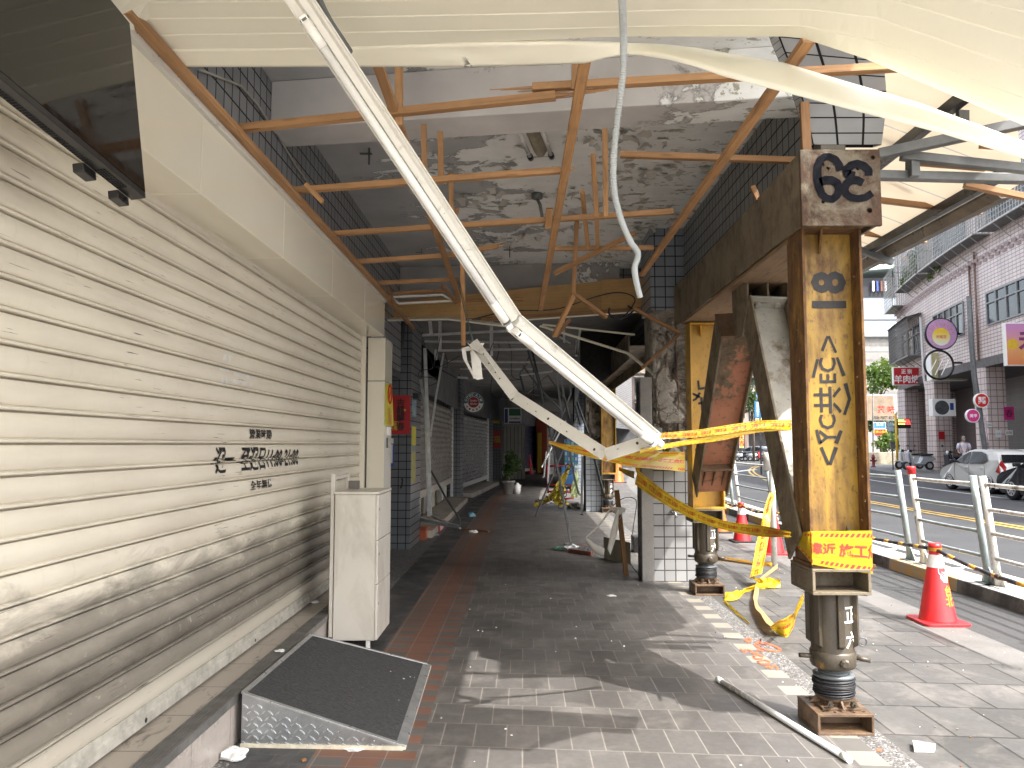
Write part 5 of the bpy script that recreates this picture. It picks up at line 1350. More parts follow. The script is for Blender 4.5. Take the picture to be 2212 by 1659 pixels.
# ================================================================== street awning
aw = thing('street_awning', 'cream roofed steel awning along the street edge of the walkway', 'awning', (2.6, 6, 3.2))
def awz(x): return 3.13 + (3.3 - x) * 0.40
def roof():
    t = NT('cream_awning_sheet'); s = t.sep(t.co('Object'))
    c = t.ramp(t.noise(t.co('Object', (0.5, 3, 1)), 2.0, 4), [(0.3,(0.74,0.68,0.58)),(0.7,(0.82,0.77,0.68))])
    ln = t.math('LESS_THAN', t.math('MODULO', t.math('ADD', s[1], 100.0), 0.62), 0.016)
    t.fin(t.mix(ln, c, (0.12,0.20,0.42)), 0.5)
    tr = t.n('ShaderNodeBsdfTranslucent'); tr.inputs[0].default_value = (0.80,0.75,0.66,1)
    mx = t.n('ShaderNodeMixShader'); mx.inputs[0].default_value = 0.38
    t.t.links.new(t.b.outputs[0], mx.inputs[1]); t.t.links.new(tr.outputs[0], mx.inputs[2]); t.t.links.new(mx.outputs[0], t.out.inputs[0])
    return t.mat
AW0, AW1 = 3.55, 19.0
g = MB(); g.prism([(1.99,3.2,awz(1.99)),(2.5,3.35,awz(2.5)),(2.65,4.05,awz(2.65)),(3.20,4.85,awz(3.20)),(3.20,AW1,awz(3.20)),(1.99,AW1,awz(1.99))], (0,0,0.006)); g.build('roof_sheet', roof(), aw)
for i, (x, w_, h_, m_) in enumerate(((3.02,0.05,0.07,'black_plastic'),(2.45,0.05,0.07,'black_plastic'))):
    g = MB(); g.bar((x, AW0+1.05*(x-1.99)+0.05, awz(x)-0.045), (x, AW1, awz(x)-0.045), w_, h_, (0,0,1)); g.build('purlin', M[m_], aw)
g = MB(); g.prism([(3.10,AW0,3.185),(3.10,AW0,3.165),(3.15,AW0,3.115),(3.23,AW0,3.125),(3.25,AW0,3.20),(3.245,AW0,3.20),(3.222,AW0,3.133),(3.155,AW0,3.124)], (0,AW1-AW0-1.45,0))
for q_ in g.v: q_.y += 1.45
g.build('gutter', plain('weathered_steel_gutter', (0.17,0.145,0.115), 0.35, 0.5, 0.35, 6), aw)
g = MB(); g.bar((3.075, 5.0, 3.185), (3.075, AW1, 3.185), 0.035, 0.012); g.build('edge_flashing', M['galv'], aw)
for (u0,v0,y0,u1,v1,y1,w_,h_) in ((1896,379,4.45,2340,390,4.45,0.06,0.05),(1896,334,4.35,2340,238,4.15,0.065,0.055),(1946,336,4.4,2340,378,4.3,0.055,0.05),(1905,240,4.5,2065,238,4.5,0.05,0.05),(1905,262,4.9,2062,256,4.9,0.03,0.03),(1905,284,5.3,2062,278,5.3,0.045,0.03)):
    g = MB(); g.bar(AY(u0,v0,y0), AY(u1,v1,y1), w_, h_); g.build('truss_tube', M['grey_steel'], aw, bevel=0.004)
for (u,v0,v1,y,w_) in ((1975,338,382,4.4,0.05),(2079,240,284,4.3,0.06),(1962,345,384,4.46,0.02)):
    g = MB(); g.bar(AY(u,v0,y), AY(u,v1,y), w_, 0.04, (0,1,0)); g.build('strut', M['grey_steel'], aw, bevel=0.003)
for y in (6.6, 9.0):
    g = MB(); g.bar((2.0,y,awz(2.0)-0.10),(3.2,y,awz(3.2)-0.10),0.05,0.05); g.build('rafter', M['dark_steel'], aw)
for i, (u0,v0,y0,u1,v1,y1) in enumerate(((1896,432,5.55,2118,459,5.62),(1870,504,6.40,1999,521,6.44),(1870,561,7.2,1912,567,7.2),(2118,312,4.25,2340,326,4.2),(2083,398,4.7,2340,452,4.6),(1985,350,4.5,2130,362,4.5))):
    g = MB(); g.bar(AY(u0,v0,y0), AY(u1,v1,y1), 0.045, 0.036); g.build('soffit_batten', M['wood'], aw, bevel=0.002)
# ================================================================== street side
M['rail_white'] = worn('chipped_white_rail', (0.70,0.69,0.64), (0.16,0.15,0.13), 0.40, 9.0, 0.45, (0.05,0.04,0.035), (1,1,0.6), 0.3, 0.3, 0.03)
M['rail_grey'] = worn('chipped_grey_green_rail', (0.30,0.35,0.35), (0.62,0.62,0.58), 0.36, 8.0, 0.45, (0.35,0.34,0.30), (1,1,0.5), 0.25, 0.4, 0.02)
M['cone_red'] = plain('red_cone_plastic', (0.62,0.025,0.03), 0.42, var=0.12, scale=5)
M['cone_orange'] = plain('orange_cone_plastic', (0.72,0.13,0.03), 0.5, var=0.1, scale=5)
M['sticker'] = plain('pale_blue_sticker', (0.42,0.66,0.74), 0.5, var=0.15, scale=25)
XK = 4.72
def railing(ya, yb, m0, m1, label, cap=None):
    t = thing('street_railing', label, 'railing', (XK+bend(ya), ya, 0.09), 'pipe railing sections on the kerb island')
    lean = V((-0.105, 0, 1.03))
    for y, m in ((ya, m0), (yb, m1)):
        g = MB(); b = V((XK+bend(y), y, 0.09)); g.tube([b, b+lean*1.06], 0.036, 16); p = g.build('post', m, t)
        g = MB()
        for k in (-1, 1): g.prism([b+V((0.0,k*0.03,0)), b+V((0.0,k*0.13,0)), b+V((0.0,k*0.035,0))+lean*0.17], (0.008,0,0))
        g.box((b.x-0.07,b.y-0.13,0.092),(b.x+0.07,b.y+0.13,0.10)); g.build('foot_plate', m, p)
    for h in (0.98, 0.74, 0.51, 0.27):
        a, c = V((XK+bend(ya), ya, 0.09))+lean*h, V((XK+bend(yb), yb, 0.09))+lean*h
        g = MB(); n = 8; g.tube([a.lerp(c, i/n) + V((0.0,0,-0.006*math.sin(math.pi*i/n))) for i in range(n+1)], 0.021, 12); g.build('rail', m1 if h > 0.9 else m0, t)
    if cap is not None:
        b = V((XK+bend(cap), cap, 0.09)) + lean*1.06; g = MB(); g.lathe([(0.046,-0.03),(0.046,0.02),(0.05,0.022),(0.05,0.05),(0.042,0.058)], b, lean, 18); g.build('lamp_cap', M['cone_red'], t)
    return t
railing(5.55, 7.83, M['rail_white'], M['rail_white'], 'white railing section at the right edge, the nearest one')
railing(8.0, 9.25, M['rail_grey'], M['rail_white'], 'short grey railing section with a red lamp cap, right of the nearest post', 9.25)
railing(9.58, 11.9, M['rail_grey'], M['rail_grey'], 'grey railing section mostly hidden behind the nearest shoring post')
railing(12.15, 14.3, M['rail_grey'], M['rail_grey'], 'grey railing section just behind the white sign pole')
railing(14.7, 17.0, M['rail_grey'], M['rail_white'], 'railing section with a red cap left of the white sign pole', 15.0 if False else 14.7)
railing(17.5, 19.8, M['rail_grey'], M['rail_grey'], 'farthest grey railing section beside the second shoring post')

def cone(p, h, label, mat='cone_red', base='cone_red', white=True, sticker=None, grp='traffic cones along the pavement'):
    t = thing('traffic_cone', label, 'traffic cone', tuple(p), grp)
    p = V(p); g = MB(); r0, r1 = h*0.225, h*0.052
    g.lathe([(r0, 0.022), (r0*0.98, 0.03), (r1*1.35, h*0.89), (r1*1.3, h*0.90), (r1*1.3, h*0.94), (r1*1.5, h*0.945), (r1*1.4, h), (r1*0.7, h)], p, seg=40); g.build('cone_body', M[mat], t)
    if white:
        f = lambda z: r0*0.98 + (r1*1.35 - r0*0.98)*(z-0.03)/(h*0.89-0.03) + 0.0025
        g = MB(); g.lathe([(f(h*0.70), h*0.70), (f(h*0.86), h*0.86)], p, seg=40, cap=False); g.build('reflective_collar', M['white_plastic'], t)
    g = MB(); s = h*0.29
    n = 8; pts = []
    for cx_, cy_, a0 in ((s-.05,s-.05,0),(-s+.05,s-.05,90),(-s+.05,-s+.05,180),(s-.05,-s+.05,270)):
        for k in range(5): a = R(a0+k*22.5); pts.append(p + V((cx_+.05*math.cos(a), cy_+.05*math.sin(a), 0.002)))
    g.prism(pts, (0,0,0.022)); g.build('base', M[base], t, bevel=0.004)
    if sticker:
        f = lambda z: r0*0.98 + (r1*1.35 - r0*0.98)*(z-0.03)/(h*0.89-0.03) + 0.003
        def sf(x, y):
            z = y; rr = f(z); a = R(-78) + x/rr; return p + V((rr*math.cos(a), rr*math.sin(a), z))
        g = MB(); b = len(g.v); sh_ = [(-0.04,0.685),(0.045,0.68),(0.052,0.62),(0.045,0.535),(0.02,0.505),(-0.015,0.52),(-0.035,0.56),(-0.032,0.60),(-0.045,0.63)]
        g.v += [sf(x+0.01, y*h/0.98) for x, y in sh_]; g.face(range(len(sh_)), 0); g.build('sticker', M['sticker'], t)
        g = MB(); g.text('注', (0,0,0), (1,0,0), (0,0,1), size=0.05, dice=0.012, fn=lambda x, y: sf(x+0.012, y+0.62*h) + V((0,-0.002,0))); g.text('意', (0,0,0), (1,0,0), (0,0,1), size=0.04, dice=0.012, fn=lambda x, y: sf(x+0.012, y+0.555*h) + V((0,-0.002,0))); g.build('sticker_print', M['white_ink'], t)
        g = MB(); g.text('台\n北', (0,0,0), (1,0,0), (0,0,1), size=0.17, bold=0.03, dice=0.015, fn=lambda x, y: sf(x+0.03, y+0.36*h)); g.build('lettering', plain('orange_cone_print', (0.80,0.25,0.03), 0.5), t)
    return p + V((0,0,h*0.925))
def cone_at(u, v, h, *a, **k): return cone(AZ(u, v), h, *a, **k)
cA = cone_at(2026, 1344, 0.66, 'red traffic cone with white collar and blue sticker, the nearest one', sticker=True)
cB = cone_at(1603, 1170, 0.60, 'red traffic cone with dark base left of the sign pole', base='rubber')
cC = cone_at(1672, 1196, 0.62, 'red traffic cone half hidden behind the white sign pole', white=False)
cD = cone_at(1556, 1150, 0.62, 'orange cone with dark base showing beside the second jack', 'cone_orange', 'rubber')
cE = cone(AY(1335, 1040, 26.0)*1.0 if False else AZ(1335, 1042, 0.0), 1.1, 'orange traffic cone seen through the far gap in the walkway', 'cone_orange', 'rubber', False)
cF = cone_at(1143, 1024, 1.0, 'red traffic cone standing in the dark at the walkway end', 'cone_red', 'cone_red', False)
def bar_(a, c, label):
    g = MB(); d = c-a; L = d.length; k = 0; x = 0.0
    while x < L:
        w_ = 0.19 if k % 2 == 0 else 0.085; e = min(L, x+w_)
        sag = lambda q: V((0,0,-0.05*math.sin(math.pi*q/L)))
        g.tube([a+d*(x/L)+sag(x), a+d*(e/L)+sag(e)], 0.0165, 12, k % 2); x = e; k += 1
    for q in (0.0, 0.5, 1.0): p = a+d*q + V((0,0,-0.05*math.sin(math.pi*q))); dn = d.normalized(); g.tube([p-dn*0.02, p+dn*0.02], 0.020, 12, 0)
    g.lathe([(0.055,-0.012),(0.055,0.012)], a, seg=20, mat=1, cap=False); g.lathe([(0.055,-0.006),(0.055,0.014)], c, seg=20, mat=1, cap=False)
    return solo(g, 'cone_bar', [plain('black_bar_plastic', (0.03,0.03,0.032), 0.4), plain('orange_bar_band', (0.62,0.32,0.04), 0.4)], label, 'cone bar', 'striped bars between the cones')
bar_(cA, AY(2335, 1292, 5.1), 'black and yellow bar from the nearest cone towards the right edge')
bar_(cC, cA, 'black and yellow bar running back from the nearest cone behind the post')
bar_(cB, cC, 'black and yellow bar between the two cones by the sign pole')
bar_(cD, cB, 'black and yellow bar behind the second jack')

# sign pole with a drum of bus routes
sp = thing('bus_route_pole', 'white pole with a white drum of bus route 657 times', 'sign pole', tuple(AZ(1673, 1222)))
b, tp = AZ(1673, 1222), AY(1664, 893, AZ(1673,1222).y)
g = MB(); g.tube([b, tp], 0.036, 20); g.build('pole', worn('dull_white_pole', (0.74,0.73,0.69), (0.4,0.36,0.3), 0.30, 5.0, 0.4, bump=0.05), sp)
ax = (tp-b).normalized(); c0 = b.lerp(tp, 0.62)
g = MB(); g.lathe([(0.10,0),(0.10,0.25)], c0, ax, 40); dr = g.build('route_drum', M['white_plastic'], sp)
g = MB(); g.lathe([(0.102,-0.006),(0.102,0.002)], c0, ax, 40); g.lathe([(0.102,0.248),(0.102,0.256)], c0, ax, 40); g.build('rim', M['grey_steel'], dr)
def df(x, y): a = R(-98) + x/0.1015; return c0 + ax*y + V((0.1015*math.cos(a), 0.1015*math.sin(a), 0))
g = MB(); g.text('657', b, (1,0,0), (0,0,1), size=0.038, bold=0.03, dice=0.01, fn=lambda x, y: df(x+0.01, y+0.195))
for k in range(12): g.v += [df(-0.10+k*0.018, 0.232), df(-0.10+(k+1)*0.018, 0.232), df(-0.10+(k+1)*0.018, 0.242), df(-0.10+k*0.018, 0.242)]; n=len(g.v); g.face((n-4,n-3,n-2,n-1))
g.build('route_number', plain('maroon_print', (0.25,0.03,0.06), 0.5), dr)
g = MB()
for k in range(9):
    for j in range(2):
        x, y = 0.0 + k*0.0095 - 0.01, 0.13 - j*0.07; b_ = len(g.v); g.v += [df(x, y-0.022), df(x+0.005, y-0.022), df(x+0.005, y+0.022), df(x, y+0.022)]; g.face((b_,b_+1,b_+2,b_+3))
g.build('timetable_lines', plain('grey_print', (0.45,0.45,0.45), 0.5), dr)

# ------------------------------------------------------------------ pink tiled building across the street
XB = 19.3
pk = thing('pink_tiled_building', 'pink tiled building across the street with barred balconies and a dark arcade', 'building', (XB+2, 36, 0))
def pink_tile(name, c=(0.72,0.605,0.57), bw=0.32, rh=0.16):
    t = NT(name); vec = t.co('UV', loc=(50,50,0))
    col, f = t.brick(vec, bw, rh, 0.016, tuple(x*0.94 for x in c), tuple(x*1.05 for x in c), (0.22,0.165,0.155), 0.0)
    n = t.noise(t.co('Object', (1,1,0.35)), 0.9, 7, 0.65)
    col = t.mix(0.55, col, t.ramp(n, [(0.3, 0.62), (0.65, 1.08)]), 'MULTIPLY')
    return t.fin(col, 0.4, 0, t.bump(f, 0.3, 0.01, inv=True))
M['pink'] = pink_tile('pink_wall_tile'); M['pink_sq'] = pink_tile('pink_square_tile', (0.66,0.55,0.52), 0.28, 0.28)
M['win'] = plain('dim_window_glass', (0.045,0.055,0.06), 0.08, var=0.5, scale=1.2)
M['win_frame'] = plain('grey_window_frame', (0.22,0.23,0.235), 0.4)
g = MB(); wallstrip(g, XB, 8, 50.5, 5.3, 17, 0, 1.5)
g.poly([(XB+bend(50.5),50.5,0.05),(XB+9+bend(50.5),50.5,0.05),(XB+9+bend(50.5),50.5,17),(XB+bend(50.5),50.5,17)], 0, ((0,0),(9,0),(9,17),(0,17))); g.build('wall', M['pink'], pk)
g = MB(); wallstrip(g, XB-0.06, 8, 50.5, 4.95, 5.34, 0, 1.5); strip(g, XB-0.06, XB+4.5, 8, 50.5, 4.95, 0, 1.5); g.build('arcade_lintel', plain('dark_lintel', (0.10,0.09,0.088), 0.6, var=0.3), pk)
g = MB(); wallstrip(g, XB+3.6, 8, 50.5, 0.1, 4.95, 0, 1.5); g.build('arcade_back_wall', pink_tile('shaded_pink_back', (0.16,0.13,0.125), 0.3, 0.3), pk)  # pink tile darkened in colour for the shade inside the arcade
g = MB(); strip(g, XB-0.1, XB+3.7, 8, 50.5, 0.16, 0, 1.5); wallstrip(g, XB-0.1, 8, 50.5, 0.03, 0.16, 0, 1.5); g.build('arcade_plinth', M['concrete'], pk)
for y in (20.6, 27.5, 34.5, 41.5, 48.6):
    x = XB + bend(y); g = MB()
    for lo, hi in (((x,y,0.16),(x+0.85,y+0.95,4.95)),):
        x0,y0,z0 = lo; x1,y1,z1 = hi
        for q, uv in (([(x0,y0,z0),(x0,y1,z0),(x0,y1,z1),(x0,y0,z1)],0.95),([(x1,y0,z0),(x0,y0,z0),(x0,y0,z1),(x1,y0,z1)],0.85),([(x0,y1,z0),(x1,y1,z0),(x1,y1,z1),(x0,y1,z1)],0.85)):
            g.poly(q, 0, ((0,0),(uv,0),(uv,z1-z0),(0,z1-z0)))
    g.build('pillar', M['pink_sq'], pk)
def slats(mb, x, y0, y1, z0, z1, pitch=0.11):
    z = z0
    while z < z1: wallstrip(mb, x, y0, y1, z, min(z1, z+pitch*0.62), 0, 1.5); z += pitch
M['dk_shutter'] = plain('brown_grey_shutter', (0.15,0.135,0.125), 0.4, var=0.2)
for y0, y1 in ((21.8,27.2),(28.7,34.2),(35.8,38.0),(38.6,41.2)):
    g = MB(); slats(g, XB+3.52, y0, y1, 0.2, 3.2); g.build('shutter', M['dk_shutter'], pk)
def window(y0, y1, z0, z1, n, x=XB):
    g = MB(); wallstrip(g, x-0.012, y0, y1, z0, z1, 0, 1.0); w_ = g.build('window', M['win'], pk)
    g = MB()
    for k in range(n+1):
        y = y0 + (y1-y0)*k/n; g.box((x+bend(y)-0.07, y-0.04, z0), (x+bend(y)-0.013, y+0.04, z1))
    for z in (z0, z0+(z1-z0)*0.68, z1): 
        for k in range(n): ya, yb = y0+(y1-y0)*k/n, y0+(y1-y0)*(k+1)/n; g.bar((x+bend(ya)-0.045, ya, z), (x+bend(yb)-0.045, yb, z), 0.06, 0.06)
    g.build('window_frame', M['win_frame'], w_)
window(27.6, 34.0, 6.75, 8.15, 7); window(36.6, 41.0, 6.75, 8.3, 5); window(43.6, 48.5, 6.7, 8.4, 3)
window(20, 25.5, 6.75, 8.15, 5)
def grille(y0, y1, z0, z1, d, dens, mat, name='balcony_cage', roof=True, x=XB):
    g = MB(); n = max(2, int((y1-y0)*dens))
    P = lambda y, z, q: V((x+bend(y)-q, y, z))
    for k in range(n+1):
        y = y0+(y1-y0)*k/n; g.bar(P(y,z0,d), P(y,z1,d), 0.025, 0.025, (0,1,0))
    m = max(2, int((y1-y0)/2))
    for k in range(m):
        ya, yb = y0+(y1-y0)*k/m, y0+(y1-y0)*(k+1)/m
        zz_ = z0
        while zz_ <= z1+0.01: g.bar(P(ya,zz_,d), P(yb,zz_,d), 0.02, 0.02); zz_ += 0.22
        g.bar(P(ya,z0,d), P(yb,z0,d), 0.07, 0.07)
    for y in (y0, y1):
        for k in range(6): q = d*k/6; g.bar(P(y,z0,q), P(y,z1,q), 0.02, 0.02, (0,1,0))
        for z in (z0, (z0+z1)/2, z1): g.bar(P(y,z,0), P(y,z,d), 0.04, 0.04)
    for k in range(int((y1-y0)/1.1)):
        y = y0+0.4+k*1.1; g.bar(P(y,z0,d), P(y,z0-0.6,0.0), 0.035, 0.035)
    b = g.build(name, mat, pk)
    g = MB()
    n2 = max(1, int((y1-y0)/1.5)); bb = len(g.v)
    for k in range(n2+1): y = y0+(y1-y0)*k/n2; g.v += [P(y,z0-0.02,0), P(y,z0-0.02,d)]
    for k in range(n2): g.face((bb+2*k, bb+2*k+1, bb+2*k+3, bb+2*k+2))
    g.build('cage_floor', M['dark_steel'], b)
    return b
M['cage'] = plain('pale_steel_cage', (0.40,0.39,0.36), 0.45, 0.3, 0.2); M['cage_dk'] = plain('brown_grey_cage', (0.17,0.16,0.15), 0.5, 0.2, 0.2)
grille(18.0, 33.0, 10.7, 13.1, 0.75, 4.5, M['cage']); grille(33.4, 41.0, 10.7, 13.1, 0.75, 4.5, M['cage']); grille(41.3, 46.6, 10.7, 13.2, 0.75, 3.0, M['cage']); grille(47.0, 50.2, 10.0, 12.4, 0.8, 2.5, M['cage'])
grille(43.4, 49.0, 6.5, 8.7, 0.8, 5, M['cage_dk'], 'window_cage')
g = MB(); P = lambda y, z, q: V((XB+bend(y)-q, y, z)); bb = len(g.v)
for y in (43.3, 46.2, 49.1): g.v += [P(y,8.95,0.0), P(y,8.68,0.95)]
for k in range(2): g.face((bb+2*k, bb+2*k+1, bb+2*k+3, bb+2*k+2))
g.build('cage_roof', M['dark_steel'], pk)
for y in (22, 29, 36, 43): 
    g = MB(); wallstrip(g, XB-0.012, y, y+4.6, 10.9, 13.0, 0, 1.2); g.build('window', M['win'], pk)
g = MB()
for k in range(60): y = 14+k*0.6; g.box((XB+bend(y)-0.02, y, 9.6), (XB+bend(y)-0.004, y+0.3, 9.75)); g.box((XB+bend(y)-0.02, y+0.3, 9.78), (XB+bend(y)-0.004, y+0.6, 9.93))
g.build('chequer_course', plain('dark_pink_course', (0.30,0.20,0.19), 0.5), pk)
for (y, z0, z1) in ((35.6,0.2,10.0),(35.0,5.3,10.3)): g = MB(); g.tube([(XB+bend(y)-0.07,y,z0),(XB+bend(y)-0.07,y,z1)],0.05,10); g.build('downpipe', plain('rusty_downpipe', (0.22,0.14,0.11), 0.6, var=0.3), pk)
g = MB(); y = 42.6; g.tube([(XB+bend(y)-0.1,y+0.3,8.6),(XB+bend(y)-0.1,y+0.2,5.2),(XB+bend(y)-0.2,y-0.2,4.4),(XB+bend(y)-0.15,y-0.6,3.6)],0.07,10); g.build('downpipe', plain('white_downpipe', (0.55,0.54,0.52), 0.5), pk)
# small notices on its pillars
def notice(u0, v0, u1, v1, mat, label, body=None, y=34.4, ink='black_ink', grp='notices on the pink pillars'):
    a, c = AY(u0, v0, y), AY(u1, v1, y); g = MB(); g.box((a.x, y-0.012, c.z), (c.x, y, a.z))
    if body: g.text(body, V(((a.x+c.x)/2, y-0.0135, (a.z+c.z)/2)), (1,0,0), (0,0,1), width=(c.x-a.x)*0.75, mat=1)
    return solo(g, 'notice', [M[mat], M[ink]], label, 'notice', grp)
mg = plain('magenta_paper', (0.55,0.03,0.20), 0.5); M['magenta'] = mg
notice(2168, 879, 2191, 907, 'magenta', 'magenta paper hung on the pink pillar behind the cars', '春', 34.4)
notice(2131, 913, 2143, 923, 'white_paper', 'white house number 242 on the nearer pink pillar', '242', 34.4)
notice(2150, 929, 2163, 945, 'white_paper', 'small white poster low on the nearer pink pillar', '公告', 34.4, 'blue_ink')
notice(2171, 929, 2188, 940, 'white_paper', 'wide white notice low on the nearer pink pillar', '出租', 34.4)
notice(2027, 932, 2041, 949, 'red_paper', 'plain red paper square on the farther pink pillar', None, 41.4)

# ------------------------------------------------------------------ signs across the street
def frame_sign(name, u0, v0, u1, v1, y, mats, label, texts, depth=0.2, dirx=(1,0,0), border=None, cat_='shop sign'):
    a, c = AY(u0, v0, y), AY(u1, v1, y); x0, x1, z0, z1 = a.x, c.x, c.z, a.z
    t = thing(name, label, cat_, ((x0+x1)/2, y, z0))
    g = MB(); g.box((x0, y, z0), (x1, y+depth, z1)); g.build('casing', M['white_plastic'], t, bevel=0.02)
    g = MB(); e = 0.04; g.box((x0+e, y-0.012, z0+e), (x1-e, y-0.001, z1-e)); g.build('face_panel', mats, t)
    for body, fx, fz, h, m, b in texts:
        g = MB(); g.text(body, V((x0+(x1-x0)*fx, y-0.014, z0+(z1-z0)*fz)), (1,0,0), (0,0,1), size=(z1-z0)*h, mat=0, bold=b); g.build('lettering', M[m] if isinstance(m, str) else m, t)
    return t
frame_sign('shop_sign', 1929, 793, 1988, 832, 44.5, M['red_paper'], 'red sign with white 正宗羊肉焿 lettering hung off the pink building', [('正 宗', 0.5, 0.76, 0.26, 'white_ink', 0.03), ('羊肉焿', 0.5, 0.33, 0.46, 'white_ink', 0.02)])
cream_s = plain('pale_yellow_sign', (0.50,0.47,0.25), 0.4)
frame_sign('shop_sign', 2010, 761, 2090, 822, 40.5, cream_s, 'pale yellow box sign behind the empty black ring sign', [('小客台', 0.62, 0.45, 0.40, plain('grey_blue_print', (0.28,0.30,0.38), 0.5), 0.03)], 0.5)
def grad(name, stops, ax=2, lo=0, hi=1):
    t = NT(name); s = t.sep(t.co('Object')); f = t.math('DIVIDE', t.math('SUBTRACT', s[ax], lo), hi-lo)
    return t.fin(t.ramp(f, stops), 0.35)
zz0, zz1 = AY(2190, 790, 29.5).z, AY(2190, 690, 29.5).z
frame_sign('shop_sign', 2170, 697, 2320, 790, 29.5, grad('sunset_sign_print', [(0.0,(0.62,0.20,0.08)),(0.4,(0.66,0.34,0.14)),(0.75,(0.56,0.25,0.42)),(1.0,(0.46,0.24,0.52))], 2, zz0, zz1), 'purple to orange shop sign with 禾 at the right edge', [('禾', 0.36, 0.58, 0.5, plain('plum_print', (0.16,0.04,0.13), 0.5), 0.03), ('●', 0.10, 0.5, 0.24, 'gold_ink', 0), ('HEY SUN', 0.42, 0.2, 0.1, 'gold_ink', 0)])
ov = thing('round_sign', 'round lilac sign with a yellow egg shape on a black arm', 'round sign', tuple(AY(2034,721,37)))
c = AY(2034, 721, 37); r = 33/FPX*37
g = MB(); g.lathe([(r*1.05,0),(r*1.05,-0.16)], c, (0,-1,0), 48); g.build('casing', M['black_plastic'], ov)
g = MB(); g.lathe([(r*0.98,0.001),(r*0.98,0.012)], c, (0,-1,0), 48); g.build('face_panel', plain('lilac_print', (0.50,0.30,0.50), 0.35), ov)
g = MB(); q = c+V((-0.05*r,-0.014,-0.2*r)); g.lathe([(r*0.58,0),(r*0.58,0.003)], q, (0,-1,0), 40)
g.build('egg_mark', grad('egg_print', [(0.0,(0.75,0.78,0.72)),(0.35,(0.76,0.70,0.35)),(0.8,(0.80,0.55,0.03))], 2, q.z-0.58*r, q.z+0.58*r), ov)
g = MB(); g.text('禾曜里', q+V((0,-0.005,0)), (1,0,0), (0,0,1), width=r*0.7, bold=0.02)
for k in range(9): a = R(20+k*17.5); d_ = V((math.cos(a),0,math.sin(a))); g.bar(q+d_*r*0.72+V((0,-0.002,0)), q+d_*r*0.92+V((0,-0.002,0)), 0.035, 0.004, (0,1,0))
g.build('lettering', plain('orange_logo_print', (0.70,0.22,0.10), 0.5), ov)
g = MB(); g.bar(c+V((r,0.08,0.0)), c+V((r+1.9,0.5,0.05)), 0.1, 0.1); g.build('arm', M['black_plastic'], ov)
rg = thing('ring_sign', 'empty black ring of a sign under the round lilac sign', 'round sign', tuple(AY(2028,788,37)))
c = AY(2028, 788, 37); r = 31/FPX*37
g = MB(); g.tube([c+V((r*math.cos(a*0.1309), 0, r*math.sin(a*0.1309))) for a in range(49)], 0.055, 8, cap=False); g.build('ring', M['black_plastic'], rg)
g = MB()
for k in range(3): g.bar(c+V((-0.5+k*0.3,0,-0.5)), c+V((-0.1+k*0.3,0,0.25)), 0.04, 0.03)
g.build('inner_tubes', M['white_plastic'], rg)
g = MB(); g.bar(c+V((r,0.05,0.1)), c+V((r+1.9,0.4,0.12)), 0.09, 0.09); g.build('arm', M['black_plastic'], rg)
ac = thing('air_conditioner', 'white outdoor air conditioner unit mounted beside the farther pink pillar', 'air conditioner', tuple(AY(2040,899,39)))
a, c = AY(2014, 862, 39), AY(2066, 899, 39)
g = MB(); g.box((a.x,39,c.z),(c.x,39.4,a.z)); g.build('casing', M['white_plastic'], ac, bevel=0.02)
g = MB(); ctr = V(((a.x+c.x)/2-0.12,38.995,(a.z+c.z)/2))
for k in range(6): g.tube([ctr+V(((0.06+k*0.055)*math.cos(t*0.2618),0,(0.06+k*0.055)*math.sin(t*0.2618))) for t in range(25)], 0.012, 6, cap=False)
g.lathe([(0.36,0.002),(0.36,-0.002)], ctr+V((0,0.002,0)), (0,-1,0), 32); g.build('fan_grille', M['dark_steel'], ac)
g = MB(); g.box((c.x-0.3,38.99,a.z-0.55),(c.x-0.12,38.998,a.z-0.2)); g.build('energy_label', M['blue_ink'], ac)
up = thing('utility_pole', 'grey utility pole with round signs and pasted paper across the street', 'pole', (17.9, 31, 0))
P = [AY(2093,640,31), AY(2098,740,31), AY(2105,815,31), AY(2118,900,31), AY(2128,975,31), AY(2130,1020,31)]
P = [V((p.x,31,max(p.z,0.04))) for p in P]
g = MB(); g.tube(P, 0.10, 12); g.build('pole', M['grey_steel'], up)
g = MB(); g.tube([p+V((0.1,-0.03,0)) for p in P[3:5]], 0.06, 8); g.build('pasted_papers', plain('pasted_papers', (0.5,0.38,0.42), 0.7, var=0.5, scale=7), up)
for (u, v, r_, m_, body, lab) in ((2121,865,14,'red_paper','電腦\n維修','round red and white sign with small white lettering on the pole'),(2102,898,13,'magenta','美甲','round magenta sign just below the red one on the pole')):
    c = AY(u, v, 30.6); r = r_/FPX*30.6
    t = thing('pole_sign', lab, 'round sign', tuple(c)); g = MB(); g.lathe([(r*1.12,0),(r*1.12,-0.12)], c, (0,-1,0), 36); g.build('casing', M['white_plastic'], t)
    g = MB(); g.lathe([(r,0.001),(r,0.01)], c, (0,-1,0), 36); g.build('face_panel', M[m_], t)
    g = MB(); g.text(body, c+V((0,-0.012,0)), (1,0,0), (0,0,1), width=r*1.2, bold=0.02); g.build('lettering', M['white_ink'], t)
bs = thing('bus_display', 'yellow bus stop post with a small red and green dot display', 'bus display', tuple(AY(1936,1016,44)))
a, c = AY(1937,905,44), AY(1967,925,44); pb = AY(1936,1016,44)
g = MB(); g.tube([V((a.x-0.05,44,0.05)), V((a.x-0.05,44,a.z+0.3))], 0.06, 12); g.build('post', plain('yellow_post', (0.65,0.38,0.02), 0.4), bs)
g = MB(); g.box((a.x,43.95,c.z),(c.x,44.15,a.z)); g.build('display_case', M['black_plastic'], bs, bevel=0.01)
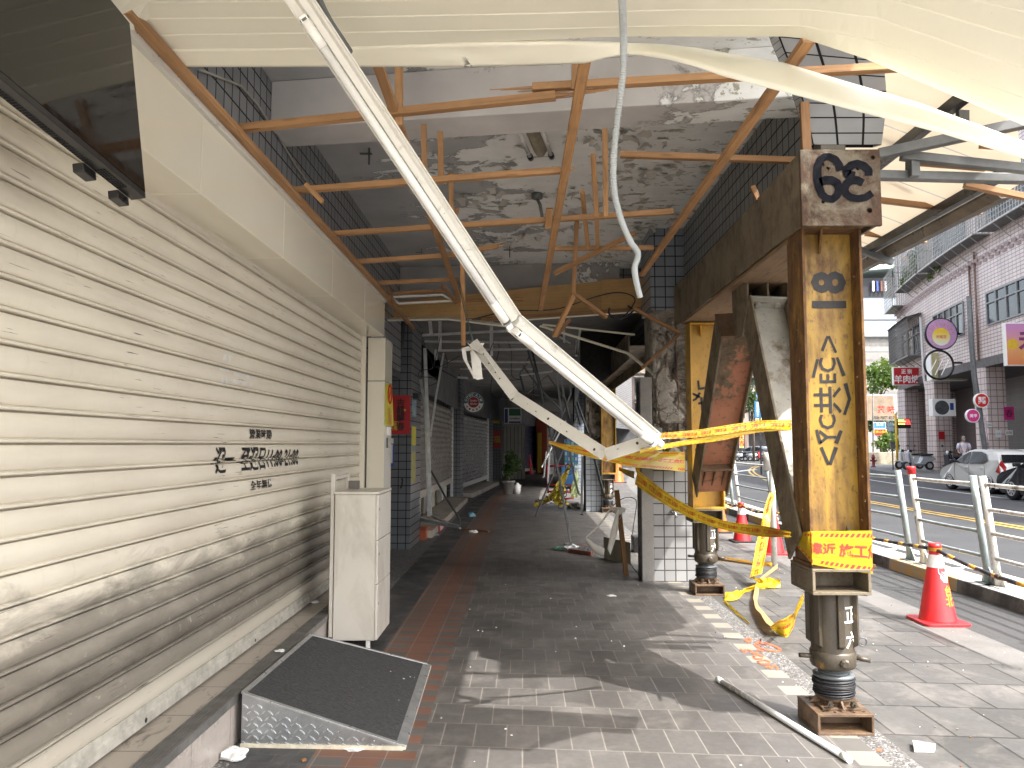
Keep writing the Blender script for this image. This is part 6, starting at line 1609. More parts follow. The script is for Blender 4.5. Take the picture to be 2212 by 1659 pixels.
def led(name, c_):
    t = NT(name); t.fin((0.02,0.02,0.02), 0.5); t.set(t.b.inputs['Emission Color'], (*c_, 1)); t.b.inputs['Emission Strength'].default_value = 1.5; return t.mat
g = MB(); r_ = random.Random(2)
for row in range(4):
    x = a.x+0.05
    while x < c.x-0.08:
        w_ = r_.uniform(0.04,0.12); g.box((x,43.94,a.z-0.09-row*0.075),(x+w_,43.949,a.z-0.045-row*0.075), 1 if (row == 2 or x > (a.x+c.x)/2) else 0); x += w_+0.02
g.build('display_text', [led('green_dots', (0.4,0.8,0.15)), led('red_dots', (0.9,0.05,0.04))], bs)
hs = thing('hand_sign', 'pale blue hand shaped sign on a thin grey pole', 'sign', tuple(AY(1927,1008,45)))
c = AY(1925, 930, 45); g = MB(); g.tube([V((c.x+0.03,45,0.05)), V((c.x+0.03,45,c.z))], 0.035, 10); g.box((c.x-0.1,44.9,1.25),(c.x+0.16,45.0,1.65)); g.build('pole', M['grey_steel'], hs)
g = MB(); s_ = 1/FPX*45; g.prism([c+V((x*s_,0,z*s_)) for x, z in ((-5,-2),(5,-2),(7,4),(5,9),(-5,9),(-7,3))], (0,0.04,0))
for x, dx, L in ((-5,-4,10),(-2,-2.6,12.5),(1.2,-1,13),(4.2,0.6,10.5)): g.bar(c+V((x*s_,0.02,8*s_)), c+V(((x+dx)*s_,0.02,(8+L*0.8)*s_)), 2.4*s_, 0.04, (0,1,0))
g.bar(c+V((-6*s_,0.02,3*s_)), c+V((-10*s_,0.02,8*s_)), 2.4*s_, 0.04, (0,1,0)); g.build('hand', plain('pale_blue_panel', (0.55,0.66,0.76), 0.4), hs)
hy = thing('fire_hydrant', 'dark red fire hydrant on the corner across the street', 'hydrant', tuple(AZ(1887,1009,0.04)))
p = AZ(1887, 1009, 0.04); g = MB(); g.lathe([(0.16,0),(0.16,0.05),(0.10,0.07),(0.09,0.55),(0.14,0.58),(0.14,0.63),(0.11,0.66),(0.09,0.76),(0.03,0.80),(0.03,0.84)], p, seg=18)
g.build('barrel', plain('dark_red_paint', (0.20,0.02,0.03), 0.4), hy)
g = MB(); g.tube([p+V((-0.2,0,0.42)), p+V((0.2,0,0.42))], 0.055, 12); g.tube([p+V((0,-0.18,0.36)), p+V((0,0,0.36))], 0.07, 12); g.build('outlet', plain('dark_red_paint', (0.20,0.02,0.03), 0.4), hy)

# ------------------------------------------------------------------ trees and planting
def leaves(name, c1, c2):
    t = NT(name); n = t.noise(t.co('Object'), 1.1, 3); g_ = t.n('ShaderNodeObjectInfo')
    col = t.ramp(n, [(0.3, c1), (0.7, c2)]); t.fin(col, 0.5)
    tr = t.n('ShaderNodeBsdfTranslucent'); t.set(tr.inputs[0], t.mix(0.5, col, (0.20,0.28,0.03)))
    mx = t.n('ShaderNodeMixShader'); mx.inputs[0].default_value = 0.3
    t.t.links.new(t.b.outputs[0], mx.inputs[1]); t.t.links.new(tr.outputs[0], mx.inputs[2]); t.t.links.new(mx.outputs[0], t.out.inputs[0])
    return t.mat
M['leaf'] = leaves('bright_foliage', (0.05,0.11,0.018), (0.12,0.19,0.03)); M['leaf_dk'] = leaves('dark_foliage', (0.02,0.045,0.014), (0.05,0.09,0.025))
M['bark'] = plain('bark', (0.10,0.075,0.055), 0.9, var=0.4, scale=12, bump=0.6)
def foliage(g, ctr, rad, n, size, r, lobes=7):
    L = []
    for k in range(lobes):
        d = V((r.gauss(0,1), r.gauss(0,1), r.gauss(0,0.8))).normalized()
        L.append((V(ctr) + V((d.x*rad[0]*0.55, d.y*rad[1]*0.55, d.z*rad[2]*0.55)), r.uniform(0.35,0.6)))
    for i in range(n):
        c_, s_ = r.choice(L); d = V((r.gauss(0,1), r.gauss(0,1), r.gauss(0,1))).normalized() * (r.random()**0.4)
        p = c_ + V((d.x*rad[0]*s_, d.y*rad[1]*s_, d.z*rad[2]*s_))
        a = V((r.gauss(0,1), r.gauss(0,1), r.gauss(0,1))).normalized(); e = a.cross(V((r.gauss(0,1),r.gauss(0,1),r.gauss(0,1)))).normalized()
        q = size*r.uniform(0.6,1.4); g.poly([p-a*q, p+e*q*0.45, p+a*q, p-e*q*0.45], 0)
def tree(p, h, rad, n, size, mat, label, seed, cat_='tree', group=None, trunk=0.12):
    r = random.Random(seed); p = V(p); t = thing('tree', label, cat_, tuple(p), group)
    c_ = p + V((0,0,h)); g = MB()
    g.tube([p, p+V((0.05,0.03,h*0.45)), p+V((-0.04,0.06,h*0.8))], trunk, 10, rs=[trunk, trunk*0.75, trunk*0.45])
    for k in range(5): a = k*1.3+r.random(); g.tube([p+V((0,0,h*(0.45+0.07*k))), p+V((math.cos(a)*rad[0]*0.35, math.sin(a)*rad[1]*0.35, h*(0.75+0.05*k)))], trunk*0.3, 6, rs=[trunk*0.4, trunk*0.12])
    g.build('trunk', M['bark'], t)
    g = MB(); foliage(g, c_, rad, n, size, r); g.build('crown', M[mat], t)
    return t
tree(AY(1910, 985, 62)*1.0, 7.0-AY(1910,985,62).z+0.0, (2.1,2.0,1.5), 1500, 0.20, 'leaf', 'bright green street tree seen past the end of the pink building', 11)
tree(V((AY(1903,985,66).x,66,0)), 3.4, (2.0,2.0,1.9), 1500, 0.20, 'leaf_dk', 'dark bushy tree behind the hanging signboards', 12)
hg = MB(); foliage(hg, AY(1922, 960, 58), (1.3,0.8,0.85), 1100, 0.13, random.Random(5), 9); solo(hg, 'hedge', M['leaf'], 'clipped green hedge above the pale planter wall', 'hedge')
g = MB(); a, c = AY(1872,980,57), AY(1948,997,57); g.box((a.x,57,-0.1),(c.x,57.6,a.z+0.1)); solo(g, 'planter_wall', concrete('beige_planter', (0.46,0.41,0.31)), 'low beige planter wall at the corner beyond the hydrant', 'planter', bevel=0.03)
pp = thing('potted_plant', 'terracotta potted plant beside the yellow bus post', 'plant', tuple(AZ(1948,1003,0.1)))
p = AZ(1948, 1003, 0.1); g = MB(); g.lathe([(0.24,0),(0.34,0.5),(0.37,0.5),(0.37,0.58),(0.30,0.58)], p, seg=20); g.build('pot', plain('terracotta', (0.28,0.09,0.05), 0.7), pp)
g = MB(); foliage(g, p+V((0,0,1.3)), (0.45,0.45,0.75), 260, 0.09, random.Random(8), 6); g.build('leaves', M['leaf_dk'], pp)
g = MB(); g.tube([p+V((0,0,0.5)), p+V((0.02,0,1.3))], 0.02, 6); g.build('stem', M['bark'], pp)
for i, (u, v, n) in enumerate(((1965,585,60),(1975,560,40),(1985,545,50),(2010,600,40),(1960,600,60),(2035,575,30))):
    g = MB(); foliage(g, AY(u, v, 44-(u-1960)*0.06), (0.5,0.5,0.6), n*3, 0.09, random.Random(20+i), 4); solo(g, 'balcony_plant', M['leaf'], 'green plant growing through the balcony cage across the street', 'plant', 'plants in the balcony cages')
# buildings closing the side street
gb = thing('grey_building', 'pale grey concrete building beyond the end of the pink one', 'building', (40, 85, 0))
x0, x1 = AY(1868,900,84).x, AY(2060,900,84).x
g = MB(); g.box((x0,84,0),(x1,95,AY(1890,727,84).z)); g.build('wall', M['concrete_pale'], gb)
g = MB(); g.box((x0,83.6,AY(1890,727,84).z),(x1,95,AY(1890,640,84).z)); g.build('cladding', plain('pale_blue_cladding', (0.34,0.39,0.44), 0.5, var=0.05), gb)
g = MB()
for v in (690, 727, 760, 790, 830): z = AY(1890,v,83.5).z; g.box((x0,83.5,z-0.05),(x1,83.58,z+0.05))
g.build('panel_joints', M['grey_steel'], gb)
g = MB(); za, zb = AY(1890,640,83).z, AY(1890,598,83).z; g.box((x0,83.5,za),(x1,95,zb)); g.build('open_balcony', plain('dark_balcony', (0.012,0.014,0.02), 0.6), gb)
g = MB(); g.prism([(x0-0.5,82.6,zb+0.6),(x1,82.6,zb+1.4),(x1,82.6,zb+2.0),(x0-0.5,82.6,zb+1.2)], (0,12,0)); g.build('roof', plain('pale_green_roof', (0.45,0.58,0.54), 0.5), gb)
r_ = random.Random(6)
g = MB()
for k in range(4): u = 1886+k*9; a, c = AY(u,606,83), AY(u+5,628,83); g.box((a.x,83.2,c.z),(c.x,83.3,a.z), k % 3)
g.build('laundry', [M['white_paper'], M['blue_ink'], plain('brown_cloth', (0.16,0.07,0.05), 0.8)], gb)
frame_sign('signboard', 1872, 853, 1934, 908, 60, plain('worn_menu_board', (0.27,0.21,0.15), 0.5, var=0.3, scale=1.5), 'large worn signboard with black lettering beside the nearest post', [('明治·咖囉·奶茶', 0.6, 0.10, 0.14, 'black_ink', 0.02), ('茶 味', 0.68, 0.42, 0.30, 'red_ink', 0.03)], 0.2, cat_='signboard')
frame_sign('signboard', 1887, 912, 1914, 925, 59, plain('bright_blue_board', (0.05,0.25,0.55), 0.4), 'small blue board hung under the worn signboard', [('洗 車', 0.5, 0.6, 0.5, 'white_ink', 0.02)], 0.1, cat_='signboard')
frame_sign('signboard', 1888, 926, 1915, 941, 59, M['red_paper'], 'small red board with yellow lettering under the blue one', [('正佛山佛具', 0.5, 0.55, 0.42, 'gold_ink', 0.03)], 0.1, cat_='signboard')
g = MB(); g.tube([AY(1886,1004,60), AY(1886,850,60)], 0.05, 8); solo(g, 'sign_post', M['grey_steel'], 'thin grey post carrying the hanging signboards', 'post')

# ------------------------------------------------------------------ vehicles
def car(loc, rot, paint, label, L=4.05, W_=1.70, H_=1.46, hatch=True, name='parked_car'):
    t = thing(name, label, 'car', (0,0,0))
    hw = W_/2; k = L/4.05; hh = H_/1.46
    wy0, wy1, wr = -1.26*k, 1.29*k, 0.315
    def arch(yc): return [(yc+0.37*math.cos(R(180-a)), 0.20+max(0,0.40*math.sin(R(a)))) for a in range(10, 180, 20)]
    low = [(-2.0*k,0.30),(-1.92*k,0.22)] + [(-1.66*k,0.20)] + arch(wy0) + [(-0.86*k,0.19),(0.88*k,0.19)] + arch(wy1) + [(1.70*k,0.20),(1.93*k,0.24),(2.02*k,0.34)]
    topl = [(2.03*k,0.52*hh),(1.97*k,0.66*hh),(1.75*k,0.78*hh),(1.25*k,0.90*hh),(0.95*k,0.97*hh),(0.40*k,1.28*hh),(0.12*k,1.40*hh),(-0.25*k,1.455*hh),(-0.75*k,1.45*hh),(-1.25*k,1.39*hh),(-1.66*k,1.28*hh),(-1.80*k,1.12*hh),(-1.93*k,0.98*hh),(-2.01*k,0.80*hh),(-2.03*k,0.55*hh)]
    prof = low + topl
    def hx(y, z):
        w_ = hw * (1 - 0.05*max(0, abs(y)/k-1.2)**1.5)
        if z > 0.92*hh: w_ *= 1 - 0.23*((z-0.92*hh)/(0.54*hh))**1.15
        if z < 0.35: w_ *= 0.97
        return w_
    g = MB(); n = len(prof); NX = 10
    for i in range(NX+1):
        s_ = -1 + 2*i/NX
        for y, z in prof:
            w_ = hx(y, z); e = abs(s_)**6
            cz = 0.97 + 0.03*(1-s_*s_) if z > 0.5 else 1.0
            g.v.append(V((w_*s_, y*(1-0.035*e), z*cz)))
    for i in range(NX):
        for j in range(n):
            j2 = (j+1) % n; g.face((i*n+j, i*n+j2, (i+1)*n+j2, (i+1)*n+j), 0, None, True)
    g.face(range(n), 0); g.face([NX*n+j for j in reversed(range(n))], 0)
    body = g.build('body', paint, t, bevel=0.025)
    for s_ in (-1, 1):
        for nm, poly in (('side_window', [(0.86,0.985),(0.42,1.22),(0.10,1.345),(-0.05,1.36),(-0.05,0.955),(0.30,0.955)]), ('side_window', [(-0.12,1.365),(-0.70,1.36),(-1.05,1.28),(-1.28,1.08),(-1.0,0.98),(-0.12,0.955)])):
            g = MB(); pts = [V((s_*(hx(y*k, z*hh)+0.006), y*k*0.97, z*hh)) for y, z in poly]
            g.poly(pts if s_ < 0 else pts[::-1]); g.build(nm, M['car_glass'], t)
        g = MB()
        for y in (0.88, -0.085, -1.05): g.bar((s_*(hx(y*k,0.9)+0.001), y*k, 0.30), (s_*(hx(y*k,0.9)+0.001), y*k-0.03, 0.93*hh), 0.008, 0.006, (1,0,0))
        for y in (0.02, -0.95): g.box((min(s_*hw*0.99, s_*(hw+0.03)), y*k, 0.80*hh), (max(s_*hw*0.99, s_*(hw+0.03)), y*k+0.16, 0.825*hh), 1)
        g.build('door_trim', [M['black_plastic'], paint], t)
        g = MB(); g.box((min(s_*hw*0.96, s_*(hw+0.16)), 0.80*k, 0.96*hh), (max(s_*hw*0.96, s_*(hw+0.16)), 0.92*k, 1.08*hh)); g.build('mirror', M['black_plastic'] , t, bevel=0.03)
        g = MB(); g.prism([V((s_*hw*0.93,-1.90*k,0.66*hh)), V((s_*hw*0.99,-1.72*k,0.72*hh)), V((s_*hw*0.96,-1.80*k,0.86*hh)), V((s_*hw*0.86,-1.88*k,1.10*hh)), V((s_*hw*0.74,-1.97*k,0.88*hh)), V((s_*hw*0.80,-1.99*k,0.70*hh))], (s_*0.03,-0.03,0)); g.build('tail_light', plain('tail_light_red', (0.35,0.02,0.02), 0.15), t, bevel=0.01)
        g = MB(); g.prism([V((s_*hw*0.55,2.0*k,0.62*hh)), V((s_*hw*0.93,1.80*k,0.66*hh)), V((s_*hw*0.95,1.62*k,0.80*hh)), V((s_*hw*0.6,1.90*k,0.74*hh))], (s_*0.015,0.02,0.012)); g.build('headlight', M['tube_glass'], t, bevel=0.008)
        for y in (wy0, wy1):
            g = MB(); g.lathe([(0.20,-0.09),(wr-0.02,-0.10),(wr,-0.08),(wr,0.08),(wr-0.02,0.10),(0.20,0.09)], (s_*(hw-0.11), y, wr), (s_,0,0), 32); w_ = g.build('wheel', M['rubber'], t)
            g = MB(); g.lathe([(0.205,0.075),(0.205,0.098),(0.18,0.10),(0.17,0.07)], (s_*(hw-0.11), y, wr), (s_,0,0), 32)
            for q in range(8): a = q*math.pi/4; d_ = V((0,math.cos(a),math.sin(a))); c_ = V((s_*(hw-0.11)+s_*0.094, y, wr)); g.bar(c_+d_*0.03, c_+d_*0.19, 0.05, 0.012, (1,0,0))
            g.lathe([(0.05,0.085),(0.05,0.104)], (s_*(hw-0.11), y, wr), (s_,0,0), 16); g.build('rim', M['galv'], w_)
            g = MB(); g.lathe([(0.20,0.03),(0.20,0.045)], (s_*(hw-0.11), y, wr), (s_,0,0), 24); g.build('brake_shadow', M['black_plastic'], w_)
    g = MB(); g.poly([V((x*hx(y*k,z*hh)*0.90, y*k-0.012, z*hh+0.004)) for x, y, z in ((-1,-1.70,1.27),(1,-1.70,1.27),(1,-1.90,1.02),(-1,-1.90,1.02))][::-1]); g.build('rear_window', M['car_glass'], t)
    g = MB(); g.poly([V((x*hx(y*k,z*hh)*0.90, y*k+0.012, z*hh+0.006)) for x, y, z in ((-1,0.90,1.0),(1,0.90,1.0),(1,0.20,1.375),(-1,0.20,1.375))]); g.build('windscreen', M['car_glass'], t)
    g = MB(); g.box((-0.19,-2.06*k,0.60),(0.19,-2.03*k,0.72)); g.build('number_plate', M['white_paper'], t)
    g = MB(); g.box((-hw*0.7,-1.93*k,0.15),(hw*0.7,1.9*k,0.24)); g.build('underbody', M['black_plastic'], t)
    t.location = loc; t.rotation_euler = (0,0,rot)
    return t
def paint(name, c, rough=0.22): 
    t = NT(name); n = t.noise(t.co('Object'), 3, 4); return t.fin(t.ramp(n, [(0.3, tuple(x*0.94 for x in c)), (0.7, c)]), rough, 0, None, 0.5, **{'Coat Weight': 0.6, 'Coat Roughness': 0.05})
M['car_glass'] = plain('tinted_car_glass', (0.008,0.009,0.010), 0.12, var=0.2, spec=0.22)
M['paint_white'] = paint('pearl_white_paint', (0.62,0.63,0.60)); M['paint_dark'] = paint('charcoal_paint', (0.022,0.024,0.030)); M['paint_silver'] = paint('silver_paint', (0.22,0.24,0.27))
car((16.02, 26.6, -0.10), R(-3), M['paint_white'], 'pearl white hatchback parked across the street by the pink building')
car((14.95, 21.3, -0.10), R(-1), M['paint_dark'], 'charcoal car at the right edge in front of the white hatchback', 4.2, 1.72, 1.47)
# scooters
def scooter(label, shell, group, loc, rot, name='parked_scooter'):
    t = thing(name, label, 'scooter', (0,0,0), group)
    for y in (-0.62, 0.62):
        g = MB(); g.lathe([(0.12,-0.04),(0.20,-0.055),(0.235,-0.03),(0.235,0.03),(0.20,0.055),(0.12,0.04)], (0,y,0.235), (1,0,0), 24); w_ = g.build('wheel', M['rubber'], t)
        g = MB(); g.lathe([(0.13,-0.045),(0.13,0.045),(0.03,0.05)], (0,y,0.235), (1,0,0), 20); g.build('rim', M['galv'], w_)
    g = MB()
    side = [(-0.92,0.62),(-0.70,0.78),(-0.20,0.74),(-0.12,0.50),(0.0,0.30),(0.28,0.28),(0.30,0.22),(-0.30,0.22),(-0.45,0.42),(-0.75,0.46)]
    for k in range(5):
        x = -0.17+0.085*k; e = 1-0.35*abs(x/0.17)**3
        for y, z in side: g.v.append(V((x, y*(1-0.03*abs(x)/0.17), 0.46+(z-0.46)*e)))
    n = len(side)
    for k in range(4):
        for j in range(n): j2 = (j+1)%n; g.face((k*n+j,k*n+j2,(k+1)*n+j2,(k+1)*n+j),0,None,True)
    g.face(range(n)); g.face([4*n+j for j in reversed(range(n))]); g.build('rear_body', shell, t)
    g = MB()
    g.prism([(-0.21,0.30,0.28),(-0.17,0.42,0.92),(0.17,0.42,0.92),(0.21,0.30,0.28)], (0,0.10,0.02)); g.prism([(-0.12,0.50,0.38),(-0.09,0.50,0.95),(0.09,0.50,0.95),(0.12,0.50,0.38)], (0,0.08,-0.04)); g.build('front_shield', shell, t, bevel=0.03)
    g = MB(); g.prism([(-0.07,0.38,0.42),(0.07,0.38,0.42),(0.05,0.88,0.40),(-0.05,0.88,0.40)], (0,0,0.06)); g.build('mudguard', shell, t, bevel=0.02)
    g = MB(); g.prism([(-0.14,-0.80,0.77),(-0.15,-0.15,0.745),(0.15,-0.15,0.745),(0.14,-0.80,0.77)], (0,0.02,0.09)); g.build('seat', M['rubber'], t, bevel=0.03)
    g = MB(); g.tube([(-0.33,0.30,1.04),(-0.12,0.40,1.0),(0.12,0.40,1.0),(0.33,0.30,1.04)], 0.022, 10); g.box((-0.11,0.36,0.93),(0.11,0.50,1.07)); g.tube([(0,0.62,0.24),(0,0.40,0.95)], 0.03, 8); g.build('handlebar', M['black_plastic'], t, bevel=0.01)
    for s_ in (-1, 1):
        g = MB(); g.tube([(s_*0.22,0.38,1.02),(s_*0.30,0.34,1.24)], 0.008, 6); g.lathe([(0.05,-0.01),(0.055,0.01)], (s_*0.31,0.33,1.27), (0,-1,0), 14); g.build('mirror', M['black_plastic'], t)
    g = MB(); g.lathe([(0.07,0),(0.06,0.03)], (0,0.50,1.0), (0,1,0.1), 16); g.build('headlight', M['tube_glass'], t)
    g = MB(); g.tube([(0.14,-0.1,0.28),(0.17,-0.75,0.34)], 0.05, 10); g.tube([(-0.12,0.0,0.24),(-0.22,0.05,0.0)], 0.012, 6); g.build('exhaust', M['dark_steel'], t)
    t.location = loc; t.rotation_euler = (0,0,rot)
    return t
M['sc_white'] = paint('scooter_white', (0.60,0.60,0.58)); M['sc_silver'] = paint('scooter_silver', (0.38,0.39,0.41)); M['sc_dark'] = paint('scooter_dark', (0.03,0.032,0.04)); M['sc_red'] = paint('scooter_red', (0.30,0.03,0.03))
p = AZ(1963, 1008, 0.05)
scooter('white scooter parked at the kerb, left of the farther pink pillar', M['sc_white'], 'scooters parked by the pink building', (AY(1964,1000,42.5).x, 42.5, 0.16), R(100))
scooter('silver scooter beside the white one at the farther pink pillar', M['sc_silver'], 'scooters parked by the pink building', (AY(1983,1000,40.8).x, 40.8, 0.16), R(95))
scooter('dark scooter behind the white hatchback next to the standing person', M['sc_dark'], 'scooters parked by the pink building', (AY(2062,1000,34.0).x, 34.0, 0.16), R(120))
kinds = [M['sc_white'], M['sc_dark'], M['sc_silver'], M['sc_red']]
protos = [scooter('', kinds[i], 'scooters parked in a row down the street', (0,0,-50), 0) for i in range(4)]
rr = random.Random(9); GP = 'scooters parked in a row down the street'
names = ['white', 'dark', 'silver', 'dark red']
where = ['at the left end of the far scooter row', 'second from the left in the far scooter row', 'third from the left in the far scooter row', 'in the left half of the far scooter row', 'in the middle of the far scooter row', 'just right of the middle of the far scooter row', 'in the right half of the far scooter row', 'next to the far grey car', 'right of the far grey car', 'at the right end of the far scooter row']
uu = [1562, 1570, 1579, 1588, 1597, 1606, 1616, 1649, 1690, 1700]
used = set()
for i, u in enumerate(uu):
    k = [0,1,2,0,1,2,0,3,2,1][i]; q = AZ(u, 989-0.05*(u-1562), -0.1); y = 74
    q = V((AY(u, 985, y).x, y, -0.09))
    lab = '%s scooter parked %s' % (names[k], where[i])
    if k not in used: o = protos[k]; used.add(k); o['label'] = lab; o.location = q; o.rotation_euler = (0,0,R(60+rr.uniform(-12,12)))
    else: dup(protos[k], q, R(60+rr.uniform(-12,12)), lab)
car((AY(1630, 985, 76).x, 76, -0.1), R(45), M['paint_silver'], 'grey car far down the street behind the scooter row', 4.3, 1.75, 1.45)
# person waiting
def person(loc, rot, label):
    t = thing('person', label, 'person', (0,0,0))
    Vx = {'pelvis':(0,0,0.93,.125),'belly':(0,0.01,1.08,.12),'chest':(0,0.0,1.28,.135),'neck':(0,0.01,1.44,.055),'skull':(0,0.03,1.54,.07),
          'ls':(-0.17,0,1.36,.06),'le':(-0.23,0.03,1.10,.043),'lw':(-0.18,0.20,0.98,.032),'lh':(-0.15,0.28,0.96,.034),'rs':(0.17,0,1.36,.06),'re':(0.23,0.02,1.10,.043),'rw':(0.20,0.16,0.96,.032),'rh':(0.18,0.24,0.93,.034),
          'lt':(-0.09,0,0.86,.09),'lk':(-0.10,0.02,0.50,.06),'la':(-0.10,-0.02,0.09,.042),'lf':(-0.10,0.14,0.035,.035),'rt':(0.09,0,0.86,.09),'rk':(0.10,0.02,0.50,.06),'ra':(0.10,-0.02,0.09,.042),'rf':(0.10,0.14,0.035,.035)}
    E = [('pelvis','belly'),('belly','chest'),('chest','neck'),('neck','skull'),('chest','ls'),('ls','le'),('le','lw'),('lw','lh'),('chest','rs'),('rs','re'),('re','rw'),('rw','rh'),('pelvis','lt'),('lt','lk'),('lk','la'),('la','lf'),('pelvis','rt'),('rt','rk'),('rk','ra'),('ra','rf')]
    ks = list(Vx); me = bpy.data.meshes.new('body'); me.from_pydata([Vx[k][:3] for k in ks], [(ks.index(a), ks.index(b)) for a, b in E], [])
    def cl():
        m = NT('skin_and_trousers'); s = m.sep(m.co('Object'))[2]
        return m.fin(m.ramp(m.math('DIVIDE', s, 2.0), [(0.0,(0.02,0.02,0.02)),(0.03,(0.03,0.035,0.05)),(0.475,(0.03,0.035,0.05)),(0.48,(0.40,0.24,0.17))], True), 0.6)
    o = bpy.data.objects.new('body', me); COL.objects.link(o); me.materials.append(cl())
    sk = o.modifiers.new('skin', 'SKIN'); sk.use_smooth_shade = True
    for i, k in enumerate(ks): me.skin_vertices[0].data[i].radius = (Vx[k][3], Vx[k][3])
    me.skin_vertices[0].data[0].use_root = True
    sb = o.modifiers.new('sub', 'SUBSURF'); sb.levels = sb.render_levels = 2
    adopt(o, t)
    g = MB(); 
    def hd(a, b):
        th, ph = a*2*math.pi, (b-0.5)*math.pi; x, y, z = math.cos(ph)*math.cos(th), math.cos(ph)*math.sin(th), math.sin(ph)
        nose = 0.022*math.exp(-((x/0.18)**2+((z+0.12)/0.22)**2))*(y > 0)
        return (x*0.074, y*0.092+nose+0.035, z*0.115+1.60)
    g.grid(hd, 28, 20); hdm = g.build('head', plain('face_skin', (0.42,0.25,0.18), 0.5), t)
    g = MB(); g.grid(lambda a, b: V((0,0.033,1.605)) + V((math.cos((b*0.62+0.0)*math.pi/2*1.0)*math.cos(R(150)+a*R(240))*0.083, math.cos(b*math.pi/2)*math.sin(R(150)+a*R(240))*0.10, 0.02+math.sin(b*math.pi/2)*0.105)), 20, 8); g.build('hair', M['black_plastic'], t)
    g = MB(); g.grid(lambda a, b: (0.078*math.sin((a-0.5)*2.3), 0.04+0.105*math.cos((a-0.5)*2.3), 1.525+0.065*b), 12, 4); g.build('face_mask', plain('green_mask', (0.20,0.34,0.30), 0.7), t)
    for s_ in (-1, 1):
        g = MB(); g.lathe([(0.012,0),(0.010,0.004)], (s_*0.030,0.122,1.615), (0,1,0), 10); g.build('eye', M['black_plastic'], t)
    g = MB()
    prof = [(0.88,.155,.12),(1.0,.150,.115),(1.15,.155,.12),(1.30,.175,.125),(1.37,.165,.11),(1.42,.08,.075)]
    for z, a, b in prof:
        for k in range(20): th = k*math.pi/10; g.v.append(V((a*math.cos(th), b*math.sin(th), z)))
    for i in range(5):
        for k in range(20): k2 = (k+1)%20; g.face((i*20+k,i*20+k2,(i+1)*20+k2,(i+1)*20+k),0,None,True)
    for s_ in (-1, 1): g.tube([(s_*0.16,0,1.37),(s_*0.21,0.01,1.25),(s_*0.235,0.02,1.13)], 0.07, 14, rs=[.075,.066,.062])
    g.build('shirt', plain('pale_lilac_shirt', (0.60,0.58,0.68), 0.8), t)
    t.location = loc; t.rotation_euler = (0,0,rot)
person((AY(2083, 990, 33.2).x, 33.2, 0.16), R(160), 'person in a pale shirt and green face mask standing behind the white hatchback')

# ------------------------------------------------------------------ far end of the street, seen between the braces
def far_block(u0, u1, y, zt, wall, label, seed, floors=5, name='apartment_block'):
    r = random.Random(seed); x0, x1 = AY(u0,900,y).x, AY(u1,900,y).x
    t = thing(name, label, 'building', ((x0+x1)/2, y, 0), 'apartment blocks at the far end of the street')
    g = MB(); g.box((x0,y,-0.1),(x1,y+12,zt)); g.build('wall', wall, t)
    n = max(2, int((x1-x0)/2.2)); fh = (zt-4.2)/floors
    for f in range(floors):
        g = MB(); h = MB(); z = 4.4+f*fh
        for k in range(n):
            xa = x0+(x1-x0)*(k+0.15)/n; xb = x0+(x1-x0)*(k+0.85)/n
            g.box((xa,y-0.05,z+0.6),(xb,y-0.01,z+fh*0.82)); h.box((xa-0.1,y-0.9,z),(xb+0.1,y-0.06,z+0.12)); h.box((xa-0.1,y-0.9,z+fh*0.86),(xb+0.1,y-0.06,z+fh*0.9))
            for q in range(8): xx = xa+(xb-xa)*q/7; h.bar((xx,y-0.88,z+0.12),(xx,y-0.88,z+fh*0.86 if r.random()<0.6 else z+1.0),0.03,0.03,(0,1,0))
        g.build('window', M['win'], t); h.build('balcony', M['cage'], t)
    g = MB(); g.box((x0,y-1.6,3.5),(x1,y-0.06,3.7)); g.build('canopy', plain('far_canopy', (0.25,0.25,0.25), 0.6), t)
    g = MB(); g.box((x0+0.3,y-0.05,0),(x1-0.3,y-0.01,3.3)); g.build('shop_front', plain('dim_shop_front', (0.05,0.05,0.055), 0.4, var=0.6, scale=1), t)
    return t
far_block(1500, 1572, 92, 26, plain('far_grey_render', (0.34,0.33,0.31), 0.7, var=0.2, scale=0.5), 'grey apartment block at the far end beyond the orange brace', 1)
far_block(1572, 1612, 104, 30, plain('far_peach_render', (0.50,0.34,0.27), 0.7, var=0.15, scale=0.5), 'peach apartment block at the far end between the raking braces', 2)
far_block(1612, 1720, 118, 17, plain('far_pale_render', (0.48,0.45,0.41), 0.7, var=0.15, scale=0.5), 'low pale apartment block beyond the blue bus sign', 3)
far_block(1300, 1500, 118, 24, plain('far_brown_render', (0.34,0.27,0.23), 0.7, var=0.2, scale=0.5), 'brown apartment block hidden behind the pillar', 4)
bus = thing('bus_sign', 'blue bus stop sign with a white name panel between the braces', 'bus sign', (AY(1641,1000,40).x, 40, 0))
c = AY(1641, 855, 40); s_ = 40/FPX
g = MB(); g.tube([V((c.x,40.05,-0.05)), c+V((0,0.05,0.1))], 0.045, 10); g.build('post', M['grey_steel'], bus)
g = MB(); g.lathe([(8.3*s_,0),(8.3*s_,0.03)], c, (0,-1,0), 36); g.lathe([(6.8*s_,0.031),(6.8*s_,0.034)], c, (0,-1,0), 36, 1); g.lathe([(6.0*s_,0.0345),(6.0*s_,0.037)], c, (0,-1,0), 36)
q = c+V((0,-0.039,0)); g.box((q.x-3.4*s_,q.y-0.002,q.z-2.6*s_),(q.x+3.4*s_,q.y,q.z+3*s_),1); g.box((q.x-2.6*s_,q.y-0.004,q.z-0.2*s_),(q.x+2.6*s_,q.y-0.0025,q.z+2.2*s_),0)
for d_ in (-2.2, 2.2): g.box((q.x+d_*s_-0.02,q.y-0.002,q.z-3.6*s_),(q.x+d_*s_+0.02,q.y,q.z-2.6*s_),1)
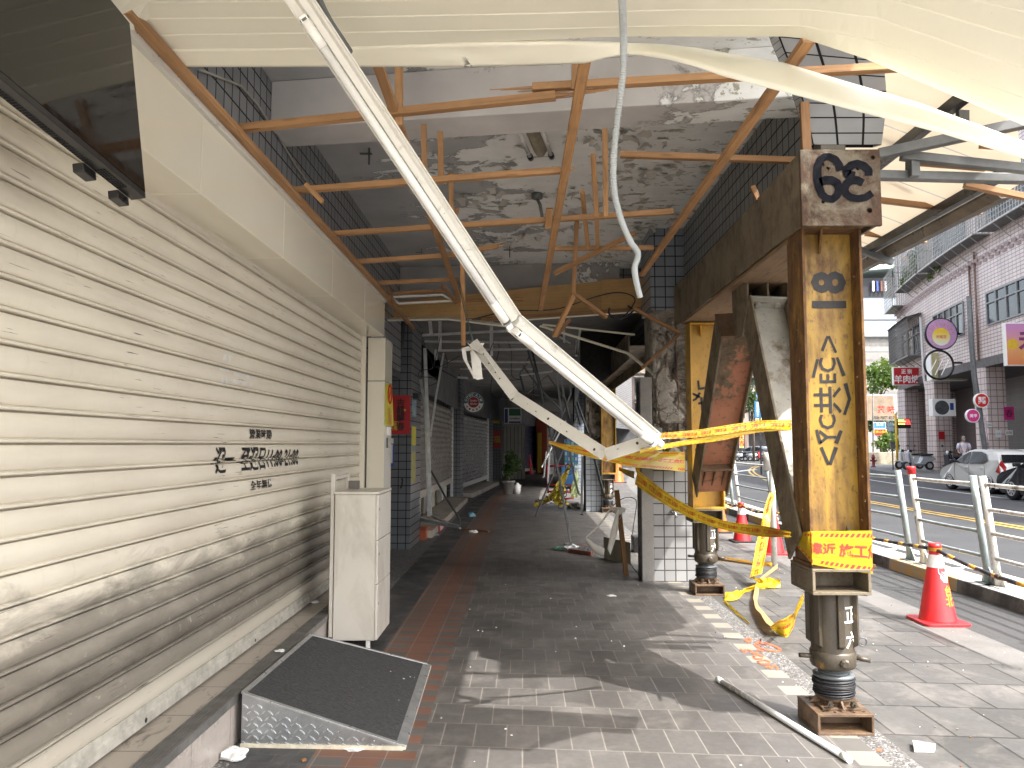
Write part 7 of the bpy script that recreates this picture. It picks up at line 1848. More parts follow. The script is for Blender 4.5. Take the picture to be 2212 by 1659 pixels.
M['bus_blue'] = plain('bus_sign_blue', (0.05,0.25,0.52), 0.4); g.build('disc', [M['bus_blue'], M['white_ink']], bus)
a, b_ = AY(1630,867,40), AY(1644,903,40); g = MB(); g.box((a.x,40,b_.z),(b_.x,40.03,a.z)); g.build('name_plate', M['bus_blue'], bus)
g = MB(); g.text('萬\n順\n社\n區\n公\n園', V(((a.x+b_.x)/2,39.997,(a.z+b_.z)/2)), (1,0,0), (0,0,1), size=(a.z-b_.z)*0.92, bold=0.02); g.build('lettering', M['white_ink'], bus)
a, b_ = AY(1644.5,867,40), AY(1668,903,40); g = MB(); g.box((a.x,40,b_.z),(b_.x,40.03,a.z)); g.build('route_panel', M['white_paper'], bus)
g = MB(); g.box((a.x+0.005,39.99,b_.z+0.005),(b_.x-0.005,39.999,b_.z+0.2)); g.build('route_panel_foot', plain('teal_strip', (0.25,0.45,0.40), 0.5), bus)
tree((AY(1628,985,68).x, 68, 0), 5.6, (1.3,1.3,1.9), 900, 0.16, 'leaf_dk', 'small dark tree behind the blue bus sign', 31)
tree((AY(1690,985,88).x, 88, 0), 3.0, (3.0,2.0,1.8), 900, 0.22, 'leaf', 'green tree beside the sign pole far down the street', 32)
g = MB(); a, c = AY(1650,962,84), AY(1720,985,84)
for k in range(40): x = a.x+(c.x-a.x)*k/39; g.bar((x,84,0),(x,84,1.3),0.05,0.05,(0,1,0))
g.bar((a.x,84,1.25),(c.x,84,1.25),0.08,0.08); g.bar((a.x,84,0.3),(c.x,84,0.3),0.08,0.08); solo(g, 'green_fence', plain('green_fence_paint', (0.08,0.30,0.22), 0.5), 'green metal fence behind the sign pole far away', 'fence')
frame_sign('banner_sign', 1556, 858, 1571, 925, 80, M['red_paper'], 'tall red banner beside the orange brace', [], 0.1, cat_='banner')
frame_sign('banner_sign', 1632, 904, 1650, 922, 78, plain('yellow_banner', (0.66,0.42,0.05), 0.5), 'yellow banner with a red character under the blue bus sign', [('迎', 0.5, 0.5, 0.7, 'red_ink', 0.03)], 0.1, cat_='banner')
frame_sign('banner_sign', 1597, 935, 1607, 968, 77, plain('yellow_banner', (0.66,0.42,0.05), 0.5), 'narrow yellow banner over the far scooter row', [('大\n吉', 0.5, 0.5, 0.7, 'red_ink', 0.03)], 0.1, cat_='banner')
# ================================================================== inside the dark walkway
def c4(x, y): return ((1400+x*0.3165)/1.8228, (1200+y*0.3165)/1.8228)
def c5(x, y): return ((2000+x*0.3165)/1.8228, (1200+y*0.3165)/1.8228)
def c6(x, y): return ((1400+x*0.3165)/1.8228, (1600+y*0.3165)/1.8228)
def c7(x, y): return ((2000+x*0.3165)/1.8228, (1600+y*0.3165)/1.8228)
def cz(x, y): return ((2100+x*0.2712)/1.8228, (1900+y*0.2712)/1.8228)
def c3(x, y): return ((2688+x*0.6076)/1.8228, (2016+y*0.6076)/1.8228)
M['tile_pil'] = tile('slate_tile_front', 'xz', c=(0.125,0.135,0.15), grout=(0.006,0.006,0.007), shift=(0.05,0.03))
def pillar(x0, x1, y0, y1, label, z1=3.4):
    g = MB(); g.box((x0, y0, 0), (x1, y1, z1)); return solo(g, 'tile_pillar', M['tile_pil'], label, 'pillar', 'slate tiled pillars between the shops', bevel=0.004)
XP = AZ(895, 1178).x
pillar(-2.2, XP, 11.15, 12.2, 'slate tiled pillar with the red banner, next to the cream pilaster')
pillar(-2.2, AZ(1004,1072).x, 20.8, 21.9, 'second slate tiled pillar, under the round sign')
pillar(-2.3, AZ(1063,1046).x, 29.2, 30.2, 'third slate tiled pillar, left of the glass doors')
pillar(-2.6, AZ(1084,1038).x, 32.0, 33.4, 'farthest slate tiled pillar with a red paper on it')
def shopfront(y0, y1, x, z0, z1, mat, name, label, pitch=0.12):
    t = thing(name, label, 'shutter', (x+bend((y0+y1)/2), (y0+y1)/2, z0), 'shop shutters farther down the walkway')
    g = MB(); n = int((z1-z0)/pitch); P = lambda y, z, d: V((x+bend(y)+d, y, z))
    ys = [y0+(y1-y0)*i/4 for i in range(5)]
    for k in range(n):
        prof = [(0.0,0),(0.02,0.012),(0.05,0.024),(0.075,0.02),(0.095,0.004),(0.10,-0.004),(0.12,-0.002)]
        for (za, da), (zb, db) in zip(prof[:-1], prof[1:]):
            for a, c in zip(ys[:-1], ys[1:]):
                b = len(g.v); z = z0+k*pitch; g.v += [P(a,z+za,da), P(c,z+za,da), P(c,z+zb,db), P(a,z+zb,db)]; g.face((b,b+1,b+2,b+3))
    g.build('slat_curtain', mat, t)
    g = MB(); g.bar(P(y0,z0-0.06,0.01), P(y1,z0-0.06,0.01), 0.03, 0.14); g.build('bottom_rail', M['galv'] if mat != M['shut_brown'] else plain('pale_rail', (0.40,0.36,0.30), 0.4), t)
    for y in (y0-0.03, y1+0.03): g = MB(); g.bar(P(y,0.0,0.01), P(y,z1,0.01), 0.07, 0.07, (0,1,0)); g.build('guide_rail', M['galv'], t)
    return t
M['shut_brown'] = plain('taupe_shutter_paint', (0.21,0.185,0.16), 0.35, var=0.25, scale=2)
M['shut_grey'] = plain('bare_metal_shutter', (0.30,0.30,0.31), 0.28, 0.6, 0.2)
M['shut_blue'] = plain('navy_shutter', (0.05,0.055,0.12), 0.35, 0.2)
shopfront(12.4, 20.6, -1.95, 0.62, 2.5, M['shut_brown'], 'shop_shutter', 'half open taupe shutter behind the first tiled pillar')
shopfront(22.0, 29.0, -1.95, 0.35, 2.5, M['shut_grey'], 'shop_shutter', 'bare metal shutter under the round sign')
shopfront(36.5, 41.5, -1.95, 0.3, 2.5, M['shut_blue'], 'shop_shutter', 'navy shutter right of the glass doors')
g = MB()
a, b_ = AX(*c4(750,430), -1.80), AX(*c4(1280,1100), -1.80)
pts = [AX(*c4(*q), -1.80) for q in ((752,430),(890,545),(1250,890),(1285,1090),(1130,1030),(895,845),(750,740))]
g.prism(pts, (-0.02,0,0)); solo(g, 'cracked_fascia', plain('grey_fascia_glass', (0.17,0.17,0.175), 0.10), 'grey glossy fascia panel hanging over the taupe shutter', 'fascia')
g = MB(); g.prism([(-1.98,12.2,0),(-1.46,12.5,0),(-1.46,20.4,0),(-1.98,20.6,0)], (0,0,0.12)); solo(g, 'shop_step', concrete('beige_shop_step', (0.32,0.28,0.23)), 'beige step under the taupe shutter', 'step', 'steps in front of the far shops', bevel=0.01)
g = MB(); g.box((-1.455,13.35,0.01),(-1.44,14.25,0.10)); g.text('小心階梯', V((-1.439,13.8,0.055)), (0,1,0), (0,0,1), width=0.7, mat=1, bold=0.02); solo(g, 'step_sticker', [M['red_paper'], M['white_ink']], 'red sticker with white lettering on the beige step', 'sticker')
g = MB(); g.prism([(-2.2,22.0,0),(-1.5+bend(22),22.0,0),(-1.5+bend(29),29.0,0),(-2.2,29.0,0)], (0,0,0.12)); solo(g, 'shop_step', M['concrete'], 'dark step under the bare metal shutter', 'step', 'steps in front of the far shops')
for i, y in enumerate((13.0, 14.2, 15.5, 16.6, 18.0, 19.2)):
    g = MB(); g.box((-2.02,y,0.12),(-1.99,y+0.9,0.62)); solo(g, 'shop_door_panel', M['panel'] if i % 2 else M['shut_brown'], 'door panel showing below the half open taupe shutter', 'door panel', 'door panels below the taupe shutter')
g = MB(); q0, q1 = AZ(906,1166), AZ(936,1150); g.box((q0.x-0.12,q0.y,0),(q1.x,q0.y+0.55,0.15)); solo(g, 'orange_step_box', plain('orange_box_paint', (0.35,0.08,0.03), 0.6, var=0.3), 'low orange brown box at the foot of the tiled pillar', 'box', bevel=0.006)
# notices
def board(x0, x1, z0, z1, y, mat, label, texts, name='notice', dep=0.012, grp=None, cat_='notice'):
    g = MB(); g.box((x0,y-dep,z0),(x1,y,z1)); mats = [mat]
    for body, fx, fz, h, m, b in texts:
        mm = M[m] if isinstance(m, str) else m
        if mm not in mats: mats.append(mm)
        g.text(body, V((x0+(x1-x0)*fx, y-dep-0.0015, z0+(z1-z0)*fz)), (1,0,0), (0,0,1), size=(z1-z0)*h, mat=mats.index(mm), bold=b)
    return solo(g, name, mats, label, cat_, grp)
yb = 11.148
def bx(u0, v0, u1, v1, y=yb): a, c = AY(u0,v0,y), AY(u1,v1,y); return a.x, c.x, c.z, a.z
board(*bx(845,854,886,938), yb, M['red_paper'], 'red spring banner with black brush lettering on the slate pillar', [('吉\n龍\n舞\n春', 0.5, 0.5, 0.82, 'black_ink', 0.02), ('春節\n快樂', 0.16, 0.22, 0.25, 'gold_ink', 0.01), ('●', 0.72, 0.62, 0.06, 'gold_ink', 0)], 'spring_banner', cat_='banner')
board(*bx(826,947,850,958), yb, M['white_paper'], 'small white notice with red border under the red banner', [('食物公處', 0.6, 0.65, 0.2, 'red_ink', 0.02), ('2265-5357', 0.6, 0.3, 0.14, 'black_ink', 0.01)])
x0, x1, z0, z1 = bx(824,960,851,1008)
g = MB(); g.box((x0,yb-0.014,z0),(x1,yb-0.002,z1), 1); g.box((x0,yb-0.02,z0+0.05),(x1-0.02,yb-0.0145,z1)); 
for k in range(5): g.box((x0+0.02,yb-0.0215,z0+0.11+k*0.045),(x0+0.10+0.01*k,yb-0.0203,z0+0.125+k*0.045), 2)
solo(g, 'price_board', [M['white_paper'], M['blue_ink'], M['red_ink']], 'white price board with red lines and a blue foot beside the pilaster', 'notice')
M['olive_paper'] = plain('olive_yellow_paper', (0.42,0.40,0.03), 0.6, var=0.1)
board(*bx(830,838,846,903), yb, M['olive_paper'], 'olive yellow notice stuck on the slate pillar beside the cream pilaster', [('公\n告\n宣', 0.5, 0.45, 0.7, 'dark_steel', 0.0)])
g = MB()
P = [AX(819,824,XF+0.008), AX(829,824,XF+0.008), AX(832,918,XF+0.014), AX(819,917,XF+0.008)]
pa = AY(818.5,824,7.98); y_ = 8.06
q = [V((XF+0.006,8.06,AX(819,824,XF).z)), V((XF+0.006,8.44,AX(829,824,XF).z)), V((XF+0.02,8.50,AX(831,918,XF).z)), V((XF+0.006,8.06,AX(819,917,XF).z))]
g.prism(q, (0.004,0,0)); c_ = (q[0]+q[2])/2 + V((0.0065,0,0)); g.text('禁止\n停車', c_+V((0,0,-0.12)), (0,1,0), (0,0,1), width=0.2, mat=1); g.tube([c_+V((0.0,0.1*math.cos(k*0.2618),0.12+0.1*math.sin(k*0.2618))) for k in range(25)], 0.008, 6, 1, cap=False); g.bar(c_+V((0,-0.07,0.05)), c_+V((0,0.07,0.19)), 0.02, 0.006, (1,0,0), 1)
solo(g, 'notice', [M['yellow_paper'], M['red_ink']], 'yellow no entry notice on the side of the cream pilaster', 'notice')
g = MB(); g.box((XF+0.001,8.2,AX(825,940,XF).z),(XF+0.03,8.32,AX(825,921,XF).z)); g.box((XF+0.001,8.2,AX(825,968,XF).z),(XF+0.012,8.24,AX(825,945,XF).z),1); solo(g, 'wall_switch_box', [M['white_plastic'], M['dark_steel']], 'small white switch box and latch on the pilaster side', 'switch box', bevel=0.004)
for i, (v0, v1, m, lab) in enumerate(((864,900,plain('faded_blue_paper',(0.22,0.30,0.33),0.6),'faded blue paper on the edge of the slate pillar'),(922,962,M['yellow_paper'],'torn yellow and white paper on the pillar edge'),(975,1042,plain('stained_paper',(0.42,0.40,0.16),0.7,var=0.3),'long stained yellow strip on the pillar edge'))):
    g = MB(); zt_, zb_ = AX(895,v0,XP).z, AX(895,v1,XP).z; g.box((XP+0.001,11.2,zb_),(XP+0.006,11.62,zt_)); solo(g, 'notice', m, lab, 'notice')
g = MB(); g.box((XP+0.001,11.3,AX(895,862,XP).z),(XP+0.08,11.5,AX(895,850,XP).z)); solo(g, 'wall_camera', M['black_plastic'], 'small black box on the corner of the slate pillar', 'camera', bevel=0.01)
g = MB(); q = AY(868,1040,yb); g.stroke([(0,0),(0.01,-0.05),(0.0,-0.12),(-0.02,-0.16)], 0.03, 0, lambda x, y: q+V((x,-0.003,y+0.06)), 4); solo(g, 'dark_smear', M['black_ink'], 'dark curled smear on the slate pillar below the banner', 'mark')
# round sign
rs = thing('round_atm_sign', 'round shop sign with ATM lettering and a red centre, hung over the walkway', 'round sign', tuple(AY(1023,869,20.6)))
c = AY(1023, 869, 20.6); r = 22.5/FPX*20.6
g = MB(); g.lathe([(r,0),(r*1.03,-0.02),(r*1.03,-0.20),(r,-0.22)], c+V((0,0.0,0)), (0,-1,0), 40); g.build('casing', M['black_plastic'], rs)
g = MB(); g.lathe([(r*0.95,0.001),(r*0.95,0.008)], c, (0,-1,0), 40); g.build('rim_panel', M['white_plastic'], rs)
g = MB()
for k in range(16):
    a0, a1 = R(-8+k*12.2), R(-8+(k+1)*12.2); b = len(g.v)
    for a, q in ((a0,0.56),(a1,0.56),(a1,0.92),(a0,0.92)): g.v.append(c+V((r*q*math.cos(a),-0.0095,r*q*math.sin(a))))
    g.face((b,b+1,b+2,b+3))
g.build('teal_band', plain('teal_print', (0.06,0.16,0.20), 0.5), rs)
g = MB(); g.lathe([(r*0.52,0.009),(r*0.52,0.012)], c, (0,-1,0), 36); g.build('red_centre', plain('deep_red_print', (0.32,0.02,0.03), 0.4), rs)
g = MB()
for ch, an in zip('中國信託ATM', (165,142,119,96,66,42,18)):
    a = R(an); o = c+V((r*0.74*math.cos(a),-0.0115,r*0.74*math.sin(a))); rt = V((math.sin(a),0,-math.cos(a))); g.text(ch, o, rt, V((math.cos(a),0,math.sin(a))), size=r*0.24, bold=0.03)
for s_ in (0.12, -0.18): g.stroke([(-0.34,s_-0.05),(-0.25,s_+0.14),(-0.18,s_-0.08),(-0.08,s_+0.1),(0.02,s_-0.06),(0.12,s_+0.12),(0.2,s_-0.05),(0.36,s_+0.08)], 0.05, 0, lambda x, y: c+V((x*r,-0.0135,y*r)), 4)
g.build('lettering', M['white_ink'], rs)
g = MB()
for ch, an in zip('合·設款機', (215,240,268,296,322)):
    a = R(an); o = c+V((r*0.74*math.cos(a),-0.0115,r*0.74*math.sin(a))); g.text(ch, o, V((-math.sin(a),0,math.cos(a))), V((-math.cos(a),0,-math.sin(a))), size=r*0.2, bold=0.02)
g.build('lettering', M['black_ink'], rs)
# convenience store sign, doors, booth
st = thing('store_sign', 'small green white and blue store sign above the glass doors', 'store sign', tuple(AY(1108,915,31)))
x0, x1, z0, z1 = bx(1089,881,1126,916,31)
g = MB(); g.box((x0,31,z0),(x1,31.15,z1)); g.build('casing', M['white_plastic'], st, bevel=0.01)
g = MB(); w_ = x1-x0; h_ = z1-z0
g.box((x0+0.28*w_,30.98,z0+0.52*h_),(x1-0.04*w_,30.998,z1-0.06*h_), 0); g.box((x0+0.28*w_,30.98,z0+0.06*h_),(x1-0.04*w_,30.998,z0+0.16*h_), 1); g.box((x0+0.04*w_,30.98,z0+0.06*h_),(x0+0.22*w_,30.998,z1-0.06*h_), 1)
g.build('colour_bars', [plain('store_green', (0.015,0.15,0.06), 0.4), M['blue_ink']], st)
g = MB(); g.text('FamilyMart', V((x0+0.62*w_,30.985,z0+0.33*h_)), (1,0,0), (0,0,1), width=0.6*w_, bold=0.02); g.build('lettering', M['blue_ink'], st)
gd = thing('glass_doors', 'pale framed glass doors under the small store sign', 'doors', (-0.6, 33.5, 0))
x0, x1, z0, z1 = bx(1083,922,1131,1036,33.5); n = 6
g = MB(); g.box((x0,33.55,max(0,z0)),(x1,33.6,z1)); g.build('glass', M['glass_dark'], gd)
g = MB()
for k in range(n+1): x = x0+(x1-x0)*k/n; g.box((x-0.07,33.4,0),(x+0.07,33.54,z1))
g.box((x0,33.4,z1),(x1,33.54,z1+0.12)); g.build('frame', M['white_steel'], gd)
bo = thing('red_booth', 'red booth with a yellow post at the walkway end', 'booth', (0.9, 40, 0))
x0, x1, z0, z1 = bx(1158,905,1182,1024,40); g = MB(); g.box((x0,40,0),(x1,41,z1)); g.build('panel', plain('dark_orange_red', (0.30,0.05,0.02), 0.5), bo, bevel=0.02)
x0, x1, z0, z1 = bx(1161,935,1170,1022,39.9); g = MB(); g.box((x0,39.8,0.05),(x1,39.95,z1)); g.build('yellow_post', plain('booth_yellow', (0.55,0.40,0.03), 0.5), bo, bevel=0.01)
x0, x1, z0, z1 = bx(1183,925,1196,1022,39); g = MB(); g.box((x0,39,0),(x1,39.4,z1)); r_ = random.Random(4)
for k in range(14): zz_ = 0.2+k*0.13; g.box((x0+0.04,38.98,zz_),(x0+0.04+r_.uniform(0.05,0.2),38.998,zz_+0.07), 1+k % 2)
solo(g, 'vending_case', [M['galv'], M['white_paper'], M['red_paper']], 'glass case of small goods right of the red booth', 'display case')
notice_x = bx(1064,930,1082,968,31.95); board(*notice_x, 31.99, M['red_paper'], 'small red paper on the farthest slate pillar', [('福', 0.5, 0.5, 0.4, 'gold_ink', 0.02)])
board(*bx(1066,893,1080,914,31.95), 31.99, M['yellow_paper'], 'small yellow no smoking notice on the farthest slate pillar', [('禁', 0.5, 0.5, 0.5, 'red_ink', 0.02)])
pl = thing('potted_shrub', 'dark leafy shrub in a grey pot in the middle of the walkway', 'plant', tuple(AZ(1098,1068)))
p = AZ(1098, 1068); g = MB(); g.lathe([(0.13,0),(0.19,0.36),(0.21,0.36),(0.21,0.41),(0.17,0.41)], p, seg=20); g.build('pot', concrete('grey_pot', (0.34,0.33,0.31)), pl)
g = MB(); foliage(g, p+V((0.08,0,0.85)), (0.34,0.34,0.48), 420, 0.075, random.Random(3), 8); g.build('leaves', M['leaf_dk'], pl)
g = MB(); g.tube([p+V((0,0,0.38)), p+V((0.06,0,0.9))], 0.02, 6); g.build('stem', M['bark'], pl)
g = MB(); q = p+V((0.27,0.3,0)); g.lathe([(0.09,0),(0.11,0.26),(0.04,0.30),(0.04,0.33)], q, seg=16); solo(g, 'white_jug', M['white_plastic'], 'white plastic jug behind the grey plant pot', 'jug')
# ------------------------------------------------------------------ collapsed metal ceiling grid
gr_ = thing('ceiling_grid', 'dangling galvanised ceiling grid of rails over the dark walkway', 'ceiling grid', (0, 12.5, 3.3))
def stud(parent, pts, y, w=0.03, h=0.02, mat='galv', name='rail'):
    g = MB(); P = [AY(*q, y_) for q, y_ in zip(pts, y if isinstance(y, (list, tuple)) else [y]*len(pts))]
    for a, c in zip(P[:-1], P[1:]): g.bar(a, c, w, h, (0,0.3,1))
    return g.build(name, M[mat], parent)
for a, c, y in (((830,380),(2030,318),10.9),((860,455),(2160,470),11.8),((990,570),(2185,550),11.4),((1150,705),(2150,715),13.5),((1300,800),(2200,800),15.5),((1270,905),(1400,912),12.5)): stud(gr_, [c4(*a), c4(*c)], y, 0.045)
for a, c, y in (((925,205),(942,378),10.9),((1050,205),(1050,565),11.5),((1690,180),(1690,640),11.8),((1000,560),(1000,690),13)): stud(gr_, [c4(*a), c4(*c)], y, 0.05)
for a, c, y in (((700,150),(560,400),11.2),((690,150),(700,470),11.8),((900,300),(850,620),11.6),((860,440),(850,640),11.6),((0,330),(260,330),11.2),((640,400),(780,480),12),((0,710),(500,720),13),((150,880),(560,825),13.5)): stud(gr_, [c5(*a), c5(*c)], y, 0.035)
for i, (pts, y, w, lab) in enumerate((
    ([c7(500,180), c7(640,900), c7(782,1700)], [12.5,11.8,11.0], 0.030, 'long bent rail leaning down to the floor in mid walkway'),
    ([c7(860,120), c7(560,850), c7(340,1375)], [13.2,13.0,12.9], 0.032, 'crossing rail of the fallen tripod shape, foot to the left'),
    ([c7(720,180), c7(560,480), c7(420,760)], [13.4,13.2,13.0], 0.028, 'short hanging rail crossing behind the tape knot'),
    ([c7(520,560), c7(500,920), c7(500,960)], [13,13,13], 0.03, 'upright short rail below the tape knot'),
    ([c7(760,540), c7(820,860), c7(880,1090), c7(915,1105)], [12.8,12.6,12.5,12.5], 0.032, 'hooked rail hanging in front of the far tiled pillar'),
    ([c7(930,620), c7(920,1000), c7(915,1345), c7(950,1350)], [12.4,12.4,12.4,12.3], 0.036, 'straight upright rail with a bent foot before the far pillar'),
    ([c7(1080,660), c7(1140,900), c7(1190,1085)], [11.8,11.8,11.8], 0.035, 'dark rail hanging in front of the far jack'),
    ([c7(480,560), c7(450,880), c7(430,880)], [13,13,13], 0.02, 'thin hooked rail left of the tripod shape'))):
    g = MB(); P = [AY(*q, y_) for q, y_ in zip(pts, y)]; P = [V((p.x,p.y,max(0.01,p.z))) for p in P]
    for a, c in zip(P[:-1], P[1:]): g.bar(a, c, w, 0.022, (0,0.3,1))
    solo(g, 'fallen_rail', M['dark_steel'] if i in (0,1,4,5,6) else M['galv'], lab, 'ceiling rail')
for pts, y in (([(210,430),(290,700),(380,950),(440,1240)],12.0),([(280,470),(340,750),(420,1100)],12.4),([(590,760),(640,1150),(680,1380)],12.4),([(640,780),(700,1150),(770,1440)],12.0),([(770,910),(780,1100),(680,1360),(560,1660)],12.6),([(850,980),(840,1250),(900,1500)],12.4),([(880,1020),(860,1200),(1000,1600)],12.8),([(190,760),(400,1050),(680,1330)],13.5),([(250,720),(150,860),(200,1070)],13.5),([(240,1100),(500,880),(720,1200)],14.0),([(100,1070),(600,1180)],15.0)):
    stud(gr_, [c5(*q) for q in pts], y, 0.030, 0.02, 'dark_steel', 'dangling_rail')
tri = []
for pts, y, w, m, lab in (([c4(862,540), c4(905,1640), c6(930,1360)], [11.6,11.55,11.5], 0.05, 'galv', 'tall shiny metal stud standing against the taupe shutter'),
    ([c4(808,930), c4(870,1300), c6(910,1365)], [11.9,11.8,11.6], 0.04, 'galv', 'second metal stud just left of the tall shiny one'),
    ([c4(1095,600), c4(1000,1150), c4(930,1640)], [12.2,12.0,11.8], 0.03, 'galv', 'slanting grey rod crossing the tall shiny stud'),
    ([c6(940,800), c6(1120,1130), c6(1290,1390), c6(1302,1500)], [11.8,11.4,11.2,11.1], 0.022, 'dark_steel', 'thin dark rod leaning down to the bent floor rails'),
    ([c6(732,1385), c6(1000,1445), c6(1300,1500)], [12.4,11.9,11.5], 0.06, 'galv', 'long flat rail lying on the floor by the slate pillar'),
    ([c6(940,1352), c6(1190,1480)], [12.6,11.7], 0.05, 'galv', 'shorter flat rail lying across the long one')):
    g = MB(); P = [AY(*q, y_) for q, y_ in zip(pts, y)]; P = [V((p.x,p.y,max(0.015,p.z))) for p in P]
    for a, c in zip(P[:-1], P[1:]): g.bar(a, c, w, 0.028, (0,1,0.3))
    solo(g, 'metal_stud', M[m], lab, 'metal stud')
g = MB(); a, c = AZ(*c6(1282,1525)), AZ(*c6(1660,1566)); g.bar(a+V((0,0,0.012)), c+V((0,0,0.012)), 0.045, 0.022); solo(g, 'floor_batten', M['wood_old'], 'brown batten lying across the brick band', 'batten')
for pts, y, w, lab in (([c5(400,262), c5(1490,602), c5(1870,908)], [9.4,9.0,8.7], 0.035, 'long cream trim bent down across the cracked pillar'), ([c5(430,245), c5(1575,372)], [9.6,9.3], 0.022, 'straight cream trim just above the bent one')):
    g = MB(); P = [AY(*q, y_) for q, y_ in zip(pts, y)]
    for a, c in zip(P[:-1], P[1:]): g.bar(a, c, w, 0.018, (0,-0.5,1))
    solo(g, 'dangling_trim', M['strip'], lab, 'trim')
g = MB(); P = [AY(*c5(*q), 13.0) for q in ((900,140),(1640,140),(1640,640),(1440,740),(1150,960),(900,820))]; g.prism(P, (0,0.05,0)); solo(g, 'shade_board', plain('black_shade_board', (0.008,0.008,0.008), 0.9), 'black board standing for the dark interior right of the hanging rails', 'board')  # black shape put in for the unlit interior
g = MB(); P = [AY(*c5(*q), 8.9) for q in ((1265,40),(1250,90),(1285,150),(1400,182),(1500,130),(1570,70),(1490,10))]; g.tube(P, 0.012, 8); P = [AY(*q, 9.4) for q in ((1020,690),(1100,672),(1200,668),(1290,640),(1340,632),(1372,648),(1340,690),(1320,680))]; g.tube([cat(P,i/40) for i in range(41)], 0.008, 6); solo(g, 'black_cable_loop', M['cable'], 'black cable looping along the plywood board', 'cable')
g = MB()
for P in ([c4(590,215), c4(575,400), c4(540,560), c4(360,640)], [c4(560,215), c4(560,420), c4(520,640), c4(360,700)]): g.tube([cat([AY(*q, 11.0) for q in P], i/24) for i in range(25)], 0.035, 8)
solo(g, 'cable_bundle', M['cable'], 'thick black cable bundle curving over the slate pillar', 'cable')
r_ = random.Random(12)
for i in range(3):
    g = MB()
    for k in range(4):
        u0, v0 = r_.uniform(900,1250), r_.uniform(700,760); P = [AY(u0+j*r_.uniform(-8,14), v0+j*r_.uniform(10,40), 11+i*1.3) for j in range(5)]
        g.tube([cat(P, q/20) for q in range(21)], 0.006, 5)
    solo(g, 'loose_wires', M['cable'], ('thin loose wires nearest in the hanging rails','thin loose wires midway in the hanging rails','thin loose wires deepest in the hanging rails')[i], 'wires')
# goods and rubbish by the far pillar
rk = thing('display_rack', 'red framed rack with a blue poster beside the far tiled pillar', 'rack', tuple(AZ(*c7(640,1160))))
y = 16.0; g = MB()
for q in ([c7(485,720),c7(500,1080)],[c7(780,720),c7(780,1080)],[c7(490,975),c7(780,975)],[c7(500,1060),c7(780,1065)],[c7(485,745),c7(790,740)]): g.tube([AY(*p_, y) for p_ in q], 0.022, 8)
g.tube([AY(*c7(690,1155), 15.4), AY(*c7(820,1140), 15.4)], 0.02, 8); g.build('frame', plain('red_tube', (0.28,0.02,0.025), 0.4), rk)
a, c = AY(*c7(670,740), y-0.05), AY(*c7(820,970), y-0.05); g = MB(); g.box((a.x,y-0.06,c.z),(c.x,y-0.03,a.z)); g.build('poster', plain('blue_poster', (0.03,0.12,0.30), 0.5, var=0.4, scale=4), rk)
a, c = AY(*c7(700,410), y+0.4), AY(*c7(870,720), y+0.4); g = MB(); g.box((a.x,y+0.4,c.z),(c.x,y+0.5,a.z)); r_ = random.Random(3)
for k in range(9):
    for j in range(4): ww_ = (c.x-a.x)/4; g.box((a.x+(j+0.15)*ww_,y+0.38,a.z-0.12-k*0.11),(a.x+(j+0.8)*ww_,y+0.399,a.z-0.05-k*0.11), 1+(k*3+j) % 2)
g.build('goods_panel', [plain('blue_goods', (0.03,0.12,0.32), 0.5), plain('pale_goods', (0.25,0.30,0.36), 0.5), plain('green_goods', (0.05,0.22,0.14), 0.5)], rk)
def cloth(pu, pl, y, name, mats, label, cat_, n=26, seed=1, amp=0.05):
    U = [AY(*c7(*p), y) for p in pu]; L = [AY(*c7(*p), y) for p in pl]; U = [V((p.x,p.y,max(.01,p.z))) for p in U]; L = [V((p.x,p.y,max(.01,p.z))) for p in L]
    g = MB(); g.grid(lambda a, b: cat(U,a).lerp(cat(L,a), b) + V((0, amp*noise.noise(V((a*6+seed, b*5, 1))), 0)), n, 8)
    r = random.Random(seed)
    if len(mats) > 1:
        for k in range(7):
            a, b = r.random(), r.random(); p = cat(U,a).lerp(cat(L,a), b)+V((0,-amp-0.01,0)); g.tube([p+V((0.05*math.cos(q*0.5236),0,0.05*math.sin(q*0.5236))) for q in range(13)], 0.008, 5, 1, cap=False)
    o = solo(g, name, mats, label, cat_); md = o.modifiers.new('thickness', 'SOLIDIFY'); md.thickness = 0.004
dull = plain('mustard_film', (0.42,0.32,0.02), 0.45, var=0.15)
cloth([(770,710),(640,900),(520,1090),(310,1230)], [(780,760),(700,960),(560,1160),(330,1250)], 15.0, 'yellow_sheet', [dull, M['black_ink']], 'yellow printed plastic sheet trailing from the rack to the floor', 'plastic sheet')
cloth([(700,970),(720,1060),(690,1130),(760,1220)], [(600,1070),(560,1170),(600,1220),(640,1245)], 14.8, 'yellow_sheet', [dull, M['black_ink']], 'crumpled end of yellow sheet heaped on the floor', 'plastic sheet', seed=4, amp=0.12)
cloth([(850,760),(880,900),(880,1130)], [(820,900),(780,1050),(790,1140)], 15.6, 'pale_leaflet', [plain('pale_green_print', (0.42,0.50,0.24), 0.6, var=0.4, scale=9)], 'pale green and pink leaflet sheet hanging beside the far pillar', 'poster', seed=6)
def heap(u, v, r, mat, label, name='plastic_wrap', cat_='plastic', sq=0.6): return crumple(u, v, r, name, mat, label, cat_, 0, sq)
M['film'] = plain('clear_plastic_film', (0.42,0.43,0.42), 0.15, var=0.3, scale=20)
heap(*c7(470,1210), 0.16, M['film'], 'grey plastic wrap heap beside the yellow sheet', sq=0.5)
heap(*cz(390,975), 0.07, plain('green_plastic_film', (0.18,0.33,0.24), 0.3, var=0.3), 'green plastic wrap on the floor beside the wooden pallet piece')
heap(*cz(530,985), 0.10, M['film'], 'clear plastic wrap bunched next to the green one')
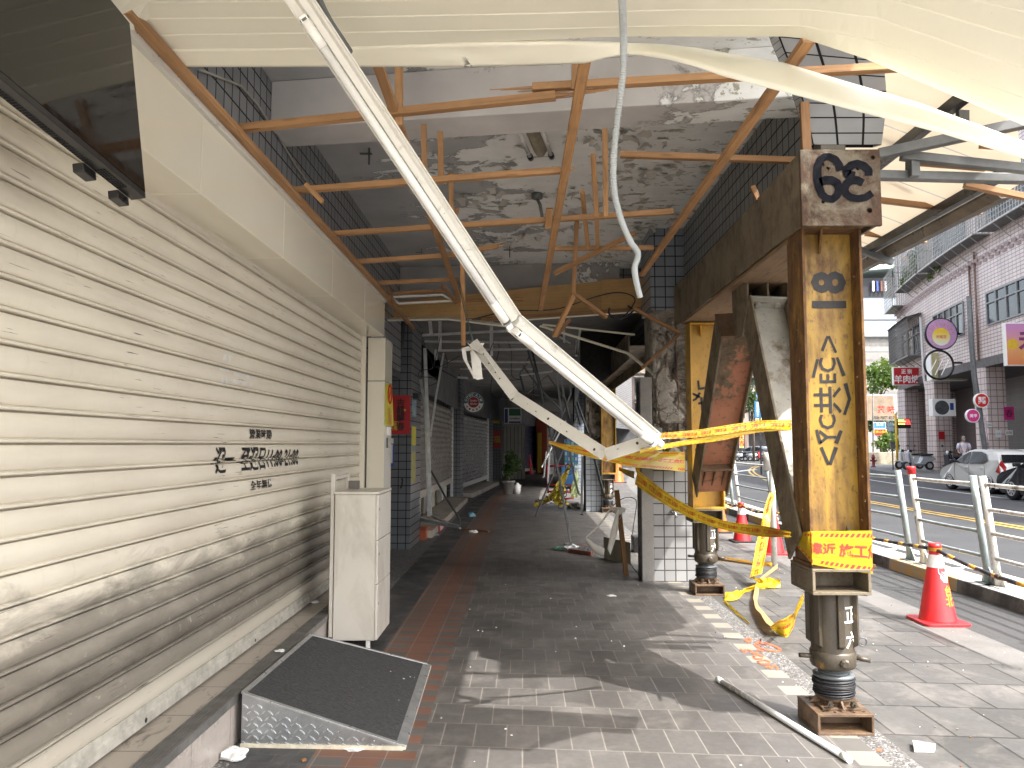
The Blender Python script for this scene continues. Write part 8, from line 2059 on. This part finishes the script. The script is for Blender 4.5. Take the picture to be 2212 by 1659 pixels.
heap(*c7(1090,1290), 0.12, plain('pinkish_rubbish', (0.34,0.24,0.23), 0.7, var=0.4, scale=15), 'pinkish rubbish heap at the far jack foot', 'rubbish_heap', 'rubbish')
heap(*c7(840,1270), 0.14, M['rubble'], 'dark rubble heap beside the upright rail', 'rubbish_heap', 'rubbish')
heap(*c6(1445,1370), 0.06, plain('blue_cup', (0.15,0.35,0.45), 0.4), 'crushed blue and white cup on the brick band', 'crushed_cup', 'cup', 0.8)
heap(*c6(1465,1573), 0.05, M['white_paper'], 'crumpled paper beside the brown floor batten', 'paper_scrap', 'paper', 0.6)
heap(*c6(985,1610), 0.05, M['film'], 'small plastic scrap beside the orange box', 'plastic_scrap', 'plastic', 0.4)
pa = thing('pallet_piece', 'broken reddish brown wooden slat frame on the floor', 'pallet', tuple(AZ(*cz(700,1050))))
g = MB(); a, c = AZ(*cz(525,1020)), AZ(*cz(850,1065)); up_ = V((0,0,0.03)); g.bar(a+up_, c+up_, 0.05, 0.05); g.bar(a+V((0.12,0.55,0.03)), c+V((0.05,0.45,0.03)), 0.05, 0.05); g.build('runner', plain('red_brown_wood', (0.16,0.055,0.035), 0.7, var=0.3), pa)
g = MB()
for k in range(5): t = 0.1+k*0.2; g.bar((a.lerp(c,t))+V((0,0.03,0.045)), (a+V((0.12,0.55,0))).lerp(c+V((0.05,0.45,0)), t)+V((0,0,0.045)), 0.05, 0.015)
g.build('slat', M['grey_steel'], pa)
bt = thing('bent_trim', 'bent white metal trim standing in a loop on the floor by the pillar', 'metal trim', tuple(AZ(*cz(1050,1090))))
def rib(pu, pl, ys, n=30):
    U = [AY(*cz(*p), y) for p, y in zip(pu, ys)]; L = [AY(*cz(*p), y) for p, y in zip(pl, ys)]; fx = lambda p: V((p.x,p.y,max(0.004,p.z)))
    U, L = [fx(p) for p in U], [fx(p) for p in L]
    g = MB(); g.grid(lambda a, b: cat(U,a).lerp(cat(L,a),b), n, 2); o = g.build('strip', M['white_steel'], bt); md = o.modifiers.new('thickness','SOLIDIFY'); md.thickness = 0.004
rib([(1115,370),(940,620),(775,775),(760,830)], [(1140,378),(980,610),(785,790),(765,850)], [9.0,9.0,9.0,9.0])
rib([(770,790),(880,880),(1035,960)], [(760,850),(870,990),(1020,1085)], [9.0,8.95,8.9])
rib([(1225,365),(1140,650),(1075,960)], [(1240,370),(1225,700),(1120,1055)], [8.9,8.9,8.9])
rib([(1100,375),(1220,355),(1340,385),(1280,500)], [(1110,385),(1230,480),(1320,420),(1240,545)], [9.0,8.95,8.95,8.95])
g = MB(); a, c = AZ(*cz(1025,1100)), AZ(*cz(1415,1190)); g.prism([a, c, c+V((0.0,0.0,0.27)), a+V((0,0,0.28))], (0,0.03,0)); g.prism([a+V((0,-0.03,0)), c+V((0,-0.03,0)), c+V((0,-0.004,0.02)), a+V((0,-0.004,0.02))], (0,0,0.01)); solo(g, 'fallen_sheet', plain('drab_cream_panel', (0.27,0.25,0.19), 0.5, var=0.15), 'drab cream sheet panel lying on edge by the pillar', 'panel')
g = MB(); a, c = AZ(*cz(1350,1350)), AY(*cz(1210,112), 9.2); g.bar(a, c, 0.055, 0.03); solo(g, 'leaning_batten', M['wood'], 'orange batten leaning upright in front of the bent trim', 'batten', bevel=0.002)
g = MB(); a = AZ(*cz(1455,1020)); g.box((a.x,a.y,0),(a.x+0.12,a.y+0.25,0.22)); solo(g, 'black_box', M['black_plastic'], 'small black box on the paving behind the pillar edge', 'box', bevel=0.01)
g = MB(); P = [AZ(*cz(1380,1100),0.6), AZ(*cz(1400,1080),0.2), AZ(*cz(1420,1180),0.01), AZ(*cz(1500,1290),0.01), AZ(*cz(1680,1405),0.01), AZ(*cz(1880,1420),0.01), AZ(*cz(2180,1412),0.01)]; g.tube([cat(P[2:], i/30) for i in range(31)], 0.005, 6); solo(g, 'green_wire', plain('green_wire_pvc', (0.03,0.22,0.16), 0.5), 'thin green wire on the floor along the pillar base', 'wire')
g = MB(); P = [AY(*c7(1300,1240),10.5), AY(*c7(1420,1150),10.4), AY(*c7(1540,1135),10.3), AY(*c7(1600,1200),10.2), AY(*c7(1570,1430),10.1), AY(*c7(1540,1650),9.9)]; g.tube([cat(P, i/40) for i in range(41)], 0.006, 6); solo(g, 'black_wire', M['cable'], 'thin black wire arching in the bright gap by the pillar', 'wire')
g = MB(); q = AY(*c7(2060,1310), 8.59); g.tube([q, q+V((0,-0.05,0)), q+V((0.02,-0.07,-0.06))], 0.015, 8); g.lathe([(0.03,0),(0.02,0.02)], q, (0,-1,0), 12); solo(g, 'wall_tap', M['chrome'], 'small tap on the tiled foot of the cracked pillar', 'tap')
# ------------------------------------------------------------------ floor marks and litter
g = MB(); gf = lambda x, y: AZ(*c3(x, y), 0.0035)
for L in ([(400,830),(425,818),(450,828),(430,840),(405,832)],[(470,850),(505,835),(508,820),(498,860)],[(640,895),(600,903),(540,893),(480,872),(465,855),(500,850),(560,855),(610,875),(640,893)],
          [(372,885),(392,900),(410,888)],[(405,915),(420,890),(450,900),(440,912)],[(455,915),(480,915),(482,892),(518,898),(515,910)],[(455,935),(490,925),(520,935),(515,950),(475,950),(455,935)],[(485,968),(530,958),(565,968),(560,985),(510,985),(485,968)],[(535,1005),(560,1000),(575,1015),(590,990),(615,1005),(612,1025)]): g.stroke(L, 11, 0, gf, 3)
g.stroke([(1260,1538),(1275,1542),(1288,1546)], 22, 0, gf, 3)
solo(g, 'spray_marks', M['orange_spray'], 'orange spray painted numbers 3005 and a ring on the border tiles', 'paint marks')
ck = thing('cigarette_pack', 'crushed white cigarette packet on the paving near the bottom right', 'packet', tuple(AZ(*c3(1560,1545))))
P = [AZ(*c3(*q), 0.0) for q in ((1500,1560),(1632,1562),(1640,1535),(1490,1510))]; g = MB(); g.prism([p+V((0,0,0.001)) for p in P], (0,0,0.024)); g.build('box', M['white_paper'], ck, bevel=0.003)
g = MB(); g.prism([P[3].lerp(P[2],0.25)+V((0,0,0.0255)), P[3].lerp(P[2],0.7)+V((0,0,0.0255)), P[0].lerp(P[1],0.6).lerp(P[3].lerp(P[2],0.6),0.4)+V((0,0,0.0255)), P[0].lerp(P[1],0.2).lerp(P[3].lerp(P[2],0.2),0.4)+V((0,0,0.0255))], (0,0,0.001)); g.build('print', plain('packet_print', (0.35,0.22,0.30), 0.5, var=0.6, scale=60), ck)
crumple(1321, 1287, 0.03, 'paper_scrap', M['white_paper'], 'folded pink white paper on the grey floor tiles before the pillar', 'paper', 0, 0.15)
g = MB(); r_ = random.Random(21)
for i in range(420):
    x = r_.uniform(-0.5, 3.6); y = 3.3 + 9*r_.random()**1.5
    if x < 1.6 and r_.random() < 0.72: continue
    s = r_.uniform(0.002, 0.008) * (1.0 if r_.random() < 0.93 else 2.0); a = r_.uniform(0,6.28); h = s*r_.uniform(0.2,0.9)
    e = V((math.cos(a),math.sin(a),0)); f = V((-math.sin(a),math.cos(a),0))*r_.uniform(0.4,1); p = V((x,y,0.001))
    g.prism([p+e*s, p+f*s, p-e*s*0.8, p-f*s*0.9], V((r_.uniform(-.3,.3)*h,0,h)), r_.choice((0,0,0,1,2)))
tag(g.build('rubble_chips', [M['white_paper'], M['concrete'], M['wood_old']]), 'small chips of plaster and rubble scattered over the paving', 'rubble', None, 'stuff')
g = MB()
for i in range(26):
    x = r_.uniform(-1.3,-0.65); y = r_.uniform(3.75,5.1)
    t_ = (y-3.82)/(5.22-3.82); s = r_.uniform(0.002,0.006); nz = (STEP*(1-((x+1.457)/(0.85)))) 
    if 0 < nz < STEP: p = V((x,y,nz+0.012)); g.prism([p+V((s,0,0)),p+V((0,s,0)),p-V((s,0,0)),p-V((0,s,0))],(0,0,s))
tag(g.build('plaster_specks', M['white_paper']), 'white plaster specks on the black ramp mat', 'rubble', None, 'stuff')
